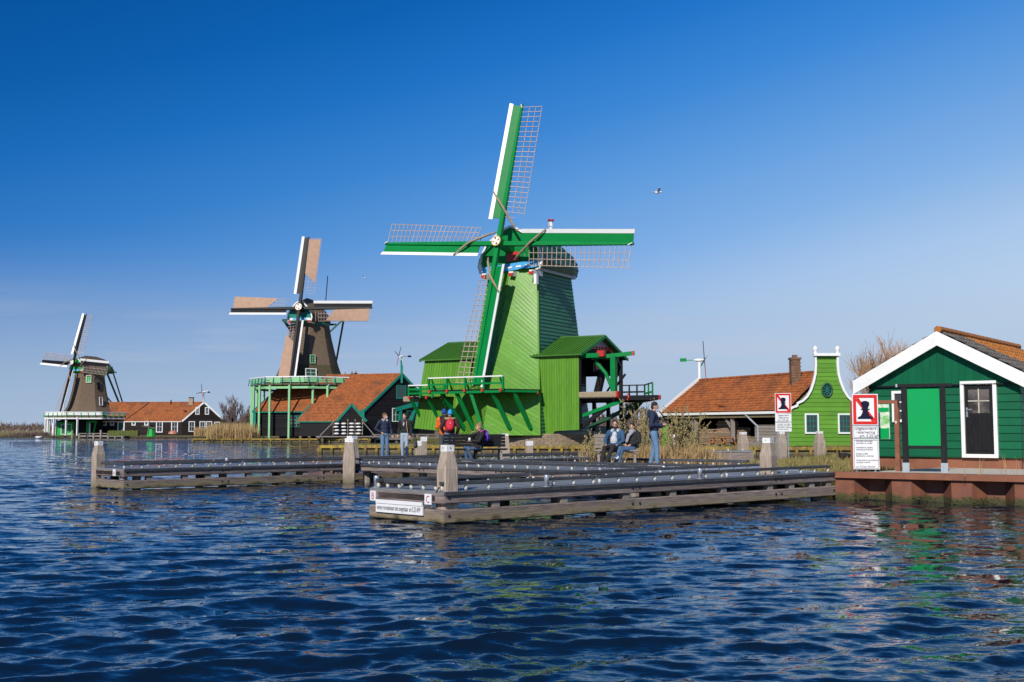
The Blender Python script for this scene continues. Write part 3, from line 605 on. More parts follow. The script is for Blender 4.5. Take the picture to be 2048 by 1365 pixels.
# ---------------------------------------------------------------- windmill sails
def make_sails(t, hub, tilt, phi, Rad, mats, start=1.75, bw=.62, ww=.26, lat=1.5, nbar=23, sw=.34, canvas=None, strap=True, twist=(24, 3), lt=.042, hubr=.45):
    """Four sails in the thing's own frame, the front being -y."""
    er = Vector((1, 0, 0)); n = Vector((0, -math.cos(tilt), math.sin(tilt))); eu = Vector((0, math.sin(tilt), math.cos(tilt))); hub = Vector(hub)
    for k in range(4):
        a = phi+k*math.pi/2; off = .0 if k % 2 == 0 else -.34
        d = eu*math.cos(a)+er*math.sin(a); s = -eu*math.sin(a)+er*math.cos(a); o = hub+n*off
        sp = MB(); sp.bar(o, o+d*Rad, sw, sw*.95, up=n, w1=sw*.5, h1=sw*.45, ch=.02); so_ = sp.build('sail', mats['spar'], t)
        def fr(r):                             # the sail's twist: direction across the sail at radius r
            w = R(twist[0]+(twist[1]-twist[0])*((r-start)/(Rad-start))**.7); return s*math.cos(w)-n*math.sin(w)
        def half(r): return (sw-(sw*.5)*r/Rad)/2
        r0, r1 = start, Rad-.08
        def lead(r): return -s*math.cos(R(14))+n*math.sin(R(14))
        m = MB(); N_ = 10                       # green boards on the leading side, then the white edge
        seg = [r0+(r1-r0)*i/N_ for i in range(N_+1)]
        p = lambda r, x: o+d*r+lead(r)*x-n*.04
        q1, q2 = [], []
        m.add([p(r0, half(r0)), p(r1, half(r1)), p(r1+.02, half(r1)+bw), p(r0, half(r0)+bw)]+[x-n*.05 for x in (p(r0, half(r0)), p(r1, half(r1)), p(r1+.02, half(r1)+bw), p(r0, half(r0)+bw))], [(0,1,2,3),(7,6,5,4),(0,4,5,1),(1,5,6,2),(2,6,7,3),(3,7,4,0)])
        m.build('leading_board', mats['board'], so_)
        m = MB(); e = lambda r, x: o+d*r+lead(r)*x+n*.0
        lead2 = lambda r, x: p(r, half(r)+bw)+(-s*math.cos(R(24))+n*math.sin(R(24)))*x
        aa = [lead2(r0-.1, -.02), lead2(r1+.1, -.02), lead2(r1+.14, ww), lead2(r0-.12, ww)]; m.add([x+n*.03 for x in aa]+[x-n*.03 for x in aa], [(0,1,2,3),(7,6,5,4),(0,4,5,1),(1,5,6,2),(2,6,7,3),(3,7,4,0)])
        m.build('edge_board', mats['edge'], so_)
        # lattice: cross bars and three long rails
        bars = [r0+.15+(r1-.12-r0-.15)*i/(nbar-1) for i in range(nbar)]
        wd = lambda r: lat*(.86+.14*(r-r0)/(Rad-r0))
        bmesh_ = None
        for i, r in enumerate(bars):
            wdt = wd(r)*(.5 if i == 0 and strap else 1.0); m = MB(); m.bar(o+d*r+fr(r)*(half(r)*.5)-n*.02, o+d*r+fr(r)*(wdt+half(r)+.06)-n*.02, lt, lt*.8, up=n); m.build('lattice_bar', mats['lattice'], so_)
        for fx in (.34, .67, 1.0):
            m = MB(); pts = [o+d*r+fr(r)*(half(r)+wd(r)*fx)-n*.065 for r in bars[1 if fx < .6 else 1:]]
            ix = sorted(set(list(range(0, len(pts), 3))+[len(pts)-1]))
            for i0, i1 in zip(ix[:-1], ix[1:]): m.bar(pts[i0], pts[i1], lt*.9, lt*.6, up=n)
            m.build('lattice_rail', mats['lattice'], so_)
        if canvas:
            m = MB(); rows = []
            ra, rb = start+canvas[0]*(Rad-start), Rad-.35
            for i in range(15):
                f = i/14; row = []
                for j in range(6):
                    g = j/5; rr_ = (ra+(1-g)*canvas[1])*(1-f)+rb*f if canvas[2] else (ra+g*canvas[1])*(1-f)+rb*f
                    row.append(o+d*rr_+fr(rr_)*(half(rr_)*.9+(wd(rr_)-.02)*g)+n*(.05+.10*math.sin(math.pi*g)*(.6+.4*math.sin(f*40))*.4))
                rows.append(row)
            vv = [q for row in rows for q in row]; m.add(vv, [(i*6+j, i*6+j+1, (i+1)*6+j+1, (i+1)*6+j) for i in range(14) for j in range(5)]); m.add([q-n*.015 for q in vv], [(i*6+j, (i+1)*6+j, (i+1)*6+j+1, i*6+j+1) for i in range(14) for j in range(5)])
            m.build('sail_cloth', M['canvas'], so_, True)
        elif strap:
            ra = start+.18*(Rad-start); m = MB()
            pts = [o+d*(start+1.9)+lead(ra)*(half(ra)+bw+ww*.8)+n*.12, o+d*(start+.8)+n*(.3), o+d*(start-.35)+fr(start)*(lat*.55)+n*.10, o+d*(start-.8)+fr(start)*(lat*.75)-n*.1]
            cp = []
            for i in range(13):
                f = i/12*(len(pts)-1); j = min(int(f), len(pts)-2); g = f-j; cp.append(pts[j].lerp(pts[j+1], g))
            m.tube(cp, [.05]*2+[.085]*8+[.05]*3, 7); m.build('furled_canvas', M['rope'], so_, True)
            m = MB(); m.bar(o+d*(r1+.03)+n*.15-s*.02, o+d*(r1-.26)+n*.17+s*.12, .05); m.build('tip_cleat', mats['edge'], so_)
    # the poll end of the windshaft
    c = MB(); c.bar(hub-n*2.2, hub+n*.30, .62, .62, up=(0,0,1), ch=.12); h = c.build('windshaft', mats['spar'], t)
    q = n.cross(Vector((1,0,0))).normalized(); m = MB(); f_ = hub+n*.30
    m.add([f_+(er*math.cos(x)+eu*math.sin(x))*hubr+n*z for z in (0, .07) for x in [2*math.pi*i/20 for i in range(20)]], [tuple(range(20, 40))]+[(i, (i+1)%20, 20+(i+1)%20, 20+i) for i in range(20)])
    m.build('star_disc', mats['edge'], h)
    for i in range(4):
        m = MB(); x0 = math.pi/2*i+.3; f2 = f_+n*.074
        m.add([f2+(er*math.cos(x0)+eu*math.sin(x0))*.08]+[f2+(er*math.cos(x0+dx)+eu*math.sin(x0+dx))*hubr*.86 for dx in (-.32, 0, .32)], [(0,1,2,3)]); m.build('star_ray', M['black'] if i % 2 else mats['star'], h)
    m = MB(); pr = [f_+(er*math.cos(x)+eu*math.sin(x))*(hubr+.02)+n*.04 for x in [2*math.pi*i/20 for i in range(21)]]; m.tube(pr, .045, 6); m.build('star_ring', M['yellow'], h)

# ---------------------------------------------------------------- the green paltrok sawmill
TH = R(31)
gm = thing('green_windmill', 'large apple green sawmill windmill with four dark green latticed sails', 'windmill', (1.35, 81.6, .5), -TH)
def gl(x, y, z): return Vector((x, -y, z-.5))  # x to its right, y to its front, z in world height
zb, zt = 1.22, 12.95
bw_, bt_ = 3.15, 1.98; ab, at_, rb_, rt_ = 4.25, 2.45, 2.3, .42; cb, ct_ = 3.4, 2.5
FLb, FRb, Rb = gl(-bw_, ab, zb), gl(bw_, ab, zb), gl(0, ab+rb_, zb); FLt, FRt, Rt = gl(-bt_, at_, zt), gl(bt_, at_, zt), gl(0, at_+rt_, zt)
BRb, BRt, BLb, BLt = gl(bw_, -cb, zb), gl(bt_, -ct_, zt), gl(-bw_, -cb, zb), gl(-bt_, -ct_, zt)
wf = 3.6; Hf = 11.9
tri = lambda f: f
clad(gm, Rb, FRb, FRt, Rt, wf, Hf, M['apple'], M['apple_back'], .27, -R(30), .026, .006, sink=.45)
clad(gm, FLb, Rb, Rt, FLt, wf, Hf, M['apple'], M['apple_back'], .27, R(30), .032, .008, sink=.45)
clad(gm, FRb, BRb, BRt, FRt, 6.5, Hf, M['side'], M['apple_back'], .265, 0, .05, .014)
clad(gm, BLb, FLb, FLt, BLt, 6.5, Hf, M['apple'], M['apple_back'], .265, 0, .05, .014)
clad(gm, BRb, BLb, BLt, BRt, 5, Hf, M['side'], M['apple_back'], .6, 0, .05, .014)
m = MB(); m.bar(FRb+V(.02,-.03,0), FRt+V(.02,-.03,0), .11, .11); m.build('corner_post', M['apple2'], gm)
m = MB(); m.box(gl(.0, 0, .9), (5.2, 6.4, .75)); m.build('sill_frame', M['black'], gm)
# sheds at the sides: gable roofs whose ridge runs outward
def side_shed(sx, x0, x1, zlow, name):
    fy = 3.45; ze, zr = 6.75, 8.15
    s = -1 if sx < 0 else 1; X0, X1 = s*x0, s*x1
    lean = .55 if s < 0 else 0.0
    a = [gl(X0, fy+lean*.6, zlow), gl(X1+s*lean, fy+lean, zlow+(.35 if s < 0 else .28)), gl(X1, fy, ze), gl(X0, fy, ze)]
    if s > 0:
        po = [(0, 0), (1.45, .12), (1.6, .32), (1.75, .36), (3.6, .44), (3.6, 5.6), (0, 5.6)]
        clad(gm, gl(X0, fy, zlow), gl(X1, fy, zlow), gl(X1, fy, ze), gl(X0, fy, ze), 3.6, 5.6, M['apple2'], M['apple_back'], .20, R(90), .012, .012, poly=po, name='upright_board')
    else:
        clad(gm, a[1], a[0], a[3], a[2], 3.6, 5.3, M['apple2'], M['apple_back'], .20, R(90), .012, .012, name='upright_board')
        clad(gm, gl(X1+s*lean, -3.4, zlow), a[1], a[2], gl(X1, -3.4, ze), 6.8, 5.3, M['apple2'], M['apple_back'], .25, 0, .03, .012)
    # roof: standing boards on both slopes
    E0, E1, R0, R1 = gl(X0-s*.25, fy+.28, ze-.08), gl(X1+s*.3, fy+.28, ze-.08), gl(X0-s*.25, .05, zr), gl(X1+s*.3, .05, zr)
    B0, B1 = gl(X0-s*.25, -fy-.2, ze-.05), gl(X1+s*.3, -fy-.2, ze-.05)
    rf = MB(); rf.prism([E0, E1, R1, R0] if s > 0 else [E1, E0, R0, R1], (0, 0, -.07)); rf.prism([R0, R1, B1, B0], (0, 0, -.07)); ro = rf.build('shed_roof', M['roofgreen'], gm)
    n = 17
    for i in range(n+1):
        f = i/n; m = MB(); m.bar(E0.lerp(E1, f)+V(0, 0, .03), R0.lerp(R1, f)+V(0, 0, .03), .05, .06); m.build('roof_batten', M['roofgreen'], ro)
    m = MB(); m.bar(R0+V(0,0,.05), R1+V(0,0,.05), .14, .06); m.build('ridge_board', M['roofgreen'], ro)
    for P0, P1 in ((E1, R1), (B1, R1)): m = MB(); m.bar(P0+V(s*.03, 0, -.05), P1+V(s*.03, 0, -.05), .05, .2); m.build('barge_board', M['sail'], ro)
    return E0, E1, R0, R1
side_shed(1, 2.36, 5.75, 1.16, 'right'); side_shed(-1, 2.9, 6.9, 1.35, 'left')
# right shed: dark inside, open towards the right
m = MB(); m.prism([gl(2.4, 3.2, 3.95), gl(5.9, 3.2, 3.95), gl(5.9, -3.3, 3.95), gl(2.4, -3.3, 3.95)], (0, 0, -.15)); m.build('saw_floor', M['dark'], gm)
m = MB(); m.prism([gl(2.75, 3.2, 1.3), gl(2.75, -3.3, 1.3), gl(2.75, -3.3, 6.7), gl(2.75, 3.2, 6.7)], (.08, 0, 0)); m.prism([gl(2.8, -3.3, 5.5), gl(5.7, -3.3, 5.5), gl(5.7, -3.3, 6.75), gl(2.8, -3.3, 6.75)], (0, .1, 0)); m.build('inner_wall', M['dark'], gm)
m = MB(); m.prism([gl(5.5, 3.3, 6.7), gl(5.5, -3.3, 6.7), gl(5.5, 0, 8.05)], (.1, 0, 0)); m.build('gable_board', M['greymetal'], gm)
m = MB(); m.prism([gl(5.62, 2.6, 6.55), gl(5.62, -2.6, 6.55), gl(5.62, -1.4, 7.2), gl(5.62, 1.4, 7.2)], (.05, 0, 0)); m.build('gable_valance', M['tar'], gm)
for i in range(7):
    y = 1.5-i*.5; m = MB(); m.prism([gl(5.68, y-.22, 7.18), gl(5.68, y+.22, 7.18), gl(5.68, y+.1, 7.42), gl(5.68, y-.1, 7.42)], (.04, 0, 0)); m.build('valance_scallop', M['red'], gm)
for y in (3.3, 1.1, -1.1, -3.2): m = MB(); m.bar(gl(5.7, y, 1.5), gl(5.7, y, 4.0) if abs(y) < 2 else gl(5.7, y, 6.7), .22); m.build('frame_post', M['black'], gm)
# sloping cover of the log slide and the working stage out to the right
m = MB(); m.prism([gl(5.75, 3.0, 3.86), gl(11.3, 3.0, 3.86), gl(7.6, -3.2, 3.86), gl(5.75, -3.2, 3.86)], (0, 0, -.1)); m.build('stage_floor', M['tar'], gm)
for y in (3.0, 1.6, .2, -1.3, -3.0):
    x1 = 11.4-(3.0-y)*.6; m = MB(); m.bar(gl(2.8, y, 3.70), gl(x1, y, 3.70), .26, .30); m.build('stage_beam', M['black'], gm)
    m = MB(); m.box(gl(x1+.03, y, 3.70), (.06, .24, .28)); m.build('beam_end', M['red'], gm)
for x in (8.2, 9.2): m = MB(); m.tube([gl(x, 3.16, 3.95), gl(x+.1, 3.2, 3.75), gl(x, 3.18, 3.55)], .06, 6); m.build('log_dog', M['red'], gm)
for y, x in ((2.9, 8.2), (1.6, 9.6), (-2.9, 7.4)): m = MB(); m.bar(gl(5.6, y, 1.75), gl(x, y, 3.55), .2, .26); m.build('stage_strut', M['capgreen'] if y < 2 else M['black'], gm)
m = MB(); m.bar(gl(3.2, 3.0, 1.7), gl(8.7, 3.0, 3.5), .16, .22); m.build('stage_strut', M['sail'], gm)
def railing(pts, zf, zr, mt, top, parent=gm, nposts=5, mid=(.5,), w=.09, twid=.14):
    for p0, p1 in zip(pts[:-1], pts[1:]):
        a, b = gl(*p0, zr), gl(*p1, zr); mm = MB(); mm.bar(a, b, twid, .08); mm.build('top_rail', top, parent)
        for q in mid: mm = MB(); mm.bar(gl(*p0, zf+(zr-zf)*q), gl(*p1, zf+(zr-zf)*q), .06, .12); mm.build('mid_rail', mt, parent)
        for i in range(nposts):
            f = i/(nposts-1); x, y = p0[0]+(p1[0]-p0[0])*f, p0[1]+(p1[1]-p0[1])*f; mm = MB(); mm.bar(gl(x, y, zf-.1), gl(x, y, zr-.04), w); mm.build('rail_post', mt, parent)
railing([(5.9, -2.9), (7.7, -2.9)], 3.9, 4.78, M['black'], M['black'], nposts=4, mid=(.45,), twid=.07)
railing([(7.7, -2.9), (9.9, .7)], 3.9, 4.78, M['sail'], M['black'], nposts=3, mid=(.3,), twid=.07)
# log crane: post, boom, braces, block
m = MB(); m.bar(gl(7.75, 2.2, 3.8), gl(7.75, 2.2, 6.55), .36, .36); m.build('crane_post', M['sail'], gm)
m = MB(); m.bar(gl(6.3, 2.6, 6.45), gl(9.0, 1.9, 6.72), .28, .26); m.build('crane_boom', M['sail'], gm)
m = MB(); m.bar(gl(9.0, 1.9, 6.72), gl(9.12, 1.87, 6.73), .3, .28); m.build('boom_end', M['red'], gm)
m = MB(); m.bar(gl(5.6, 2.9, 6.6), gl(7.0, 2.9, 6.6), .22, .3); m.build('crane_tie_beam', M['sail'], gm)
m = MB(); m.tube([gl(7.65, 2.2, 4.3), gl(7.2, 2.3, 5.4), gl(6.5, 2.45, 6.25)], .13, 8); m.build('crane_brace', M['sail'], gm)
m = MB(); m.tube([gl(7.9, 2.15, 6.5), gl(8.3, 2.1, 5.8), gl(8.25, 2.1, 4.9)], .045, 6); m.tube([gl(6.4, 2.5, 6.4), gl(6.4, 2.5, 5.5)], .03, 6); m.build('crane_rope', M['black'], gm)
m = MB(); m.box(gl(7.1, 2.75, 6.72), (.5, .35, .4)); m.build('crane_block', M['red'], gm)
m = MB(); m.bar(gl(5.9, -1, 4.1), gl(7.0, -1.2, 5.5), .14); m.bar(gl(5.9, -.4, 4.2), gl(6.7, -.6, 5.4), .12); m.tube([gl(5.9, 1.0, 4.1), gl(6.2, 1.0, 5.2), gl(5.9, 1.0, 6.1)], .3, 8); m.build('saw_gear', M['tar'], gm)
# left: stage front (gallery) with white rails and braces
zf = 4.32
m = MB(); m.prism([gl(-4.3, 6.75, zf), gl(1.9, 7.15, zf), gl(3.25, 4.6, zf), gl(3.0, 3.7, zf), gl(0, 5.7, zf), gl(-3.2, 3.7, zf)], (0, 0, -.1)); m.build('gallery_floor', M['tar'], gm)
m = MB(); m.bar(gl(1.9, 7.1, zf-.15), gl(3.25, 4.6, zf-.15), .1, .14); m.bar(gl(-4.3, 6.7, zf-.18), gl(1.95, 7.08, zf-.18), .14, .16); m.build('gallery_beam', M['sail'], gm)
for i in range(5):
    x = -4.1+i*1.5; m = MB(); m.box(gl(x, 6.85+i*.1, zf-.08), (.16, .1, .2)); m.build('beam_end', M['red'], gm)
m = MB(); m.box(gl(3.22, 4.62, zf-.2), (.12, .12, .22)); m.build('beam_end', M['red'], gm)
railing([(-4.25, 6.75), (2.0, 7.1)], zf, 5.16, M['sail'], M['white'], nposts=5, mid=(.45,), w=.12, twid=.2)
for i in range(5):
    f = .04+.23*i; x, y = -4.25+6.25*f, 6.75+.35*f; m = MB(); m.bar(gl(x, y-.5, zf), gl(x, y, zf+.75), .09); m.build('rail_brace', M['sail'], gm)
for xt, yt, xb in ((-3.3, 6.6, -2.75), (-2.0, 6.7, -1.4), (-.75, 6.8, 0), (1.0, 6.9, 1.5), (2.25, 6.2, 2.65)):
    yb = ab+rb_*(1-abs(xb)/bw_)-.05; m = MB(); m.bar(gl(xt, yt, zf-.15), gl(xb, yb, 1.65), .2, .22); m.build('gallery_brace', M['sail'], gm)
# lower gallery at the far left
zf2 = 3.95
m = MB(); m.prism([gl(-7.4, 4.9, zf2), gl(-4.2, 5.1, zf2), gl(-4.2, 3.5, zf2), gl(-7.4, 3.5, zf2)], (0, 0, -.1)); m.build('gallery_floor', M['tar'], gm)
railing([(-7.35, 4.85), (-4.1, 5.05)], zf2, 4.78, M['sail'], M['white'], nposts=4, mid=(.3, .66), w=.12)
railing([(-7.35, 4.85), (-7.35, 3.5)], zf2, 4.78, M['sail'], M['sail'], nposts=3, mid=(.5,), w=.1)
for x in (-7.2, -5.7, -4.4): m = MB(); m.bar(gl(x, 4.85, zf2-.1), gl(x+.15, 3.8, 2.5), .15, .18); m.build('gallery_brace', M['sail'], gm); m = MB(); m.box(gl(x, 5.0, zf2-.05), (.16, .1, .2)); m.build('beam_end', M['red'], gm)
# cap: boat shaped roof along the shaft, board front with scroll edge and blue banner
def cap_ring(y, k=1.0, dz=0.0):
    pr = [(-2.35, 13.0), (-2.5, 13.5), (-2.4, 14.1), (-2.0, 14.75), (-1.3, 15.35), (-.55, 15.8), (0, 16.0), (.55, 15.8), (1.3, 15.35), (2.0, 14.75), (2.4, 14.1), (2.5, 13.5), (2.35, 13.0)]
    return [gl(x*k, y, 13.0+(z-13.0)*k+dz) for x, z in pr]
ys_ = [(2.75, 1.0), (1.2, .99), (-.6, .97), (-2.4, .93), (-3.5, .84), (-3.9, .70)]
nb = 12
for j in range(nb):                            # each strake of the cap is a board
    m = MB(); vv = []
    for y, k in ys_:
        r = cap_ring(y, k); a, b = r[j], r[j+1]; c = gl(0, y, 14.2); o1 = (a-c).normalized()*.04
        up_, dn = (b, a) if j < 6 else (a, b)
        vv += [dn+(dn-c).normalized()*.05, up_+(up_-c).normalized()*.01]
    m.add(vv, [(i*2, i*2+1, i*2+3, i*2+2) for i in range(len(ys_)-1)]); m.build('cap_board', M['capgreen'], gm)
fr_ = cap_ring(2.72); m = MB(); m.prism(fr_, V(0, -.1, 0)); front = m.build('cap_front', M['sail'], gm)
bk = cap_ring(-3.9, .70); m = MB(); m.prism(bk, V(0, .05, 0)); m.build('cap_back', M['capgreen'], gm)
for i, (c0, c1) in enumerate(zip(fr_[:-1], fr_[1:])):
    m = MB(); m.bar(c0+V(0, -.15, .02), c1+V(0, -.15, .02), .14, .14, up=(0,1,0)); m.build('scroll_edge', M['white'], front)
for sx in (-1, 1):
    m = MB(); m.tube([gl(sx*2.5, 2.95, 13.9), gl(sx*2.62, 2.95, 13.3), gl(sx*2.45, 2.95, 12.85), gl(sx*2.1, 2.95, 12.75)], [.06, .08, .1, .07], 8); m.build('scroll_edge', M['white'], front, True)
m = MB(); m.prism([gl(-2.2, 2.9, 12.72), gl(2.2, 2.9, 12.95), gl(2.25, 2.9, 13.45), gl(-2.25, 2.9, 13.22)], V(0, -.08, 0)); m.build('name_banner', M['sky_blue'], front)
for i in range(5):
    x = -1.5+i*.75; m = MB(); m.prism([gl(x-.24, 3.0, 12.98+x*.05), gl(x+.2, 3.0, 13.0+x*.05), gl(x+.26, 3.0, 13.12+x*.05), gl(x-.16, 3.0, 13.1+x*.05)], V(0, -.02, 0)); m.build('banner_scroll', M['white'], front)
m = MB(); m.prism([gl(-.25, 2.9, 13.5), gl(.75, 2.9, 13.5), gl(.75, 2.9, 14.15), gl(-.25, 2.9, 14.15)], V(0, -.06, 0)); m.build('red_panel', M['red'], front)
for x in (-1.9, .35, 2.0):
    m = MB(); m.bar(gl(x, 2.0, 12.55), gl(x, 3.35, 12.55), .34, .34); m.build('cap_beam', M['white'], gm); m = MB(); m.bar(gl(x, 3.34, 12.5), gl(x, 3.42, 12.5), .35, .2); m.build('beam_end', M['red'], gm)
m = MB(); m.bar(gl(1.98, 2.5, 12.9), gl(1.9, -3.0, 12.9), .5, .3); m.build('cap_plate', M['greymetal'], gm); m = MB(); m.bar(gl(-1.98, 2.5, 12.9), gl(-1.9, -3.0, 12.9), .5, .3); m.build('cap_plate', M['greymetal'], gm)
m = MB(); m.bar(gl(2.3, 3.2, 12.4), gl(2.3, 3.2, 11.7), .22, .3); m.build('hanging_bracket', M['white'], gm)
m = MB(); c = gl(.3, -2.55, 0); m.lathe([(.17, 15.3), (.17, 17.2), (.12, 17.3)], 10, (c.x, c.y, -.5)); m.build('finial_post', M['white'], gm)
m = MB(); m.lathe([(.2, 16.05), (.2, 16.13)], 10, (c.x, c.y, -.5)); m.lathe([(.24, 17.25), (.24, 17.36)], 10, (c.x, c.y, -.5)); m.build('finial_collar', M['red'], gm)
hubw = at(997, 485, 77.75); hl = lc(gm, hubw)
make_sails(gm, hl, R(9.8), R(5.1), 10.3, dict(spar=M['sail'], board=M['sail'], edge=M['white'], lattice=M['lattice'], star=M['newwood']), hubr=.32)
# round brick base: courses of bricks
bt = thing('brick_mill_base', 'low round pale brick base below the green mill', 'mill base', (1.9, 82.0, .5), 0)
m = MB(); m.lathe([(5.6, -.3), (5.3, .78), (5.0, .8)], 48); m.build('mortar_core', M['mortar'], bt, True)
bm_ = MB(); bm_.box((0, 0, 0), (.50, .12, .125)); bme = bm_.mesh('brick')
J = MB(); cnt = 0
for c in range(6):
    z = .06+c*.14; rad = 5.585-.278*z/.78*1.0+.012
    nb_ = 66
    for i in range(nb_):
        a = 2*math.pi*(i+.5*(c % 2))/nb_
        if not (math.sin(a) < .12): continue
        if cnt < 240:
            o = link('brick', bme, M['brick'], bt); o.location = (rad*math.cos(a), rad*math.sin(a), z); o.rotation_euler = (0, 0, a+math.pi/2); cnt += 1
        else: J.box((rad*math.cos(a), rad*math.sin(a), z), (.5, .12, .125), a+math.pi/2)
if J.v: J.build('bricks', M['brick'], bt, kind='stuff')
def timber_log(label, p0, p1, r, endm=None):
    t = thing('timber_log', label, 'log', p0); d = Vector(p1)-Vector(p0); m = MB(); n = 12
    m.bar((0,0,0), d, r*2, r*2.1, ch=r*.35); m.build('trunk', M['bark'], t)
    if endm: q = d.normalized(); m = MB(); m.bar(d-q*.02, d+q*.12, r*2.1, r*2.2, ch=r*.35); m.build('end_hoop', endm, t)
g2w = lambda x, y, z: gm.location+Vector((x*math.cos(TH)-y*math.sin(TH), -x*math.sin(TH)-y*math.cos(TH), z-.5))
timber_log('squared tan log on the right side stage with a red painted end', g2w(5.8, 3.35, 3.92), g2w(8.55, 3.35, 3.92), .2, M['red'])
timber_log('short squared log poking out left of the lower gallery', g2w(-8.4, 3.9, 3.82), g2w(-7.0, 3.9, 3.82), .2)

# ---------------------------------------------------------------- thatched smock mills
def smock_mill(name, label, cen, th, z0, body, cap, stage, hubw, tilt, phi, trim, canvas, sails, far=False, glz=None, legm='mint'):
    t = thing(name, label, 'windmill', (cen[0], cen[1], z0), -th)
    # body: eight sided, flaring, of thatch
    def ring(z, r, nside=8, per=4, rnd_=.12):
        out = []
        for k in range(nside):
            a0, a1 = 2*math.pi*(k-.5)/nside-math.pi/2, 2*math.pi*(k+.5)/nside-math.pi/2
            p0, p1 = Vector((r*math.cos(a0), r*math.sin(a0), z)), Vector((r*math.cos(a1), r*math.sin(a1), z))
            for i in range(per):
                f = i/per; p = p0.lerp(p1, f); q = Vector((p.x, p.y, 0)).normalized()*r*.965; out.append(p.lerp(Vector((q.x, q.y, z)), rnd_))
        return out
    def skin(rings, mt, nm, capt=True):
        n = len(rings[0]); m = MB(); m.add([p for r in rings for p in r], [(i*n+k, i*n+(k+1)%n, (i+1)*n+(k+1)%n, (i+1)*n+k) for i in range(len(rings)-1) for k in range(n)]+[tuple(range((len(rings)-1)*n, len(rings)*n))]); return m.build(nm, mt, t)
    zs, split = body; rr = [ring(z-z0, r) for z, r in zs]
    skin(rr[split:], M['thatch'], 'smock')
    if split: skin(rr[:split+1], M['thatchdark'], 'smock_skirt')
    zb_ = zs[0][0]-z0
    m = MB(); m.add(ring(0, zs[0][1]*.84)+ring(zb_, zs[0][1]*.84), [(k, (k+1)%32, 32+(k+1)%32, 32+k) for k in range(32)]); m.build('under_tower', M['tar'], t)
    # cap of thatch, long in the shaft direction
    zc, wc, lf, lb, hc = cap; rings = []
    for y, k, dz in ((-lf, .76, .12), (-lf*.35, .98, .06), (lb*.3, .98, 0), (lb*.75, .86, -.05), (lb, .62, -.1), (lb*1.08, .3, -.12)):
        rings.append([V(x*wc*k, y, zc-z0+zz*hc*(k if k > .7 else k*.9)+dz) for x, zz in ((-1.0, -.05), (-1.1, .12), (-1.0, .36), (-.70, .64), (-.33, .89), (0, 1.0), (.33, .89), (.70, .64), (1.0, .36), (1.1, .12), (1.0, -.05))])
    skin(rings, M['thatch'], 'cap')
    m = MB(); m.prism(rings[0], V(0, -.1, 0)); fo = m.build('cap_front', trim['face'], t)
    e = rings[0]
    for a, b in zip(e[:-1], e[1:]): m = MB(); m.bar(a+V(0, -.14, .05), b+V(0, -.14, .05), .16, .16, up=(0,1,0)); m.build('scroll_edge', trim['edge'], fo)
    m = MB(); m.prism([V(-wc*.3, -lf-.14, zc-z0+.32*hc), V(wc*.25, -lf-.14, zc-z0+.32*hc), V(wc*.25, -lf-.14, zc-z0+.55*hc), V(-wc*.3, -lf-.14, zc-z0+.55*hc)], V(0, -.05, 0)); m.build('red_panel', M['red'], fo)
    m = MB(); m.prism([V(-wc*.72, -lf-.13, zc-z0+.12), V(wc*.72, -lf-.13, zc-z0+.12), V(wc*.74, -lf-.13, zc-z0+.42), V(-wc*.74, -lf-.13, zc-z0+.42)], V(0, -.06, 0)); m.build('name_banner', M['white'], fo)
    m = MB(); m.prism([V(-wc*.5, -lf-.2, zc-z0+.2), V(wc*.5, -lf-.2, zc-z0+.2), V(wc*.4, -lf-.2, zc-z0+.46), V(-wc*.4, -lf-.2, zc-z0+.46)], V(0, -.03, 0)); m.build('banner_scroll', M['sky_blue'], fo)
    for x in (-wc*.66, wc*.66): m = MB(); m.bar(V(x, -lf-.3, zc-z0-.1), V(x, lb*.8, zc-z0-.1), .3, .3); m.build('cap_beam', trim['edge'], t); m = MB(); m.bar(V(x, -lf-.36, zc-z0-.1), V(x, -lf-.3, zc-z0-.1), .32, .32); m.build('beam_end', M['red'], t)
    m = MB(); m.add(ring(zc-z0-.35, zs[-1][1]+.1)+ring(zc-z0-.05, zs[-1][1]+.1), [(k, (k+1)%32, 32+(k+1)%32, 32+k) for k in range(32)]); m.build('curb_ring', trim['face'], t)
    # winding beams and tail poles
    zsb, wl = stage['beam']; zst = stage['z']-z0
    m = MB(); m.bar(V(-wl, lb*.35, zsb-z0), V(wl, lb*.35, zsb-z0), .32, .34); m.build('winding_beam', trim['pole'], t)
    for sx in (-1, 1):
        m = MB(); m.bar(V(sx*wl*.96, lb*.35, zsb-z0), V(sx*1.0, lb*1.5+1.2, zst+1.4), .22); m.build('tail_pole', trim['pole'], t)
        m = MB(); m.bar(V(sx*wl*.96, lb*.35, zsb-z0), V(sx*wl*.5, lb*.35-.3, zsb-z0-2.0), .2); m.build('beam_strut', trim['pole'], t)
    m = MB(); m.bar(V(-.9*wl*.6, lb*.95, zc-z0+.1), V(.9*wl*.6, lb*.95, zc-z0+.1), .26); m.build('winding_beam', trim['pole'], t)
    m = MB(); m.bar(V(0, lb*.9, zc-z0), V(0, lb*1.5+1.4, zst+1.2), .28); m.build('tail_pole', trim['pole'], t)
    # stage with its fence
    rs = stage['r']; n = 8; deck = ring(zst, rs); m = MB(); m.prism(deck, V(0, 0, -.22)); m.build('stage_deck', trim['deck'], t)
    cor = [V(rs*math.cos(2*math.pi*(k-.5)/8-math.pi/2), rs*math.sin(2*math.pi*(k-.5)/8-math.pi/2), zst) for k in range(8)]
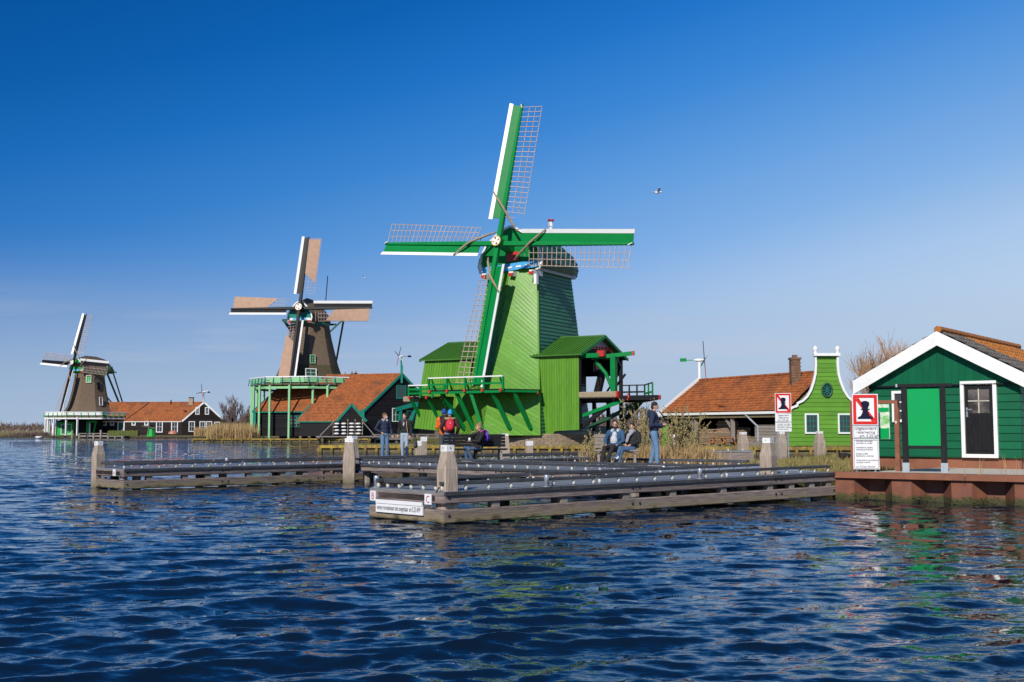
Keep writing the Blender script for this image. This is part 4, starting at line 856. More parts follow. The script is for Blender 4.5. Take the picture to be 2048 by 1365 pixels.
    for k in range(8):
        a, b = cor[k], cor[(k+1)%8]; m = MB(); m.bar(a+V(0,0,stage['h']), b+V(0,0,stage['h']), .16, .14); m.build('top_rail', M['white'], t)
        nn = 5
        for q in (.25, .55):
            m = MB(); m.bar(a+V(0,0,stage['h']*q+.05), b+V(0,0,stage['h']*q+.05), .05, .16); m.build('fence_board', trim['fence'], t)
        for i in range(nn): p = a.lerp(b, i/nn); o_ = V(p.x, p.y, 0).normalized(); m = MB(); m.bar(p+o_*.25-V(0,0,.2), p+o_*.02+V(0,0,stage['h']), .11, .11); m.build('rail_post', trim['post'], t)
        for f0, f1 in stage.get('panels', {}).get(k, ()):
            m = MB(); p0, p1 = a.lerp(b, f0), a.lerp(b, f1); m.prism([p0+V(0,0,.12), p1+V(0,0,.12), p1+V(0,0,stage['h']-.05), p0+V(0,0,stage['h']-.05)], V(p0.x, p0.y, 0).normalized()*.05); m.build('fence_panel', trim['panel'], t)
        m = MB(); m.bar(a*.99+V(0,0,-.42-a.z*.01+.0), b*.99+V(0,0,-.42-b.z*.01), .22, .3); m.build('stage_beam', trim['leg'], t)
    for ang, rad_, zl in stage['legs']:
        a = R(ang); p = V(rad_*math.cos(a), rad_*math.sin(a), 0); m = MB(); m.bar(p+V(0,0,zl), p+V(0,0,zst-.25), .26); m.build('stage_leg', trim['leg'], t)
    hl_ = lc(t, hubw); make_sails(t, hl_, tilt, phi, 10.3, **sails)
    return t
c2 = Vector((-28.1, 155.9))
mid = smock_mill('thatched_windmill', 'middle thatched windmill with brown canvas sails and a mint green stage', c2, R(13), .46,
    ([(8.65, 4.75), (9.4, 4.35), (10.4, 3.98), (12.2, 3.5), (14.2, 3.0), (16.2, 2.62)], 2), (16.35, 2.15, 3.4, 3.4, 3.45),
    dict(z=7.75, r=8.0, h=.85, beam=(17.0, 4.7), panels={0: ((.1, .35), (.6, .9)), 1: ((0, .3), (.55, .8)), 7: ((.2, .5),)},
         legs=[(a, 7.75, 0) for a in (203, 209, 221, 236, 252, 274)]+[(297, 7.5, 4.4), (312, 7.5, 5.4), (170, 7.5, 0), (185, 7.5, 0)]),
    at(599, 615.6, 151.5), R(13.3), R(1.0), dict(face=M['teal'], edge=M['white'], pole=M['capgreen'], deck=M['bankwood'], fence=M['mint'], post=M['teal'], leg=M['mint'], panel=M['mint']), True,
    dict(mats=dict(spar=M['black'], board=M['black'], edge=M['white'], lattice=M['lattice'], star=M['red']), start=2.0, lat=1.75, bw=.5, ww=.34, canvas=(.20, 1.3, True), nbar=20, sw=.42, strap=False))
ml = lambda x, y, z: lc(mid, (x, y, z))
def smock_window(t, x, z, w, h, rad, fm, pm, yaw=0.0):
    a = -math.pi/2+yaw; n = V(math.cos(a), math.sin(a), 0); u = V(-math.sin(a), math.cos(a), 0); o = n*rad+u*(x-w/2)+V(0, 0, z)
    return window(t, o, u, V(0, .12, 1).normalized() if yaw == 0 else (V(0,0,1)-n*.12).normalized(), w, h, fm, 2, 3, .1, .12, pane=pm)
smock_window(mid, -1.05, 10.55-.46, .8, 1.2, 3.72, M['mint'], M['glass'], R(45)); smock_window(mid, -1.5, 8.3-.46, 1.6, 1.55, 4.35, M['white'], M['capgreen'], R(45))
m = MB(); p = ml(-28.6+3.3, 155, 0); m.tube([V(1.9, .8, 18.5), V(2.2, .8, 22.6)], .06, 6); m.build('lightning_rod', M['black'], mid)
c1 = Vector((-86.6, 230.6))
left = smock_mill('thatched_windmill', 'smallest and farthest thatched windmill at the left edge with bare sails', c1, R(30), .46,
    ([(5.3, 5.0), (6.2, 4.4), (7.6, 3.95), (9.6, 3.5), (11.6, 3.15), (13.3, 2.95)], 0), (13.4, 2.5, 3.2, 4.8, 3.3),
    dict(z=4.35, r=8.6, h=.75, beam=(14.3, 4.6), panels={0: ((.1, .9),), 1: ((.05, .95),)},
         legs=[(a, 8.1, 0) for a in (190, 198, 207, 217, 236, 252, 268, 290, 306)]),
    at(146.5, 726, 226.9), R(11.8), R(5.2), dict(face=M['lime'], edge=M['white'], pole=M['capgreen'], deck=M['bankwood'], fence=M['white'], post=M['lime'], leg=M['white'], panel=M['white']), False,
    dict(mats=dict(spar=M['black'], board=M['black'], edge=M['white'], lattice=M['lattice'], star=M['newwood']), start=1.8, lat=1.7, bw=.45, ww=.45, nbar=20, sw=.42, lt=.06))
smock_window(left, .1, 11.1-.46, 1.0, 1.5, 3.12, M['white'], M['lime'], R(45))
smock_window(left, -.4, 9.7-.46, .7, 1.5, 3.3, M['black'], M['dark'], R(90)); smock_window(left, -.4, 6.5-.46, .8, 1.7, 4.1, M['white'], M['dark'], R(90))
m = MB(); m.prism([V(-2.6, -4.35, 5.3), V(-2.1, -4.4, 5.3), V(-2.15, -4.05, 6.9)], V(0, -.1, 0)); m.build('door_jamb', M['white'], left)

# ---------------------------------------------------------------- barns
def barn(name, label, A, g, e, z0, ze, zr, wallm, trim, roofm, pitch=.28, over=.35, ncol=60, nrow=22, wcol=None, backcol='apple_back'):
    """A: foot of the gable's near-left corner; g: along the gable; e: along the eaves, away from the gable."""
    A = Vector((A[0], A[1], z0)); t = thing(name, label, 'barn', A); g = Vector((g[0], g[1], 0)); e = Vector((e[0], e[1], 0)); Z = Vector((0, 0, 1))
    h, hr = ze-z0, zr-z0; W, L = g.length, e.length; gn, en_ = g/W, e/L
    P = lambda x, y, z: gn*x+en_*y+Z*z
    clad(t, P(0,0,0), P(W,0,0), P(W,0,hr), P(0,0,hr), W, hr, wallm, M['dark'], pitch, 0, .035, .02, poly=[(0,0),(W,0),(W,h),(W/2,hr),(0,h)])
    clad(t, P(0,L,0), P(0,0,0), P(0,0,h), P(0,L,h), L, h, wallm, M['dark'], pitch, 0, .035, .02)
    m = MB(); m.prism([P(W,0,0), P(W,L,0), P(W,L,h), P(W,0,h)], gn*-.08); m.prism([P(0,L,0), P(W,L,0), P(W,L,h), P(W/2,L,hr), P(0,L,h)], en_*-.08); m.build('back_wall', wallm, t)
    sl = (hr-h)/(W/2); d = over; E0, E1 = P(-d, -.18, h-d*sl), P(-d, L+.18, h-d*sl); R0, R1 = P(W/2, -.18, hr), P(W/2, L+.18, hr); F0, F1 = P(W+d, -.18, h-d*sl), P(W+d, L+.18, h-d*sl)
    m = MB(); m.prism([E0, E1, R1, R0], Z*-.09); m.prism([R0, R1, F1, F0], Z*-.09); ro = m.build('roof', M['bankwood'], t)
    tile_field(ro, E1, E0, R1, R0, roofm, ncol, nrow); tile_field(ro, F0, F1, R0, R1, roofm, max(8, ncol//3), nrow)
    m = MB(); n = max(6, int(L/.5))
    for i in range(n): m.tube([R0.lerp(R1, i/n)+Z*.03, R0.lerp(R1, (i+1.05)/n)+Z*.045], [.11, .10], 6)
    m.build('ridge_tiles', roofm, ro, kind='stuff')
    for a, b in ((E0, R0), (F0, R0), (E1, R1), (F1, R1)):
        m = MB(); q = (a-R0) if a in (E0, F0) else (a-R1); off = -en_*.08 if b is R0 else en_*.08
        m.bar(a+off+Z*.0, b+off+Z*.0, .07, .30, up=Z); m.build('barge_board', trim, t)
    m = MB(); m.bar(E0-gn*.06-Z*.06, E1-gn*.06-Z*.06, .12, .13); m.build('gutter', trim, t)
    return t, P, W, L, h, hr, gn, en_
Z3 = Vector((0, 0, 1))
# big black sawmill barn by the middle mill
A = at(728, 870, 145.4); ga = Vector((.80, .60, 0))*10.8; ea = Vector((-15.3, 6.0, 0))*1.0
bb, P, W, L, h, hr, gn, en_ = barn('black_barn', 'big black timber barn with an orange tiled roof beside the middle mill', (A.x, A.y), ga, ea, .75, 4.25, 8.95, M['tar'], M['teal'], M['tile'], .30, .3, 64, 26)
window(bb, P(4.7, 0, 4.9)-en_*.06, gn, Z3, 1.5, 1.8, M['teal'], 4, 2, .12)
window(bb, P(6.3, 0, 1.6)-en_*.06, gn, Z3, 1.6, 1.8, M['mint'], 3, 3, .12); window(bb, P(9.0, 0, 1.7)-en_*.06, gn, Z3, 1.0, 1.2, M['teal'], 1, 1, .14); window(bb, P(4.1, 0, 1.9)-en_*.06, gn, Z3, 1.1, 1.8, M['white'], 2, 2, .1, pane=M['capgreen'])
m = MB(); m.box((P(7.7, 0, 4.9)-en_*.2), (.3, .3, .9)); m.build('wall_lamp', M['black'], bb)
uf = -en_
window(bb, P(0, 11.2, 1.2)-gn*.06, uf, Z3, 1.8, 1.5, M['teal'], 3, 3, .08, bmat=M['mint']); window(bb, P(0, 9.3, 1.2)-gn*.06, uf, Z3, .95, 1.5, M['mint'], 1, 4, .1, bmat=M['mint']); window(bb, P(0, 6.6, 1.1)-gn*.06, uf, Z3, 1.0, 1.9, M['teal'], 2, 3, .1)
for y0 in (13.6, 10.6, 7.4): m = MB(); m.bar(P(-.08, y0, .1), P(-.08, y0, 3.2), .12); m.build('door_post', M['black'], bb)
m = MB(); m.bar(P(-.07, 15.6, 2.75), P(-.07, 8.2, 2.75), .1, .16); m.build('door_rail', M['black'], bb)
m = MB(); m.bar(P(-.12, L+.1, -.1), P(-.12, L+.1, h), .4); m.build('corner_board', M['teal'], bb); m = MB(); m.bar(P(-.16, 0.05, .8), P(-.16, 0.05, h), .45); m.build('corner_board', M['teal'], bb)
m = MB(); m.tube([P(2.2, 7.6, 6.0), P(2.2, 7.6, 6.9)], .14, 8); m.build('roof_vent', M['greymetal'], bb)
q = P(W/2, -.2, hr-1.2); m = MB(); m.bar(q, q+Z3*2.4, .26); m.build('ridge_post', M['teal'], bb)
# log slide with a teal crane against the gable
t = thing('log_slide', 'teal log hoist with a slanting boom at the black barn gable', 'hoist', bb.location+P(5.0, 0, 0)-en_*.6, math.atan2(ga.y, ga.x))
m = MB(); m.bar((-.9, 0, 3.5), (3.0, -.3, 4.5), .3, .5); m.build('boom', M['teal'], t); m = MB(); m.bar((2.9, -.3, 4.45), (3.2, -.32, 4.55), .45, .6); m.build('boom_end', M['white'], t)
m = MB(); m.bar((.5, -.1, .3), (2.2, -.3, 4.2), .7, .16); m.build('slide_board', M['teal'], t); m = MB(); m.bar((-.2, 0, .0), (-.2, 0, 3.7), .35); m.build('post', M['teal'], t)
m = MB(); m.bar((1.5, .1, .3), (2.4, .0, 3.4), .35, .12); m.build('slide_board', M['teal'], t)
# small shed in front of it
A = at(673, 872, 143.6); g2 = Vector((3.25, .55, 0)); e2 = Vector((-4.95, 1.3, 0))
ss, P2, W2, L2_, h2, hr2, gn2, en2 = barn('small_shed', 'small black shed with an orange roof and rack under its gable', (A.x, A.y), g2, e2, .8, 2.95, 4.85, M['tar'], M['teal'], M['tile'], .25, .25, 26, 11)
for i in range(5):
    for k in range(2): m = MB(); p = P2(.2+k*2.5, i*1.25+.2, 0); m.bar(p+Z3*-1.6, p+Z3*0, .34); m.build('pile', M['bankwood'], ss)
t = thing('boat_rack', 'open wooden rack of white foam floats under the shed gable', 'rack', ss.location+P2(-.2, 0, 0)+Vector((.08, -.45, 0)), math.atan2(g2.y, g2.x))
for i in range(5): x = -.25+i*.92; m = MB(); m.bar((x, 0, .1), (x, 0, 2.15), .1); m.build('upright', M['lumber'] if i != 1 else M['tar'], t)
for j in range(5): m = MB(); m.bar((-.3, 0, .15+j*.42), (3.5, 0, .15+j*.42), .3, .05); m.build('shelf', M['black'], t)
m = MB(); m.prism([(-2.4, -.6, 0), (5.6, -.6, 0), (5.6, .9, 0), (-2.4, .9, 0)], (0, 0, -.14)); m.build('jetty_deck', M['wood'], t)
for x0, x1 in ((-1.9, -.1), (5.0, 3.4)): m = MB(); m.bar((x0, -.1, .05), (x1, -.1, 1.9), .1); m.build('stay', M['wood'], t)
for x in (-1.6, 1.0, 3.8): m = MB(); m.bar((x, -.3, -1.6), (x, -.3, -.1), .3); m.build('pile', M['bankwood'], t)
fm_ = MB(); fm_.ell((0, 0, 0), (.36, .16, .13), 8, 5); fme = fm_.mesh('foam_float'); rr_ = random.Random(5)
for i in range(4):
    for j in range(4):
        o = link('foam_float', fme, M['foam'], None, True); o.location = t.location+Matrix.Rotation(t.rotation_euler.z, 3, 'Z') @ V(.2+i*.92+rr_.uniform(-.06, .06), -.05, .31+j*.42); o.rotation_euler = (rr_.uniform(-.1, .1), 0, t.rotation_euler.z+rr_.uniform(-.3, .3))
        tag(o, 'white foam float on the '+('lowest', 'second lowest', 'second highest', 'highest')[j]+' rack shelf, '+('left end', 'second bay', 'third bay', 'right end')[i], 'float', 'white floats in the rack')
# dark working jetties in front of the barn gable
t = thing('barn_jetty', 'low dark timber jetty along the waterside of the black barn', 'jetty', bb.location+P(.2, 0, -.75)-en_*1.3, math.atan2(ga.y, ga.x))
m = MB(); m.prism([(0, 0, 1.05), (11.5, 0, 1.05), (11.5, 1.2, 1.05), (0, 1.2, 1.05)], (0, 0, -.2)); m.build('deck', M['wood'], t); m = MB(); m.bar((0, -.1, .45), (11.5, -.1, .45), .2, .3); m.build('waling', M['wood'], t)
for i in range(8): m = MB(); m.bar((i*1.6+.1, .1, -1), (i*1.6+.1, .1, .9), .32); m.build('pile', M['wood'], t)
t = thing('concrete_block', 'pale flat concrete block on the grass by the mint stage legs', 'block', G(585, 877, .46)+V(0, 0, .0)); m = MB(); m.bar((-.75, 0, .2), (.75, 0, .2), .9, .45, ch=.06); m.build('body', M['paving'], t)

# long brown house by the far mill
A = at(364, 866, 224.5+2.6); g3 = Vector((7.5, 2.2, 0)); e3 = Vector((-19.6, 2.4, 0))
lh, P3, W3, L3, h3, hr3, gn3, en3 = barn('long_house', 'long dark house with an orange roof beside the farthest mill', (A.x, A.y), g3, e3, .46, 3.55, 7.15, M['brownboard'], M['white'], M['tile'], .34, .3, 60, 22)
lh['category'] = 'house'
for x, z, w, hh in ((1.2, .75, 1.2, 2.1), (3.3, .75, 1.15, 2.1), (4.6, .75, 1.15, 2.1), (6.2, .75, 1.1, 2.0), (2.45, 4.2, .8, 1.5), (4.3, 4.2, .8, 1.5)): window(lh, P3(x, 0, z)-en3*.06, gn3, Z3, w, hh, M['white'], 2, 2, .14, .1)
for y, w, hh, z in ((2.2, 1.4, 2.3, .6), (5.4, 1.4, 2.3, .6), (7.9, .85, .95, 2.0), (10.6, .85, .95, 2.0), (15.2, .85, .95, 2.0), (16.9, .95, .95, 2.0)): window(lh, P3(0, y, z)-gn3*.06, -en3, Z3, w, hh, M['white'], 2 if w > 1 else 1, 2 if w > 1 else 1, .16, .1, pane=None if w > 1 else M['capgreen'])
o = window(lh, P3(0, 13.6, .1)-gn3*.06, -en3, Z3, 1.5, 2.75, M['white'], 1, 1, .2, .1, pane=M['capgreen']); o.name = 'door'
m = MB(); q = P3(W3/2-.2, 2.2, hr3-.5); m.box(q+Z3*.65, (.8, .8, 1.5)); ch_ = m.build('chimney', M['brick'], lh); m = MB(); m.box(q+Z3*1.45, (.95, .95, .14)); m.build('cap', M['black'], ch_)
m = MB(); q = P3(W3/2-.5, 6.2, hr3-.3); m.tube([q, q+Z3*.8], .12, 8); m.build('roof_vent', M['black'], lh)
m = MB(); a_ = P3(W3/2-.1, 11.2, hr3+.02); b_ = P3(-.2, 12.0, h3-.1); m.bar(a_, b_, .22, .12); m.build('valley_strip', M['black'], lh)
for x0, x1 in ((1.0, 2.0), (5.6, 6.6)): m = MB(); m.box(P3(1.2+x0*.2, x0, 5.0), (.5, .5, .12)); m.build('skylight', M['glass'], lh)
# bits around the far mill
t = thing('ground_cabin', 'vivid green cabin under the white stage of the far mill', 'cabin', at(131, 866, 226.8)); t.location.z = .46
m = MB(); m.box((0, 1.2, 1.35), (3.4, 2.4, 2.7)); m.build('wall', M['lime'], t); window(t, V(.1, -.06, .2), V(1,0,0), Z3, 1.15, 2.1, M['white'], 1, 2, .12, .08, pane=M['lime']); window(t, V(-.9, -.06, .2), V(1,0,0), Z3, 1.0, 2.1, M['white'], 1, 1, .12, .08, pane=M['capgreen'])
m = MB(); m.prism([(-1.9, -.2, 2.7), (1.9, -.2, 2.7), (1.9, 2.6, 3.1), (-1.9, 2.6, 3.1)], (0, 0, .12)); m.build('roof', M['black'], t)
t = thing('hoist_frame', 'green timber hoist with a white post beside the far mill', 'hoist', at(182, 866, 226.6)); t.location.z = .46
m = MB(); m.bar((-.8, 0, 2.75), (1.1, 0, 2.75), .4, .35); m.build('boom', M['lime'], t); m = MB(); m.bar((-.7, 0, 0), (-.7, 0, 2.6), .5, .3); m.build('side_board', M['lime'], t); m = MB(); m.bar((.4, 0, 0), (.9, 0, 2.6), .35, .2); m.build('brace', M['lime'], t)
m = MB(); m.bar((-.2, -.2, 0), (-.2, -.2, 2.5), .25); m.build('post', M['white'], t); m = MB(); m.box((-.3, -.3, .12), (1.0, .5, .2)); m.build('foot', M['white'], t)
t = thing('far_landing', 'low grey landing stage at the water under the far mill', 'jetty', (G(95, 877, 0).x, 225.6, 0)); m = MB(); m.bar((1.3, 0, .85), (10.6, 0, .85), .8, .16); m.build('deck', M['wood'], t); m = MB(); m.bar((1.3, -.45, .35), (10.4, -.45, .35), .12, .3); m.build('waling', M['wood'], t)
for x, hh in ((0, 1.5), (1.4, .8), (3.0, .8), (4.3, .8), (5.7, 1.55), (7.2, .8), (8.6, .8), (10.0, 1.6)): m = MB(); m.bar((x, -.5, -.6), (x, -.5, hh), .32); m.build('pile', M['wood'], t)
def hedge(label, c, d):
    t = thing('hedge', label, 'hedge', c); r = random.Random(4); m = MB()
    for k in range(1600):
        p = V(r.uniform(-d[0], d[0]), r.uniform(-d[1], d[1]), r.uniform(0, d[2])); s = r.uniform(.05, .11); n = V(r.gauss(0,1), r.gauss(0,1), r.gauss(0,1)).normalized(); u = n.orthogonal().normalized()*s; w = n.cross(u)
        m.add([p-u, p+w*.6, p+u, p-w*.6], [(0,1,2,3)])
    m.box((0, 0, d[2]*.46), (d[0]*1.92, d[1]*1.9, d[2]*.9)); m.build('foliage', M['hedge'], t)
hedge('low clipped hedge on the bank before the long house', G(247, 872.5, .46), (2.85, .5, 1.05))
# garden mill models
def garden_mill(name, label, p, mt, sc, yaw):
    t = thing(name, label, 'model windmill', p, yaw, 'model windmills on the far bank'); m = MB(); m.lathe([(.85*sc, 0), (.62*sc, 1.0*sc), (.5*sc, 1.6*sc)], 8); m.build('body', mt, t)
    m = MB(); m.ell((0, .05, 1.75*sc), (.55*sc, .65*sc, .35*sc), 8, 5); m.build('cap', M['tar'], t); sa = MB(); 
    for k in range(4):
        a = R(8)+k*math.pi/2; m = MB(); m.bar((0, -.8*sc, 1.8*sc), (math.sin(a)*1.5*sc, -.8*sc, 1.8*sc+math.cos(a)*1.5*sc), .16*sc, .06); m.build('sail', M['wood'], t)
garden_mill('garden_windmill', 'small vivid green model windmill before the long house', G(302, 873.5, .46), M['lime'], .9, -R(15))
garden_mill('garden_windmill', 'small grey model windmill at the right of the long house', G(382, 868, .46)+V(0, -3, 0), M['greymetal'], .95, -R(20))
t = thing('red_canopy', 'small faded red canopy on the far bank by the long house', 'canopy', G(346, 872, .46)); m = MB(); m.lathe([(.95, .35), (.8, .75), (.35, .98), (.05, 1.02)], 10); m.build('roof', mat('faded_red', (.5,.2,.13), nscale=3), t)
for x in (-.6, .6): m = MB(); m.bar((x, 0, 0), (x, 0, .6), .1); m.build('leg', M['wood'], t)
# small wind turbines on the roofs
def turbine(label, p, sc, post, yaw, a0, h=2.6, tail=M['sail']):
    t = thing('wind_turbine', label, 'wind turbine', p, yaw, 'little wind turbines on the roof ridges'); m = MB(); m.bar((0, 0, -.6), (0, 0, h), .16*sc); m.build('mast', post, t)
    m = MB(); m.tube([(0, -.35*sc, h+.15), (0, .1*sc, h+.15), (0, .45*sc, h+.15)], [.08*sc, .13*sc, .06*sc], 8); hb = m.build('nacelle', M['white'], t, True); m = MB(); m.bar((0, .4*sc, h+.15), (0, 1.1*sc, h+.15), .05*sc); m.box((0, 1.25*sc, h+.18), (.04, .5*sc, .26*sc)); m.build('tail_vane', tail, t)
    for k in range(4):
        a = a0+k*math.pi/2; m = MB(); d = V(math.sin(a), 0, math.cos(a)); m.bar(V(0, -.38*sc, h+.15)+d*.08, V(0, -.38*sc, h+.15)+d*1.5*sc, .13*sc, .035, up=(0,1,0), w1=.07*sc); m.build('blade', (M['black'], M['white'], M['red'], M['black'])[k] if post is not M['white'] or k else M['black'], t)
q = bb.location+P(W/2, -.1, hr+.6); turbine('little wind turbine on a teal mast above the black barn', q, .95, M['teal'], R(-60), R(30), 1.6, M['black'])
q = lh.location+P3(W3/2, -.15, hr3+.2); turbine('little wind turbine on a white mast above the long house', q, 1.15, M['white'], R(-30), R(-10), 1.7, M['black'])

# ---------------------------------------------------------------- lumber shed with the apple green gable
F = 69.0/64.0; S_ = 32.6
fz0 = 1.6-32/S_; fc = at(1656, 892, 69.0)
t = thing('lumber_shed', 'open lumber shed with an orange roof and a scrolled apple green gable', 'shed', (fc.x, fc.y, fz0)); sh = t
wl = lambda x, y=0.0, z=0.0: V(x, y, z)
px = lambda x: (x-1656)/S_; pz = lambda y: (892-y)/S_
half = [(-2.42, 0), (-2.42, 2.05), (-2.05, 2.32), (-1.55, 2.5), (-1.35, 2.5), (-1.33, 2.68)]
curve = [(-1.33, 2.68), (-1.02, 2.95), (-.80, 3.35), (-.66, 3.9), (-.60, 4.5), (-.58, 5.0), (-.60, 5.42)]
pz_l = [(-2.42, 0), (-2.42, 2.12), (-2.15, 2.34), (-1.85, 2.44), (-1.82, 2.6), (-1.5, 2.75)]+[(-1.22, 3.02), (-1.0, 3.4), (-.82, 3.9), (-.70, 4.4), (-.66, 5.0), (-.68, 5.55)]
out = [(-x, z) for x, z in pz_l]; poly = [(x+2.5, z) for x, z in [(-x, z) for x, z in pz_l]]+[(x+2.5, z) for x, z in reversed(pz_l)]
poly = [(5-x, z) for x, z in poly]
poly = [(pz_l[0][0]+2.5, 0)]+[(-pz_l[0][0]+2.5, 0)]+[(-x+2.5, z) for x, z in pz_l[1:]]+[(x+2.5, z) for x, z in reversed(pz_l[1:])]
clad(sh, (-2.5, 0, 0), (2.5, 0, 0), (2.5, 0, 6), (-2.5, 0, 6), 5, 6, M['apple2'], M['apple_back'], .265, 0, .03, .012, poly=poly, backname='facade')
for sx in (-1, 1):
    pts = [(sx*x, -.10, z) for x, z in pz_l[1:]]
    pp = [Vector(p) for p in pts]; ou, inn = [], []
    for i, p in enumerate(pp):
        dd = (pp[min(i+1, len(pp)-1)]-pp[max(i-1, 0)]).normalized(); nn = Vector((dd.z, 0, -dd.x))*sx; ou.append(p-nn*-.06); inn.append(p-nn*.075)
    k = len(pp); fv = ou+inn; m = MB(); m.add([q+V(0, -.06, 0) for q in fv]+[q+V(0, .12, 0) for q in fv], [(i, i+1, k+i+1, k+i) for i in range(k-1)]+[(2*k+i, 2*k+i+1, i+1, i) for i in range(k-1)]+[(k+i, k+i+1, 3*k+i+1, 3*k+i) for i in range(k-1)]); m.build('scroll_trim', M['white'], sh)
    m = MB(); m.lathe([(.1, 5.6), (.12, 5.68), (.07, 5.74), (.15, 5.86), (.16, 5.95), (.1, 6.06), (.03, 6.12)], 10, (sx*.68, -.1, 0)); m.build('finial_ball', M['white'], sh, True)
m = MB(); m.box((0, -.12, 5.58), (1.62, .3, .17)); m.build('cornice', M['white'], sh)
for x0 in (px(1610), px(1676)): window(sh, (x0, -.05, pz(868)), V(1,0,0), Z3, .86, 1.24, M['white'], 1, 1, .09, .07); window(sh, (x0+.09, -.045, pz(868)+.09), V(1,0,0), Z3, .68, 1.06, M['teal'], 3, 3, .045, .05)
oc = V(0, -.06, pz(781)); m = MB(); m.tube([oc+V(.30*math.cos(a), 0, .41*math.sin(a)) for a in [2*math.pi*i/24 for i in range(25)]], .06, 8); ow = m.build('oval_window', M['capgreen'], sh, True)
m = MB(); m.add([oc+V(.3*math.cos(a), .02, .41*math.sin(a)) for a in [2*math.pi*i/24 for i in range(24)]], [tuple(range(24))]); m.build('pane', M['dark'], ow)
for k in range(4): a = math.pi*k/4; m = MB(); d = V(.29*math.cos(a), 0, .40*math.sin(a)); m.bar(oc-d, oc+d, .035, .03, up=(0,1,0)); m.build('glazing_bar', M['teal'], ow)
m = MB(); m.bar((-2.5, .1, -.22), (3.6, .1, -.22), .5, .4, ch=.04); m.build('sill_beam', M['tar'], sh); m = MB(); m.bar((-9, .2, -.66), (6, .2, -.66), .3, .2, ch=.03); m.build('sill_beam', M['bankwood'], sh)
rd = Vector((-.43, .903, 0)); cd = Vector((-.903, -.43, 0)); LR = 13.3; HWD = 2.75   # ridge runs back and to the left; cd points to the near eave
zr_, ze_ = 1.6+115.2/S_-fz0, 1.6+37.6/S_-fz0
Rg0 = V(0, .35, zr_); Rg1 = Rg0+rd*LR; Ev0, Ev1 = V(-2.45, .2, ze_), Rg1+cd*3.35+Z3*(ze_-zr_); Ev1.z = ze_; Ob0, Ob1 = Rg0-cd*HWD+Z3*(ze_-zr_), Rg1-cd*3.0+Z3*(ze_-zr_)
m = MB(); dn_ = Z3*-.30; m.prism([Ev0+dn_, Ev1+dn_, Rg1+dn_, Rg0+dn_], Z3*-.08); m.prism([Rg0+dn_, Rg1+dn_, Ob1+dn_, Ob0+dn_], Z3*-.08); ro = m.build('roof', M['bankwood'], sh)
tile_field(ro, Ev1, Ev0, Rg1, Rg0, M['tile'], 50, 14, sag=.03); tile_field(ro, Ob0, Ob1, Rg0, Rg1, M['tile'], 30, 12)
m = MB()
for i in range(30): m.tube([Rg0.lerp(Rg1, i/30)+Z3*.03, Rg0.lerp(Rg1, (i+1.06)/30)+Z3*.05], [.13, .12], 6)
m.build('ridge_tiles', M['tile'], ro, kind='stuff')
m = MB(); m.bar(Ev0+cd*.05-Z3*.08, Ev1+cd*.05-Z3*.08, .14, .16); m.build('gutter', M['white'], sh)
for e_ in (Ev1, Ob1): m = MB(); m.bar(e_+rd*.1+Z3*.02+(e_-Rg1).normalized()*.35, Rg1+rd*.1+Z3*.06, .08, .34); m.build('barge_board', M['white'], sh)
e2w = lambda f, d=0, z=0: Ev0.lerp(Ev1, f)-cd*d+Z3*(z-ze_)
for f in (.0, .42, .72, .98):
    m = MB(); m.bar(e2w(f, .25, -.5), e2w(f, .25, ze_-.1), .26); m.build('post', M['wood'], sh)
    if f > .1: m = MB(); m.bar(e2w(f, .25, 1.0), e2w(f+.075, .25, ze_-.1), .14, .14); m.build('knee_brace', M['wood'], sh); 
m = MB(); m.bar(e2w(0, .25, ze_-.16), e2w(1, .25, ze_-.16), .22, .22); m.build('wall_plate', M['wood'], sh)
m = MB(); m.prism([e2w(0, 5.0, 0), e2w(1, 5.0, 0), e2w(1, 5.0, ze_), e2w(0, 5.0, ze_)], cd*-.1); m.prism([e2w(.99, .3, 0), e2w(.99, 5.0, 0), e2w(.99, 5.0, ze_), e2w(.99, .3, ze_)], rd*.1); m.build('back_wall', M['tar'], sh)
clad(sh, e2w(.24, .15, -.5), e2w(.0, .15, -.5), e2w(.0, .15, ze_-.85), e2w(.24, .15, ze_-.85), 3.4, 2.2, M['wood'], M['dark'], .24, 0, .035, .02, name='grey_board')
m = MB(); m.tube([e2w(.30, -.05, ze_-.12), e2w(.215, .1, ze_-.95), e2w(.215, .1, -.2)], .06, 8); m.build('down_pipe', M['greymetal'], sh)
m = MB(); q = Rg0.lerp(Rg1, .165)+cd*.5; m.box(q+Z3*.0, (.56, .56, 1.8)); chm = m.build('chimney', M['chimneybrick'], sh)
bk_ = MB(); bk_.box((0, 0, 0), (.18, .1, .088)); bkm = bk_.mesh('brick')
for c in range(13):
    for k in range(3):
        o = link('brick', bkm, M['chimneybrick'], chm); o.location = q+V(-.19+k*.19+(.04 if c % 2 else -.02), -.25, -.5+c*.105)
        o = link('brick', bkm, M['chimneybrick'], chm); o.location = q+V(-.25, -.19+k*.19+(.04 if c % 2 else -.02), -.5+c*.105); o.rotation_euler = (0, 0, R(90))
m = MB(); m.box(q+Z3*.95, (.68, .68, .14)); m.box(q+Z3*1.1, (.28, .28, .18)); m.build('chimney_cap', M['chimneybrick'], chm)
m = MB(); m.box(q+V(.35, -.1, -.5), (.3, .2, .12)); m.build('flashing', M['white'], sh)
q = sh.location+Rg1+Z3*.1; turbine('little wind turbine on a white mast at the left end of the lumber shed', q, .95, M['white'], R(70), R(-20), 1.25)
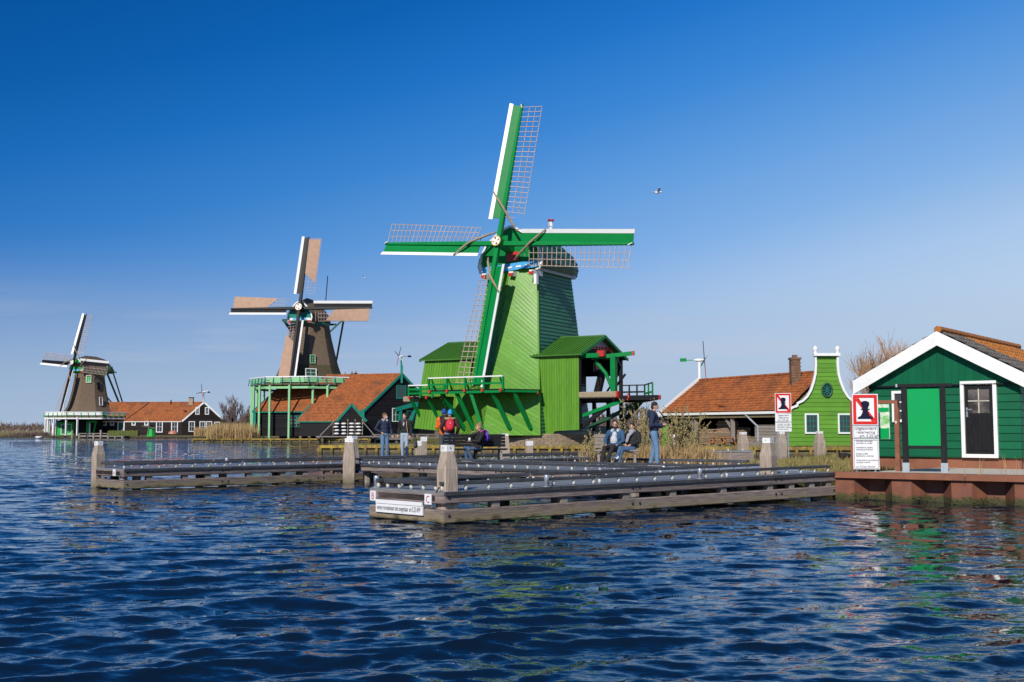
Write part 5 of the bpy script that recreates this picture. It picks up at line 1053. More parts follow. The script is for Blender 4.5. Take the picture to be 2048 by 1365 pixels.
# stacked lumber inside
def lumber(label, c, rz, n, ln, w, seed):
    t = thing('lumber_stack', label, 'lumber stack', c, rz, None); r = random.Random(seed); z = .12
    m = MB(); m.bar((-ln*.4, -w/2, .05), (-ln*.4, w/2, .05), .12); m.bar((ln*.4, -w/2, .05), (ln*.4, w/2, .05), .12); m.build('bearer', M['wood'], t)
    for k in range(n):
        th2 = r.uniform(.055, .075); nb2 = 2; wd2 = w*(1-.035*k if k > n*.5 else 1)
        for j in range(nb2):
            m = MB(); y = (j-.5)*wd2/nb2; l2 = ln*r.uniform(.86, 1.05); o_ = r.uniform(-.1, .1); m.box((o_, y, z+th2/2), (l2, wd2/nb2-.03, th2)); m.build('plank', M['lumber'], t)
        z += th2+.028
    return t
ang = math.atan2(rd.y, rd.x)
def inshed(f, d, z=-.05): return sh.location+e2w(f, d, z)
lumber('tallest lumber stack in the middle of the open shed', inshed(.53, 1.0, -.1), ang, 17, 1.9, .9, 1); lumber('lower lumber stack left of the tallest one in the open shed', inshed(.70, .9, -.1), ang, 11, 2.4, .9, 2)
lumber('long low lumber stack at the left end of the open shed', inshed(.86, .9, -.1), ang, 8, 2.2, 1.0, 3); lumber('sloping low lumber pile right of the shed post', inshed(.33, .8, -.1), ang, 6, 1.5, .8, 4); lumber('lumber stack right behind the tallest one at the shed post', inshed(.45, 1.2, -.1), ang, 12, 1.3, .9, 6)
t = thing('picnic_table', 'orange brown wooden picnic table before the open shed', 'picnic table', sh.location+e2w(.40, -.7, -.28), ang)
for y in (-.28, 0, .28): m = MB(); m.box((0, y, .74), (1.7, .25, .05)); m.build('top_board', M['newwood'], t)
for y in (-.75, .75): m = MB(); m.box((0, y, .45), (1.7, .26, .05)); m.build('seat', M['newwood'], t)
for x in (-.6, .6):
    for s in (-1, 1): m = MB(); m.bar((x, s*.75, 0), (x, s*.25, .72), .1, .07); m.build('leg', M['newwood'], t)
t = thing('grey_crate', 'grey timber trough in front of the grey shed boards', 'trough', sh.location+e2w(.17, -.7, -.35), ang); m = MB()
for a, b in (((-.9, -.3), (.9, -.3)), ((-.9, .3), (.9, .3)), ((-.9, -.3), (-.9, .3)), ((.9, -.3), (.9, .3))): m.bar((*a, .3), (*b, .3), .06, .6)
m.build('side_board', M['wood'], t)
# ---------------------------------------------------------------- bank revetments
def revetment(label, pts, mt, ztop=.5, step=.95, hgt=.26, group=None):
    a0 = Vector((*pts[0], 0)); t = thing('bank_revetment', label, 'revetment', a0)
    for p, q in zip(pts[:-1], pts[1:]):
        a, b = Vector((*p, 0))-a0, Vector((*q, 0))-a0; L = (b-a).length; d = (b-a)/L; n = Vector((d.y, -d.x, 0)); k = max(1, int(L/3.6))
        for i in range(k):
            m = MB(); m.bar(a.lerp(b, i/k)+n*.08+Z3*(ztop-.06), a.lerp(b, (i+.99)/k)+n*.08+Z3*(ztop-.06+rnd.uniform(-.015, .015)), .3, .2, ch=.03); m.build('waling', mt, t)
            m = MB(); m.bar(a.lerp(b, i/k)+n*.02+Z3*(ztop-.42), a.lerp(b, (i+.99)/k)+n*.02+Z3*(ztop-.42), .1, .56); m.build('sheet_board', M['bankwood'], t)
        kk = max(1, int(L/step))
        for i in range(kk+1): m = MB(); q_ = a.lerp(b, i/kk)+n*.16; m.bar(q_-Z3*.6, q_+Z3*(ztop-.14+rnd.uniform(-.03, .02)), .17, .15); m.build('pile', mt, t)
revetment('yellow mossy timber bank edging in front of the green mill', [(-12.9, 90), (-12.8, 75.8), (4, 73.3), (8.5, 69.4), (14.6, 68.2), (22, 67.2)], M['lichen'], .52, .75)
revetment('weathered timber bank edging below the middle mill', [(-40.6, 170), (-40.55, 143.8), (-18.15, 143.0), (-18.15, 147.1)], M['lichen'], .45, 1.2)
revetment('thin dark timber bank edging along the far left shore', [(-132, 226.9), (-43.1, 226.9)], M['bankwood'], .36, 4.0)

# ---------------------------------------------------------------- the bottle green hut
HL = G(1743, 933, .63); t = thing('green_hut', 'bottle green boarded hut with a broad white barge board and dark door', 'hut', (HL.x, HL.y, .63), R(-38)); ht = t
WH, DH = 3.78, 7.5; hz = lambda z: z-.63
hx = 1.89; sl_ = .545; apex = 4.02
clad(t, (0,0,.30), (WH,0,.30), (WH,0,hz(2.80)), (0,0,hz(2.80)), WH, hz(2.80)-.30, M['hut'], M['dark'], .196, 0, .026, .010)
clad(t, (0,DH,.30), (0,0,.30), (0,0,hz(2.80)), (0,DH,hz(2.80)), DH, hz(2.80)-.30, M['hut'], M['dark'], .196, 0, .026, .010)
clad(t, (WH,0,.30), (WH,DH,.30), (WH,DH,hz(2.80)), (WH,0,hz(2.80)), DH, hz(2.80)-.30, M['hut'], M['dark'], .196, 0, .026, .010)
m = MB(); m.box((WH/2, DH/2, .1), (WH-.04, DH-.04, .40)); m.build('plinth', M['rustcap'], t)
m = MB(); m.box((WH/2, -.03, .285), (WH+.02, .06, .03)); m.build('plinth_ledge', M['hut'], t)
gz = hz(2.76)
nbd = 21
for i in range(nbd):                           # upright boards of the gable
    x0, x1 = -.0+WH*i/nbd, WH*(i+1)/nbd-.004; top = lambda x: hz(apex)-abs(x-hx)*sl_-.02
    if x0 < hx < x1: q = [(x0, gz), (x1, gz), (x1, top(x1)), (hx, top(hx)), (x0, top(x0))]
    else: q = [(x0, gz), (x1, gz), (x1, top(x1)), (x0, top(x0))]
    m = MB(); m.prism([(x, -.062, z) for x, z in q], (0, .05, 0)); m.build('gable_board', M['hut'], t)
m = MB(); m.prism([(0, -.01, gz), (WH, -.01, gz), (hx, -.01, hz(apex))], (0, .05, 0)); m.build('gable_backing', M['dark'], t)
m = MB(); m.box((WH/2, -.07, gz-.015), (WH, .05, .035)); m.build('gable_shadow_strip', M['black'], t)  # black strip drawn in as the shadow line below the gable overhang
ov = .34; ez = hz(apex)-(hx+ov)*sl_
for s in (-1, 1):
    a, b = V(hx+s*(hx+ov), -.30, ez), V(hx, -.30, hz(apex)+.0)
    m = MB(); dz = .36
    m.prism([a+V(0,0,.10), a+V(0,0,.10-dz), b+V(0,0,.10-dz), b+V(0,0,.10)], (0, .05, 0)); m.build('barge_board', M['white'], t)
    m = MB(); m.prism([a+V(0,.05,.07), b+V(0,.05,.07), b+V(0,DH+.3,.07), a+V(0,DH+.3,.07)], (0,0,-.06)); ro = m.build('roof', M['black'], t)
    m = MB(); m.prism([a+V(0,.02,-.20), b+V(0,.02,-.20), b+V(0,.28,-.20), a+V(0,.28,-.20)], (0,0,.03)); m.build('soffit', M['white'], t)
    # single tiles on the slope that shows, joined on the other
    u = (b-a).normalized(); n = V(-u.z*s*-1, 0, abs(u.x)); n = V(s*abs(u.z), 0, abs(u.x)); ln = (b-a).length
    tm = MB(); w_, l_ = .235, .30; prof_ = [(-.5, .012), (-.25, .0), (.0, .012), (.3, .05), (.5, .022)]
    vv = []
    for yy, lift in ((0, .035), (1, .0)):
        for f, z in prof_: vv.append(V(f*w_*1.06, yy*l_*1.12, z+lift))
    k = len(prof_); vv += [q+V(0,0,-.014) for q in vv]
    tm.add(vv, [(i, i+1, k+i+1, k+i) for i in range(k-1)]+[(2*k+i, 2*k+i+1, i+1, i) for i in range(k-1)]); tme = {}
    nr, nc = int(ln/l_), int((DH+.3)/w_)
    J = MB(); rr_ = random.Random(2)
    for r_ in range(nr):
        for c in range(nc):
            o0 = a+u*(r_*l_+.02)+V(0, .08+c*w_+w_/2, .08)+n*.012
            ax, ay, az = V(0, 1, 0), u, n
            grey = (c*w_ < 2.3-.12*r_+rr_.uniform(-.2, .2)+.25*(nr-r_)*.3)
            if s > 0 and c < 30:
                key = grey
                if key not in tme: tme[key] = tm.mesh('tile')
                o = link('tile', tme[key], M['tilegrey'] if grey else M['tileorange'], ro)
                o.matrix_local = Matrix(((ax.x, ay.x, az.x, o0.x), (ax.y, ay.y, az.y, o0.y), (ax.z, ay.z, az.z, o0.z+rr_.uniform(-.006, .006)), (0,0,0,1)))
            else: J.add([o0+ax*q.x+ay*q.y+az*q.z for q in vv], [(i, i+1, k+i+1, k+i) for i in range(k-1)])
    J.build('tile_field', M['tilegrey'], ro, kind='stuff')
m = MB()
for i in range(22): m.tube([V(hx, -.2+i*.36, hz(apex)+.15), V(hx, .19+i*.36, hz(apex)+.165)], [.10, .095], 7)
m.build('ridge_tiles', M['tileorange'], t, kind='stuff')
# door with four panes above
dx, dw, d0, dh = 2.37, .875, hz(.90), 1.93
f = MB()
for c, s_ in (((dx+.045, -.05, d0+dh/2), (.09, .09, dh)), ((dx+dw-.045, -.05, d0+dh/2), (.09, .09, dh)), ((dx+dw/2, -.05, d0+dh-.045), (dw-.18, .09, .09)), ((dx+dw/2, -.05, d0+.045), (dw-.18, .09, .09))): f.box(c, s_)
f.build('door_frame', M['white'], t)
m = MB(); x0, x1, y0, y1 = dx+.10, dx+dw-.10, d0+.10, d0+dh-.10; zw = d0+1.12
m.box(((x0+x1)/2, -.035, (y0+zw)/2), (x1-x0, .05, zw-y0)); m.box((x0+.04, -.035, (zw+y1)/2), (.08, .05, y1-zw)); m.box((x1-.04, -.035, (zw+y1)/2), (.08, .05, y1-zw)); m.box(((x0+x1)/2, -.035, y1-.05), (x1-x0-.16, .05, .10))
do = m.build('door', M['blackwood'], t)
for i in range(5): m = MB(); m.box((x0+.12+i*.115, -.064, (y0+zw)/2-.02), (.105, .012, zw-y0-.2)); m.build('door_board', M['blackwood'], do)
m = MB(); m.box(((x0+x1)/2, -.03, (zw+y1-.1)/2), (x1-x0-.16, .012, y1-.1-zw)); m.build('pane', mat('door_glass', (.14,.115,.10), (.05,.042,.04), nscale=2.2, lo=.45, hi=.6, rough=.05), do)
m = MB(); m.box(((x0+x1)/2, -.045, (zw+y1-.1)/2), (.028, .03, y1-.1-zw)); m.box(((x0+x1)/2, -.046, (zw+y1-.1)/2), (x1-x0-.16, .028, .028)); m.build('glazing_bar', M['newwood'] if False else M['paving'], do)
m = MB(); m.box((x0+.05, -.07, zw+.02), (.045, .012, .24)); m.tube([(x0+.05, -.075, zw+.09), (x0+.05, -.12, zw+.09), (x0+.19, -.125, zw+.09)], .012, 8); m.build('handle', M['steel'], do)
window(t, V(.62, -.04, hz(1.80)), V(1,0,0), Z3, .72, .82, M['white'], 2, 3, .07, .06, bmat=M['white'])
# ---------------------------------------------------------------- notice boards and prohibition signs on the quay
def img(x, z): pass
ps = G(1733, 944.0, QZ); t = thing('prohibition_sign', 'larger no mooring sign with three white panels on the rust quay', 'sign', (ps.x, ps.y, QZ), R(-6))
def sign_panels(t, w, zt1, zb1, zt2, zb2, zt3, zb3, lines2, lines3, posts=True, zpost=0.0):
    h = w/2
    if posts:
        for x in (-h*.72, h*.72): m = MB(); m.tube([(x, .05, zpost), (x, .05, zt1-.03)], .024, 8); m.build('pole', M['steel'], t)
    def panel(z0, z1, bm_, rim, ww=.02, name='panel', rimw=.018):
        m = MB(); m.box((0, 0, (z0+z1)/2), (w, .03, z1-z0)); pl = m.build(name, bm_, t)
        if rim:
            r = MB(); g = rimw
            for c, s_ in (((0, -.018, z1-.02-g/2), (w-.04, .008, g)), ((0, -.018, z0+.02+g/2), (w-.04, .008, g)), ((-h+.02+g/2, -.018, (z0+z1)/2), (g, .008, z1-z0-.04-2*g)), ((h-.02-g/2, -.018, (z0+z1)/2), (g, .008, z1-z0-.04-2*g))): r.box(c, s_)
            r.build('rim', rim, pl)
        return pl
    pl = panel(zb1, zt1, M['signwhite'], M['signred'], rimw=.07, name='pictogram_panel')
    H1 = zt1-zb1; cz_ = (zt1+zb1)/2
    # red stroke from upper left to lower right, interrupted by the navy bollard in front of it
    m = MB(); a = V(-h+.10, -.0165, zt1-.10); b = V(h-.10, -.0165, zb1+.10); m.bar(a, b, .012, .085, up=(0,0,1)); m.build('red_stroke', M['signred'], pl)
    pr = [(-.30, -.30), (.30, -.30), (.29, -.255), (.17, -.20), (.11, -.09), (.10, -.005), (.17, -.005), (.17, .03), (.10, .03), (.10, .05), (.15, .14), (.165, .20), (.15, .245), (.08, .275), (0, .285), (-.08, .275), (-.15, .245), (-.165, .20), (-.15, .14), (-.10, .05), (-.10, .03), (-.17, .03), (-.17, -.005), (-.10, -.005), (-.11, -.09), (-.17, -.20), (-.29, -.255)]
    k = H1*.98; m = MB(); m.prism([V(x*k*w/H1*1.02, -.023, cz_+z*k) for x, z in pr], (0, -.006, 0)); m.build('bollard_pictogram', M['navyink'], pl)
    p2 = panel(zb2, zt2, M['signwhite'], M['letter2'] if posts else None, rimw=.006)
    hh = (zt2-zb2)/(len(lines2)+.35)
    for i, s_ in enumerate(lines2): text(p2, s_, hh*1.12, V(0, -.018, zt2-hh*(i+1)-.002), U_, Z3, M['letter'], 'CENTER', sx=.95 if posts else .8)
    p3 = panel(zb3, zt3, M['signwhite'], M['letter2'] if posts else None, rimw=.008)
    hh = (zt3-zb3)/(len(lines3)+1.2)
    for i, s_ in enumerate(lines3):
        if s_: text(p3, s_, hh*1.15, V(-h+.065, -.018, zt3-hh*(i+1.25)), U_, Z3, M['letter'], 'LEFT', sx=.84)
zz = lambda y, s=85.5: 1.6+(860-y)/s-QZ
sign_panels(t, .585, zz(789), zz(851), zz(852.5), zz(877), zz(878.5), zz(938), ['uitgezonderd', 'reservering', '       art. 5.25 apv'],
    ['recreatie vaartuigen', 'verboden te meren', '', 'recreational vessels', 'mooring prohibited', '', 'freizeit schiffe', 'festmachen verboten', '', 'embarcations de plaisance', 'accoster interdit', '', 'art. 5.25 apv Zaanstad'])
pf = at(1567, 860, 46.6); t = thing('prohibition_sign', 'smaller no mooring sign above a mooring post before the green gable', 'sign', (pf.x, pf.y, .2), R(-4))
zz2 = lambda y: 1.6+(860-y)*46.6/2250-.2
sign_panels(t, .66, zz2(787), zz2(827), zz2(828), zz2(844), zz2(845.5), zz2(863.5), ['uitgezonderd', 'reservering', 'art. 5.25 apv'], ['recreatie vaartuigen', 'verboden te meren', 'festmachen verboten', 'accoster interdit'], posts=False)
m = MB(); m.tube([(-.2, .05, .2), (-.2, .05, zz2(790))], .03, 8); m.tube([(.2, .05, .2), (.2, .05, zz2(790))], .03, 8); m.build('pole', M['steel'], t)
# green board in a black frame
pa, pb = G(1812.5, 945, QZ), G(1889.5, 946, QZ); dq = (pb-pa); t = thing('green_notice_board', 'blank bright green board in a black timber frame before the hut', 'notice board', (pa.x, pa.y, QZ), math.atan2(dq.y, dq.x)); wq = dq.length
zz = lambda y, s=87.5: 1.6+(860-y)/s-QZ
for x in (0, wq):
    m = MB(); m.box((x, 0, .11), (.15, .15, .22)); m.build('post_shoe', M['greymetal'], t); m = MB(); m.bar((x, 0, .22), (x, 0, zz(769)), .13, .13, ch=.008); m.build('post', M['blackwood'], t)
m = MB(); m.bar((-.18, 0, zz(771.5)), (wq+.2, 0, zz(771)), .16, .07); m.build('top_beam', M['blackwood'], t); m = MB(); m.bar((.065, 0, zz(895)), (wq-.065, 0, zz(895)), .09, .07); m.build('lower_beam', M['blackwood'], t)
m = MB(); m.box((wq/2, .0, (zz(777)+zz(891.5))/2), (wq-.13, .03, zz(777)-zz(891.5))); m.build('panel', M['panel'], t)
m = MB(); m.box((-.16, -.085, zz(771.5)), (.04, .02, .07)); m.build('bracket', M['steel'], t)
# map board in a rust frame
pa, pb = G(1708, 941, QZ), G(1797, 943, QZ); dq = pb-pa; t = thing('map_board', 'rust framed map board half hidden behind the larger prohibition sign', 'map board', (pa.x, pa.y, QZ), math.atan2(dq.y, dq.x)); wq = dq.length
zz = lambda y, s=84.5: 1.6+(860-y)/s-QZ
for x in (0, wq): m = MB(); m.box((x, 0, zz(801)/2), (.10, .10, zz(801))); m.build('post', M['rustcap'], t)
m = MB(); m.box((wq/2, 0, zz(804.5)), (wq-.1, .09, .08)); m.build('top_beam', M['rustcap'], t)
mapm = mat('printed_map', (.72,.78,.66), (.20,.50,.14), nscale=7, lo=.42, hi=.56, rough=.3, detail=8, extra=worn((.55,.62,.66), .55, .62, (1,1,1), 11, .8))
m = MB(); m.box((wq/2-.04, -.02, (zz(809)+zz(878))/2), (wq-.26, .03, zz(809)-zz(878))); po = m.build('map_panel', mapm, t)
m = MB(); m.box((wq/2-.04, -.039, (zz(857)+zz(877))/2), (wq-.28, .008, zz(857)-zz(877))); m.build('map_legend', M['panel'], po)
m = MB(); m.box((wq/2-.04, -.039, (zz(816)+zz(824))/2), (wq-.28, .008, zz(816)-zz(824))); m.build('map_title_band', M['panel'], po)
m = MB(); m.box((wq-.01, -.055, zz(845)), (.03, .01, .06)); m.build('sticker', M['signwhite'], t)

# ---------------------------------------------------------------- benches
def bench(label, loc, rz, wm, L=1.9, armless=True):
    t = thing('park_bench', label, 'bench', loc, rz, 'timber benches on the jetties')
    for i in range(4): m = MB(); m.box((0, -.20+i*.135, .43+.008*i*-1), (L, .12, .045)); m.build('seat_slat', wm, t)
    for i in range(4): m = MB(); z = .54+i*.105; m.box((0, .29+i*.03, z), (L, .045, .092)); m.build('back_slat', wm, t)
    for x in (-L*.40, 0, L*.40):
        m = MB(); m.bar((x, -.20, 0), (x, -.08, .40), .07, .13, w1=.07, h1=.18); m.bar((x, -.24, .385), (x, .26, .375), .07, .07, up=(0,0,1)); m.bar((x, .40, 0), (x, .26, .40), .07, .11); m.bar((x, .31, .38), (x, .46, .94), .05, .05); m.build('leg', M['wood'] if wm is not M['blackwood'] or x > .5 else wm, t)
    return t
# ---------------------------------------------------------------- people
def person(label, loc, rz, H, legs, arms, spine, head, hyaw, wear, extra=(), htilt=0.0, hat=None, hair='hairdark', hairlong=False, fingers=True, lowres=False, bulk=1.0, shoe='shoe', jlen=None):
    t = thing('person', label, 'person', loc, rz, None); k = H/1.75; S = lambda p: Vector(p)*k
    vox = .03 if lowres else .0165
    hd = S(head); hr_ = Matrix.Rotation(hyaw, 3, 'Z') @ Matrix.Rotation(htilt, 3, 'X')
    hp = lambda x, y, z: hd+hr_ @ (Vector((x, y, z))*k)
    sp = [S(p) for p in spine]
    skin = [('t', sp, [.10*k, .095*k, .10*k, .06*k]), ('t', [sp[-1], hd+Vector((0,0,-.03*k))], [.055*k, .055*k]), ('e', hp(0, .005, .02), (.074*k, .092*k, .112*k), hr_), ('e', hp(0, -.03, -.06), (.052*k, .06*k, .055*k), hr_), ('e', hp(0, -.10, -.008), (.013*k, .02*k, .022*k), hr_)]
    for sx in (-1, 1): skin.append(('e', hp(sx*.076, .01, .0), (.012*k, .022*k, .032*k), hr_))
    for lg in legs: skin.append(('t', [S(p) for p in lg[:3]], [.075*k, .052*k, .038*k]))
    fing = MB()
    for ar in arms:
        a = [S(p) for p in ar[:3]]; skin.append(('t', [sp[-1]*.6+sp[-2]*.4, a[0]], [.06*k, .05*k])); skin.append(('t', a, [.05*k, .04*k, .028*k]))
        d = (S(ar[3])-a[2]).normalized() if len(ar) > 3 else (a[2]-a[1]).normalized(); side = d.cross(Vector((0, 0, 1)) if abs(d.z) < .8 else Vector((0, 1, 0))).normalized(); pc = a[2]+d*.05*k
        skin.append(('t', [a[2], a[2]+d*.085*k], [.028*k, .036*k]))
        if fingers:
            nrm = d.cross(side)
            for i, ln in enumerate((.068, .078, .072, .056)):
                b = a[2]+d*.085*k+side*((i-1.5)*.019*k); fing.tube([b-d*.02*k, b+d*ln*.5*k+nrm*.006*k, b+d*ln*.85*k+nrm*.026*k], [.0095*k, .009*k, .007*k], 6)
            b = a[2]+d*.03*k+side*.03*k; fing.tube([b, b+side*.03*k+d*.03*k, b+side*.034*k+d*.065*k+nrm*.012*k], [.012*k, .011*k, .008*k], 6)
    me = blob(skin, vox, 2)
    if fing.v:
        bm = bmesh.new(); bm.from_mesh(me); f2 = fing.mesh('f'); bm.from_mesh(f2); bm.to_mesh(me); bm.free(); bpy.data.meshes.remove(f2)
    bo = link('body', me, M['skin'], t, True)
    for sx in (-1, 1): m = MB(); m.ell(hp(sx*.03, -.084, .022), (.012*k, .008*k, .008*k), 8, 6, hr_); m.build('eye', M['letter'], bo, True)
    m = MB(); m.ell(hp(0, -.086, -.052), (.022*k, .008*k, .006*k), 8, 6, hr_); m.build('mouth', M['lip'], bo, True)
    # trousers
    tr = [('e', sp[0], (.155*k*bulk, .115*k, .13*k))]
    for lg in legs: q = [S(p) for p in lg[:3]]; tr.append(('t', [sp[0]*.3+q[0]*.7]+q, [.10*k, .098*k*bulk, .072*k, .058*k]))
    link('trousers', blob(tr, vox), M[wear['legs']], t, True)
    for lg in legs:
        a, b = S(lg[2]), S(lg[3]); d = (b-a); d.z = 0; L = d.length; d.normalize()
        sr = Matrix(((d.y, d.x, 0), (-d.x, d.y, 0), (0, 0, 1))).transposed() if False else Matrix.Rotation(math.atan2(d.y, d.x), 3, 'Z')
        zb2 = b.z; m = [('t', [a+Vector((0,0,-.01*k)), a-d*.02*k+Vector((0,0,-.045*k))], [.045*k, .05*k]), ('t', [Vector((a.x, a.y, zb2+.035*k))-d*.035*k, Vector((b.x, b.y, zb2+.03*k))], [.046*k, .038*k])]
        link('shoe', blob(m, .014, 2), M[shoe], t, True)
    # jacket
    jk = [('e', sp[0]*.35+sp[1]*.65, (.165*k*bulk, .125*k*bulk, .16*k)), ('e', sp[1]*.5+sp[2]*.5, (.17*k*bulk, .125*k*bulk, .17*k)), ('e', sp[2]+Vector((0,0,.03*k)), (.18*k*bulk, .12*k*bulk, .14*k)), ('t', [sp[2], sp[3]], [.11*k, .075*k])]
    if jlen: jk.append(('e', sp[0]+Vector((0, 0, jlen*k)), (.168*k*bulk, .13*k*bulk, .14*k)))
    for ar in arms:
        a = [S(p) for p in ar[:3]]; jk.append(('t', [sp[2]*.4+sp[3]*.6, a[0]], [.08*k, .082*k*bulk])); jk.append(('t', [a[0], a[1], a[1].lerp(a[2], .93)], [.082*k*bulk, .064*k*bulk, .048*k*bulk]))
    jo = link('jacket', blob(jk, vox), M[wear['top']], t, True)
    if hat:
        m = [('e', hp(0, .012, .055), (.088*k, .105*k, .095*k), hr_), ('e', hp(0, .03, .02), (.088*k, .095*k, .08*k), hr_), ('e', hp(0, .02, .15), (.03*k, .03*k, .025*k), hr_)]; link('hat', blob(m, .014), M[hat], t, True)
    else:
        m = [('e', hp(0, .022, .048), (.083*k, .096*k, .098*k), hr_), ('e', hp(0, .055, .0), (.078*k, .06*k, .09*k), hr_)]
        if hairlong: m += [('e', hp(0, .075, -.06), (.075*k, .05*k, .12*k), hr_), ('e', hp(.05, .03, -.06), (.035*k, .05*k, .11*k), hr_), ('e', hp(-.05, .03, -.06), (.035*k, .05*k, .11*k), hr_)]
        link('hair', blob(m, .014, 1), M[hair], t, True)
    for nm, mt, shapes in extra:
        sh_ = []
        for q in shapes:
            if q[0] == 't': sh_.append(('t', [S(p) for p in q[1]], [x*k for x in q[2]]))
            elif q[0] == 'h': sh_.append(('e', hp(*q[1]), tuple(x*k for x in q[2]), hr_))
            else: sh_.append(('e', S(q[1]), tuple(x*k for x in q[2])))
        link(nm, blob(sh_, .014, 2), M[mt], t, True)
    return t
def stand(dx=.095, st=0.0, kn=-.02): return [((-dx, 0, .90), (-dx-.015, kn-st*.5, .49), (-dx-.02, .02-st, .085), (-dx-.035, -.16-st, .0)), ((dx, 0, .90), (dx+.015, kn+st*.5, .49), (dx+.02, .02+st, .085), (dx+.035, -.16+st, .0))]
SP = [(0, 0, .95), (0, .01, 1.12), (0, .01, 1.33), (0, .02, 1.49)]
dk = .555
p = G(769, 919.5, dk)
person('person in a navy jacket, light jeans and white shoes', p, R(28), 1.62, stand(.08, .02), [((-.2,.02,1.42), (-.33,.10,1.16), (-.17,-.06,1.03)), ((.2,.02,1.42), (.27,.05,1.14), (.26,-.10,.93))], SP, (0, -.01, 1.64), R(40), dict(legs='paleblue' if False else 'jeans', top='navy'), extra=[('hood', 'grey', [('e', (0, .08, 1.50), (.12, .09, .07)), ('e', (0, .10, 1.42), (.09, .06, .09)), ('e', (-.07, -.05, 1.48), (.05, .07, .06)), ('e', (.07, -.05, 1.48), (.05, .07, .06))]), ('face_mask', 'mask', [('h', (0, -.085, -.045), (.05, .03, .045))])], hair='hairbrown')
p = G(809, 917, dk)
person('person in a black jacket, grey scarf, baggy pale jeans and black boots', p, R(-20), 1.64, stand(.085, -.02), [((-.2,.02,1.42), (-.27,.08,1.15), (-.26,-.05,.93)), ((.2,.02,1.42), (.27,.04,1.14), (.25,-.06,.90))], SP, (0, -.01, 1.64), R(-25), dict(legs='paleblue', top='blackcloth'), extra=[('scarf', 'greydark', [('e', (0, -.02, 1.50), (.12, .12, .06)), ('e', (-.03, -.10, 1.42), (.06, .05, .09))]), ('shirt', 'lightgrey', [('e', (0, -.105, 1.36), (.045, .03, .10))]), ('bag_strap', 'tan', [('t', [(.11, -.08, 1.46), (.15, -.13, 1.25), (.19, -.12, 1.0)], [.018, .018, .018])])], hair='hairdark', hairlong=True, shoe='blackcloth', jlen=0.0, bulk=1.05)
p = G(888, 921.5, dk)
person('person in orange with a dark hood and royal blue hat, back turned', p, R(165), 1.72, stand(.09, .01), [((-.2,.02,1.42), (-.26,.02,1.15), (-.16,-.16,1.06)), ((.2,.02,1.42), (.26,.0,1.15), (.16,-.16,1.06))], SP, (0, -.01, 1.64), R(-20), dict(legs='greydark', top='orange'), hat='royal', extra=[('hood', 'blackcloth', [('e', (0, .06, 1.48), (.15, .12, .10)), ('e', (.1, .0, 1.42), (.1, .1, .08)), ('e', (-.1, .0, 1.42), (.1, .1, .08)), ('e', (0, .10, 1.36), (.14, .05, .06))])], jlen=.02, bulk=1.08, shoe='greydark')
p = G(899.5, 924, dk)
pr = person('person in a maroon parka with fur trimmed hood and cyan hat, back turned', p, R(185), 1.68, stand(.09, .0), [((-.2,.02,1.42), (-.30,.04,1.17), (-.25,-.08,.97)), ((.2,.02,1.42), (.30,.02,1.17), (.22,-.10,1.0))], SP, (0, -.02, 1.63), R(10), dict(legs='jeans', top='maroon'), hat='cyan', extra=[('fur_trim', 'fur', [('t', [(-.19, .0, 1.47), (-.11, .12, 1.465), (0, .15, 1.46), (.11, .12, 1.465), (.19, .0, 1.47)], [.045, .05, .05, .05, .045])])], jlen=.0, bulk=1.1)
def backpack(label, mt, strap, loc, rz, k=1.0):
    t = thing('backpack', label, 'backpack', loc, rz); sh_ = [('e', (0, 0, .0), (.145*k, .085*k, .21*k)), ('e', (0, -.02*k, -.06*k), (.15*k, .09*k, .16*k)), ('e', (0, .07*k, -.08*k), (.10*k, .05*k, .10*k))]
    link('pack', blob([(a, Vector(b), c) for a, b, c in sh_], .014, 3), M[mt], t, True)
    for sx in (-1, 1): m = MB(); m.tube([(sx*.09*k, -.05*k, .2*k), (sx*.12*k, -.14*k, .24*k), (sx*.14*k, -.30*k, .15*k), (sx*.15*k, -.31*k, -.02*k), (sx*.13*k, -.12*k, -.15*k)], .022*k, 6, flat=.5); m.build('shoulder_strap', M[strap], t, True)
    m = MB(); m.tube([(-.04*k, .06*k, .19*k), (0, .06*k, .23*k), (.04*k, .06*k, .19*k)], .01, 6); m.build('top_loop', M[strap], t)
    m = MB(); m.box((0, .10*k, .06*k), (.03*k, .01, .03*k)); m.build('badge', M['shoe'], t)
    return t
d = Vector((math.sin(R(185)), -math.cos(R(185)), 0)); backpack('bright red backpack worn by the person in the cyan hat', 'redpack', 'redpack', p-d*.20+V(0, 0, 1.20), R(185))
# benches with their sitters
SIT = [(0, 0, .50), (0, .05, .68), (0, .08, .90), (0, .06, 1.06)]
bl = G(938, 926, dk)+V(.2, .45, 0)
bench('dark slatted bench on the middle jetty behind the tallest corner post', bl, R(8), M['blackwood'], 2.0)
sp2 = bl+V(.10, -.12, -.02)
person('person with a blond bun in a long black coat sitting on the dark bench', sp2, R(-62), 1.66, [((-.09, -.02, .52), (-.11, -.46, .50), (-.10, -.40, .09), (-.10, -.58, .02)), ((.09, -.02, .52), (.10, -.44, .47), (.10, -.30, .09), (.10, -.48, .02))], [((-.19, .05, .99), (-.21, -.12, .75), (-.10, -.22, .98), (-.04, -.17, 1.08)), ((.19, .05, .99), (.22, -.10, .74), (.06, -.30, .74))], SIT, (0, -.01, 1.21), R(-14), dict(legs='jeansdark', top='blackcloth'), extra=[('hood', 'blackcloth', [('e', (0, .15, 1.06), (.12, .09, .09))]), ('coat_skirt', 'blackcloth', [('e', (0, -.10, .53), (.2, .26, .12))]), ('hair_bun', 'hairblond', [('h', (0, .07, .13), (.045, .045, .045))])], hair='hairblond', htilt=R(4))
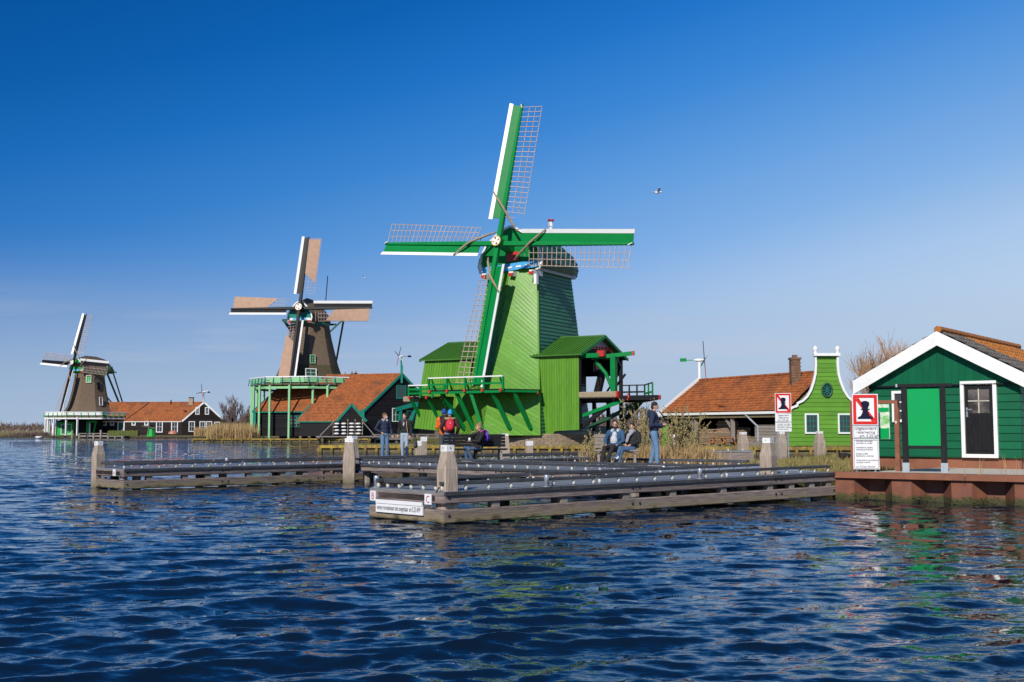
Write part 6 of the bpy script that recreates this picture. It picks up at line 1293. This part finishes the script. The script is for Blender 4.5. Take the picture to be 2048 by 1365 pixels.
m = thing('paper_cup', 'white paper cup in the hand of the sitter on the dark bench', 'cup', sp2+Matrix.Rotation(R(-62), 3, 'Z') @ V(.06, -.36, .70)); q = MB(); q.lathe([(.028, 0), (.04, .10)], 12); q.build('cup_body', M['shoe'], m, True); q = MB(); q.lathe([(.043, .10), (.04, .115)], 12); q.build('lid', M['lightgrey'], m)
d = Matrix.Rotation(R(-62), 3, 'Z') @ V(0, .27, .86); backpack('purple and pink backpack worn by the sitter on the dark bench', 'purple', 'pink', sp2+d, R(-62), .9)
b2 = V(3.05, 33.05, .565)
b2 = G(1232, 931, .565)+V(.05, .25, 0)
bench('brown slatted bench at the reeds with two people sitting on it', b2, R(-6), M['wood'], 1.32)
sm = b2+V(-.08, -.08, 0)
person('man with glasses and beard in a denim jacket slouching on the brown bench', sm, R(-22), 1.74, [((-.09, -.10, .50), (-.14, -.52, .52), (-.16, -.72, .10), (-.19, -.92, .03)), ((.09, -.10, .50), (.10, -.52, .52), (-.02, -.76, .10), (-.06, -.95, .03))], [((-.2, .16, .96), (-.32, .16, .74), (-.24, -.06, .60)), ((.2, .16, .96), (.27, .0, .72), (.14, -.14, .60))], [(0, -.08, .50), (0, .04, .65), (0, .14, .86), (0, .15, 1.03)], (0, .10, 1.19), R(12), dict(legs='blackcloth', top='denim'), extra=[('sweater', 'lightgrey', [('e', (0, -.04, .72), (.115, .09, .17)), ('e', (0, .04, .88), (.08, .07, .12))]), ('hood', 'lightgrey', [('e', (0, .19, 1.03), (.14, .10, .06)), ('e', (.09, .10, 1.01), (.05, .07, .06)), ('e', (-.09, .10, 1.01), (.05, .07, .06))]), ('beard', 'hairdark', [('h', (0, -.055, -.075), (.055, .045, .04))]), ('glasses', 'hairdark', [('t', [(-.075, .01, 1.215), (-.04, .008, 1.215)], [.006, .006]), ('h', (-.032, -.092, .022), (.028, .008, .02)), ('h', (.032, -.092, .022), (.028, .008, .02))])], hair='hairdark')
sw = b2+V(.43, -.05, 0)
person('woman with a thick grey scarf and black puffer coat leaning on the brown bench', sw, R(-38), 1.64, [((-.09, -.08, .50), (-.10, -.50, .54), (-.16, -.62, .28), (-.30, -.70, .24)), ((.09, -.08, .50), (-.06, -.46, .50), (-.14, -.50, .10), (-.18, -.68, .02))], [((-.19, .10, .97), (-.24, -.02, .74), (-.10, -.20, .66)), ((.19, .10, .97), (.28, .0, .74), (.10, -.18, .64))], [(0, -.05, .50), (0, .04, .66), (0, .10, .88), (0, .10, 1.04)], (0, .05, 1.19), R(8), dict(legs='jeansdark', top='blackcloth'), extra=[('scarf', 'grey', [('e', (0, .04, 1.06), (.13, .12, .07)), ('t', [(.06, -.04, 1.04), (-.02, -.14, .92), (-.06, -.18, .74)], [.06, .065, .05])]), ('hood', 'blackcloth', [('e', (0, .20, 1.04), (.13, .08, .09))])], hair='hairdark', hairlong=True, htilt=R(12), bulk=1.12)
p = G(1309, 935.5, .575)
person('tall man in a dark navy hooded coat and blue jeans looking at his hands', p, R(78), 1.76, stand(.085, .10, -.03), [((-.2,.02,1.42), (-.24,.06,1.15), (-.07,-.22,1.14), (-.02,-.32,1.17)), ((.2,.02,1.42), (.24,.04,1.15), (.07,-.20,1.10), (.02,-.30,1.12))], SP, (0, -.03, 1.64), R(2), dict(legs='jeans', top='navy'), extra=[('hood', 'navy', [('e', (0, .10, 1.49), (.13, .09, .07)), ('e', (0, .13, 1.42), (.10, .06, .08))]), ('face_mask', 'mask', [('h', (0, -.075, -.085), (.05, .035, .035))])], hair='hairdark', htilt=R(10), jlen=-.08, bulk=1.1)
m = thing('phone', 'small dark phone held by the tall standing man', 'phone', p+Matrix.Rotation(R(78), 3, 'Z') @ V(0, -.37, 1.19), R(78)); q = MB(); q.box((0, 0, 0), (.07, .012, .14)); q.build('case', M['letter'], m); q = MB(); q.box((0, .008, 0), (.062, .004, .12)); q.build('screen', M['glass'], m)
# visitors on the middle mill's stage
for x, h_, l_, w_, rz in ((690, 1.6, 'tiny dark visitor leaning over the mill stage rail, left of the three', 'blackcloth', 20), (703.5, 1.72, 'tiny visitor on the mill stage, middle of the three', 'navy', -30), (711.5, 1.8, 'tiny visitor with a red hat on the mill stage', 'blackcloth', 40)):
    q = at(x, 770, 152.8); person(l_, (q.x, q.y, 7.78), R(rz), h_, stand(), [((-.2,.02,1.42), (-.26,.05,1.15), (-.2,-.15,1.0)), ((.2,.02,1.42), (.26,.05,1.15), (.2,-.15,1.0))], SP, (0, -.01, 1.64), 0, dict(legs='greydark', top=w_), hat='redpack' if 'red' in l_ else None, fingers=False, lowres=True)

# ---------------------------------------------------------------- vegetation
def rvec(r): return Vector((r.gauss(0,1), r.gauss(0,1), r.gauss(0,1))).normalized()
def bare_tree(name, label, cat, loc, H, spread, seed, trunk_m, twig_m, r0=.12, levels=4, nch=(4, 6), upb=.35, group=None, thin=.006, stems=1, kind=None):
    r = random.Random(seed); t = thing(name, label, cat, loc, 0, group); T, C = MB(), MB()
    def grow(p, d, L, rad, lv):
        pts = [p]; rr = [rad]; n = 4
        for i in range(n):
            d = (d+rvec(r)*.13+V(0, 0, upb*.12)).normalized(); p = p+d*(L/n); pts.append(p); rr.append(max(thin, rad*(1-.6*(i+1)/n)))
        (T if lv == 0 else C).tube(pts, rr, 6 if lv == 0 else 4 if lv == 1 else 3, False)
        if lv < levels-1:
            for k in range(r.randint(*nch)):
                f = r.uniform(.3, 1.0); q = pts[min(n, int(f*n))]; a = (d+rvec(r)*spread+V(0, 0, upb)).normalized()
                grow(q, a, L*r.uniform(.5, .78), max(thin, rad*r.uniform(.35, .55)), lv+1)
    for s in range(stems):
        d0 = (V(0, 0, 1)+(rvec(r)*.55 if stems > 1 else rvec(r)*.06)).normalized(); grow(V(r.uniform(-.3,.3)*(stems > 1), r.uniform(-.3,.3)*(stems > 1), -.2), d0, H*(.42 if stems == 1 else .5), r0, 0)
    T.build('trunk', trunk_m, t); C.build('crown', twig_m, t); return t
q = at(1775, 880, 46); bare_tree('willow_tree', 'bare orange twigged willow rising between the green gable and the hut', 'tree', (q.x, q.y, .5), 5.3, .62, 21, M['willow'], M['willowtwig'], .12, 5, (5, 7), .36, 'bare willows behind the hut', .0055, 4)
q = at(1850, 880, 50); bare_tree('willow_tree', 'bare willow whose upper twigs show above the hut roof', 'tree', (q.x, q.y, .5), 5.9, .55, 33, M['willow'], M['willowtwig'], .13, 5, (5, 6), .45, 'bare willows behind the hut', .006, 2)
# trees on the horizon
def copies(base, items):
    for i, (p, s, rz, l_) in enumerate(items):
        c = copy_tree(base, p, rz, l_); c.scale = (s, s, s)
fr = random.Random(9)
q = at(470, 868, 190); base = bare_tree('bare_tree', 'bare brown tree just right of the long house, tallest of its clump', 'tree', (q.x, q.y, .4), 8.0, .6, 5, M['twig'], M['twig'], .16, 5, (4, 5), .35, 'bare trees between the far mill and the middle mill', .022, 2)
copies(base, [(at(x, 868, Y)*1.0+V(0,0,-1.2), s, rz, l_) for x, Y, s, rz, l_ in ((452, 200, .72, 1.0, 'bare brown bush tree at the left edge of the clump beside the long house'), (490, 185, .85, 2.2, 'bare brown tree in the middle of the clump, left of the mint posts'), (507, 195, .62, 3.3, 'low bare brown bush tree against the mint stage posts'), (428, 240, .7, 4.1, 'bare grey tree peeking over the long house gable'))])
q = at(1262, 862, 300); base2 = bare_tree('poplar', 'bare far poplar below the right side stage, tallest of the row', 'tree', (q.x, q.y, .4), 12.5, .35, 8, M['twig'], M['twig'], .2, 5, (4, 5), .9, 'bare poplars on the horizon behind the mill stage', .035)
names = ['under the log crane strut', 'left of the catkin bush', 'above the seated man', 'above the seated woman', 'just left of the standing man', 'beside the brick mill base', 'between the strut and the shed roof', 'behind the far lamp post', 'near the tan field fence', 'at the foot of the shed barge board', 'next to the dark stage frame', 'in the gap over the bench']
copies(base2, [(at(1198+i*10.5, 862, 285+fr.uniform(-20, 40)), fr.uniform(.55, .95), fr.uniform(0, 6), 'bare far poplar '+n_) for i, n_ in enumerate(names)])
def treeline(name, label, x0, x1, Y, h, n, seed, z=.4):
    r = random.Random(seed); m = MB()
    for k in range(n):
        X = r.uniform(x0, x1); y = Y+r.uniform(-40, 40); H = h*r.uniform(.5, 1.15)*(.75+.25*math.sin(X*.02+seed)); p = V(X, y, z)
        for s in range(22):
            d = V(r.gauss(0, .45), r.gauss(0, .3), 1).normalized(); b = p+V(r.gauss(0, h*.25), 0, H*r.uniform(.0, .4)); m.tube([b, b+d*H*r.uniform(.3, .65)], [h*.032, h*.012], 3, False)
        m.tube([p, p+V(0, 0, H*.6)], [h*.03, h*.015], 3, False)
    o = m.build(name, M['twig'], None); tag(o, label, 'tree line', None, 'stuff')
treeline('far_woodland', 'thin line of bare woodland along the far horizon', -900, -120, 1150, 15, 420, 1)
treeline('far_woodland', 'low bare scrub between the mills on the horizon', -130, 60, 700, 9, 160, 2)
treeline('far_woodland', 'bare reddish wood behind the right side stage', 40, 130, 480, 15, 170, 3)
treeline('far_woodland', 'bare woodland low behind the sheds on the right', 130, 800, 700, 12, 200, 4)
hr_ = random.Random(12)
pl_ = ['nearest the left picture edge', 'second from the left picture edge', 'below a gap in the woodland', 'just left of the white mill posts', 'among the tallest bare trees']
for i, x in enumerate((12, 35, 58, 74, 90)):
    q = at(x, 861, 1250); t = thing('far_house', 'tiny pale house on the far left horizon '+pl_[i], 'house', (q.x, q.y, .4), hr_.uniform(-.5, .5), 'tiny houses on the far left horizon'); w = hr_.uniform(5, 8)
    m = MB(); m.box((0, 0, 1.4), (w, 7, 2.8)); m.build('wall', M['white'], t); m = MB(); m.prism([(-w/2, -3.7, 2.8), (-w/2, 3.7, 2.8), (-w/2, 0, 5.6)], (w, 0, 0)); m.build('roof', M['tilegrey'], t)
# dry reeds and tufts
def reeds(name, label, n, area, hgt, seed, mt, wid=.02, lean=.22, cat='reeds', z=.5):
    r = random.Random(seed); m = MB()
    for k in range(n):
        x, y, zz_ = area(r); h = hgt*r.uniform(.45, 1.1); a = r.uniform(0, 6.28); l_ = abs(r.gauss(0, lean)); d = V(math.cos(a)*l_, math.sin(a)*l_, 0); w = wid*r.uniform(.6, 1.3); b = r.uniform(0, 6.28); s = V(math.cos(b), math.sin(b), 0)*w
        p0 = V(x, y, zz_); p1 = p0+V(0, 0, h*.55)+d*h*.35; p2 = p0+V(0, 0, h*(1-l_*.4))+d*h*1.05
        m.add([p0-s*.5, p0+s*.5, p1+s*.5, p1-s*.5, p2], [(0,1,2,3), (3,2,4)])
    o = m.build(name, mt, None); return tag(o, label, cat, None, 'stuff')
def seg_area(pts, w, z=.5):
    def f(r):
        i = r.randrange(len(pts)-1); a, b = Vector((*pts[i], 0)), Vector((*pts[i+1], 0)); p = a.lerp(b, r.random()); return p.x+r.gauss(0, w), p.y+r.gauss(0, w), z-.03
    return f
reeds('dry_reeds', 'tall pale dry reeds along the bank left of the mint stage', 7000, lambda r: (lambda q: (q.x, q.y, .4))(at(r.uniform(424, 512), 872, r.choice([146, 150, 156, 165, 180]))+V(0, r.uniform(-3, 3), 0)), 2.2, 3, M['straw'], .05, .13)
reeds('dry_reeds', 'pale dry reed belt on the shore before the long house gable', 1500, lambda r: (lambda q: (q.x, q.y, .4))(at(r.uniform(388, 440), 872, r.uniform(215, 224))), 1.8, 4, M['straw'], .08, .15)
reeds('dry_reeds', 'dry reed clump behind the bench and below the catkin bush', 3600, seg_area([(2.7, 36.4), (4.6, 35.2), (5.9, 34.6)], .34, .47), .8, 5, M['straw'], .016, .4)
def inside(x, y, P):
    c = False
    for (x0, y0), (x1, y1) in zip(P, P[1:]+P[:1]):
        if (y0 > y) != (y1 > y) and x < (x1-x0)*(y-y0)/(y1-y0)+x0: c = not c
    return c
def shore_pt(r):
    while True:
        x, y = r.uniform(6.6, 17), r.uniform(25, 46.5)
        if inside(x, y, SHORE) and not (((x-RR.x)*qin.x+(y-RR.y)*qin.y) < 4.7 and ((x-RR.x)*qdir.x+(y-RR.y)*qdir.y) > .6): return x, y, .5
reeds('dry_grass', 'dry and green winter grass on the shore left of the rust quay', 15000, shore_pt, .24, 6, M['tuft'], .02, .5, 'grass')
reeds('dry_grass', 'short pale grass fringe along the lumber shed bank', 2600, seg_area([(3.5, 74.2), (8.6, 70.4), (14.5, 69.0), (22, 68)], .5, .5), .3, 8, M['tuft'], .03, .5, 'grass')
reeds('dry_grass', 'short winter turf on the bank before the green mill', 7000, lambda r: (r.uniform(-12.5, 4), r.uniform(76.2, 84), .49), .13, 9, M['tuft'], .045, .5, 'grass')
for i, (dx_, dy_) in enumerate(((0, 0), )):
    q = quay(3.6, .3, QZ-.01); reeds('dry_grass', 'few thin dry stems growing through the quay edge by the door', 26, lambda r: (q.x+r.gauss(0, .55), q.y+r.gauss(0, .1), QZ-.02), .5, 10, M['straw'], .012, .25, 'grass')
def catkin_bush(label, loc, n, h, sprd, seed):
    r = random.Random(seed); t = thing('catkin_bush', label, 'bush', loc, 0, 'catkin bushes behind the bench'); S, C = MB(), MB()
    for k in range(n):
        a = r.uniform(0, 6.28); l_ = abs(r.gauss(0, sprd)); p = V(r.gauss(0, .22), r.gauss(0, .22), 0); d = V(math.cos(a)*l_, math.sin(a)*l_*.8, 1).normalized(); H = h*r.uniform(.5, 1.0); pts = [p]
        for i in range(6): d = (d+rvec(r)*.09+V(0, 0, .06)).normalized(); pts.append(pts[-1]+d*H/6)
        S.tube(pts, [.012, .011, .010, .009, .008, .007, .005], 4, False)
        for i in range(2, 6):
            for s in range(r.randint(1, 3)):
                f = r.random(); b = pts[i].lerp(pts[i+1], f); e = (d*.8+rvec(r)*.6).normalized(); ln = r.uniform(.10, .3); S.tube([b, b+e*ln], [.006, .004], 3, False)
                for u in range(int(ln/.035)+1): q = b+e*(ln*r.random())+rvec(r)*.014; rr_ = r.uniform(.010, .02); C.ell(q, (rr_, rr_, rr_*1.5), 4, 2)
            for u in range(5): q = pts[i].lerp(pts[i+1], r.random())+rvec(r)*.018; rr_ = r.uniform(.012, .022); C.ell(q, (rr_, rr_, rr_*1.5), 4, 2)
    S.build('stems', M['willow'], t); C.build('catkins', M['catkin'], t, kind='stuff'); return t
catkin_bush('large catkin bush right of the tall standing man', (5.25, 35.2, .45), 46, 2.05, .52, 3)
catkin_bush('low catkin bush behind the left end of the brown bench', (2.75, 35.3, .45), 22, 1.15, .30, 4)
catkin_bush('upright catkin bush between the seated couple and the standing man', (4.05, 36.0, .45), 24, 2.2, .22, 5)
# far bits on the right behind the bench
q = at(1215, 852, 98); t = thing('field_fence', 'tan timber fence across the field behind the bench', 'fence', (q.x-3, q.y, .5)); m = MB(); m.bar((-3, 0, 1.05), (9, 0, 1.05), .12, .75); m.build('panel', M['lumber'], t)
for i in range(7): m = MB(); m.bar((-3+i*2, .1, 0), (-3+i*2, .1, 1.4), .14); m.build('post', M['wood'], t)
q = at(1253, 858, 120); t = thing('lamp_post', 'thin dark lamp post in the field behind the bench', 'lamp post', (q.x, q.y, .5)); m = MB(); m.tube([(0,0,0), (0,0,3.6)], [.07, .05], 8); m.build('pole', M['black'], t); m = MB(); m.lathe([(.1, 3.6), (.2, 3.75), (.1, 3.95)], 8); m.build('lamp_head', M['black'], t)
# short mooring jetty stub in the inlet
t = thing('jetty', 'short weathered jetty stub in the inlet below the lumber stacks', 'jetty', (6.3, 43.5, 0)); m = MB(); m.bar((0, 0, .56), (2.9, -.2, .56), .9, .34, ch=.03); m.build('fender_beam', M['beam'], t); m = MB(); m.bar((0, 0, .78), (2.9, -.2, .78), .8, .06); m.build('deck_board', M['deck'], t)
for i in range(5): m = MB(); m.tube([(.3+i*.55, -.4, .80), (.3+i*.55, -.4, .88)], .035, 6); m.build('spacer_stud', M['stud'], t)
for x in (.3, 2.6): m = MB(); m.tube([(x, 0, -.8), (x, 0, .5)], .13, 8); m.build('pile', M['wood'], t)
# ---------------------------------------------------------------- birds
def bird(name, label, p, s, yaw, wing, body_m, wing_m, roll=0.0):
    t = thing(name, label, 'bird', p, yaw); m = MB(); m.tube([V(-.22, 0, 0)*s, V(-.15, 0, .0)*s, V(0, 0, 0)*s, V(.13, 0, .02)*s, V(.2, 0, .04)*s, V(.25, 0, .03)*s], [.012*s, .04*s, .062*s, .045*s, .035*s, .008*s], 10); m.build('body', body_m, t, True)
    for sy in (-1, 1):
        a = [V(.06, sy*.04, .02), V(-.07, sy*.04, .02), V(-.09, sy*.27, wing*.20), V(-.16, sy*.55, wing*.28), V(-.10, sy*.60, wing*.28), V(.06, sy*.30, wing*.24)]; m = MB(); m.prism([q*s for q in a], (0, 0, .012*s)); m.build('wing', wing_m, t)
    m = MB(); m.prism([V(-.2, -.03, 0)*s, V(-.34, -.06, 0)*s, V(-.34, .06, 0)*s, V(-.2, .03, 0)*s], (0, 0, .01*s)); m.build('tail', body_m, t); return t
bird('gull', 'white gull gliding in the blue sky right of the green sails', at(1316, 385.5, 60), .95, R(12), .55, M['white'], M['white'])
bird('gull', 'tiny white gull in the sky between the two big mills', at(728, 556, 150), 1.0, R(160), .5, M['white'], M['white'])
def floating_bird(name, label, p, s, mt, yaw):
    t = thing(name, label, 'bird', p, yaw); m = MB(); m.ell((0, 0, .10*s), (.22*s, .11*s, .11*s), 12, 8); m.tube([(-.18*s, 0, .12*s), (-.32*s, 0, .16*s)], [.06*s, .012*s], 8); m.build('body', mt, t, True); m = MB(); m.tube([(.15*s, 0, .12*s), (.19*s, 0, .2*s), (.2*s, 0, .26*s)], [.05*s, .035*s, .04*s], 8); m.ell((.21*s, 0, .27*s), (.055*s, .045*s, .045*s), 8, 6); h = m.build('head', mt, t, True)
    m = MB(); m.tube([(.25*s, 0, .265*s), (.31*s, 0, .255*s)], [.016*s, .005*s], 6); m.build('beak', M['yellow'], h); return t
floating_bird('waterbird', 'small black coot resting in the grass left of the larger sign', G(1689, 919, .60), 1.05, M['blackcloth'], R(200))
floating_bird('waterbird', 'white swan on the water at the far left', G(83, 877.5, 0)+V(0, -1.5, 0), 2.6, M['foam'], R(170))

# ---------------------------------------------------------------- last small things
t = thing('green_oval_board', 'upright bright green oval board behind the catkin branches', 'sign board', (5.02, 36.9, .46), R(-8))
m = MB(); m.prism([V(.15*math.cos(a), 0, .92+.40*math.sin(a)) for a in [2*math.pi*i/20 for i in range(20)]], (0, .03, 0)); m.build('board', M['apple2'], t); m = MB(); m.bar((0, .05, 0), (0, .05, 1.1), .05); m.build('post', M['wood'], t)
t = thing('marker_post', 'thin pale marker post with a green band in the catkin bush', 'marker post', (5.55, 36.7, .46)); m = MB(); m.tube([(0,0,0), (0,0,1.25)], .028, 8); m.build('pole', M['steel'], t); m = MB(); m.tube([(0,0,1.0), (0,0,1.14)], .034, 8); m.build('band', M['panel'], t)
p = G(809, 917, dk); t = thing('handbag', 'dark shoulder bag hanging beside the person in the black jacket', 'bag', p+V(.40, .05, .52), R(-20))
link('pouch', blob([('e', V(0, 0, 0), (.06, .12, .15)), ('e', V(0, 0, -.06), (.07, .13, .1))], .016), M['greydark'], t, True); m = MB(); m.tube([(0, -.09, .1), (-.04, -.03, .42), (-.04, .03, .42), (0, .09, .1)], .012, 6); m.build('strap', M['blackcloth'], t)
q = at(1244.5, 880, 76.5); person('distant person in dark clothes on the bank behind the man with glasses', (q.x, q.y, .5), R(60), 1.72, stand(), [((-.2,.02,1.42), (-.26,.05,1.15), (-.2,-.15,1.0)), ((.2,.02,1.42), (.26,.05,1.15), (.2,-.15,1.0))], SP, (0, -.01, 1.64), 0, dict(legs='greydark', top='blackcloth'), fingers=False, lowres=True)
def shrub(label, c, d, mt):
    t = thing('dark_shrub', label, 'shrub', c, 0, 'dark shrubs in the meadow left of the far mill'); r = random.Random(int(c[0]*7)); m = MB()
    for k in range(420):
        p = V(r.gauss(0, d[0]*.45), r.gauss(0, d[1]*.4), 0); e = (V(r.gauss(0, .5), r.gauss(0, .5), 1)).normalized()*d[2]*r.uniform(.4, 1.0); m.tube([p, p+e], [.05, .02], 3, False)
    m.build('branches', mt, t)
shrub('low dark shrub in the meadow, wider of the two left of the white posts', G(53, 873, .46), (3.2, 1.2, .9), M['twig']); shrub('low dark shrub in the meadow, the one next to the white posts', G(82, 872.5, .46), (1.8, 1.0, .9), M['twig'])
t = thing('meadow_fence', 'thin post fence along the far meadow at the left edge', 'fence', (-150, 300, .42))
for i in range(28): m = MB(); m.bar((i*2.6, i*.1, 0), (i*2.6, i*.1, 1.25), .13); m.build('post', M['wood'], t)
for z in (.6, 1.1): m = MB(); m.bar((0, 0, z), (70, 2.7, z), .04); m.build('rail', M['wood'], t)
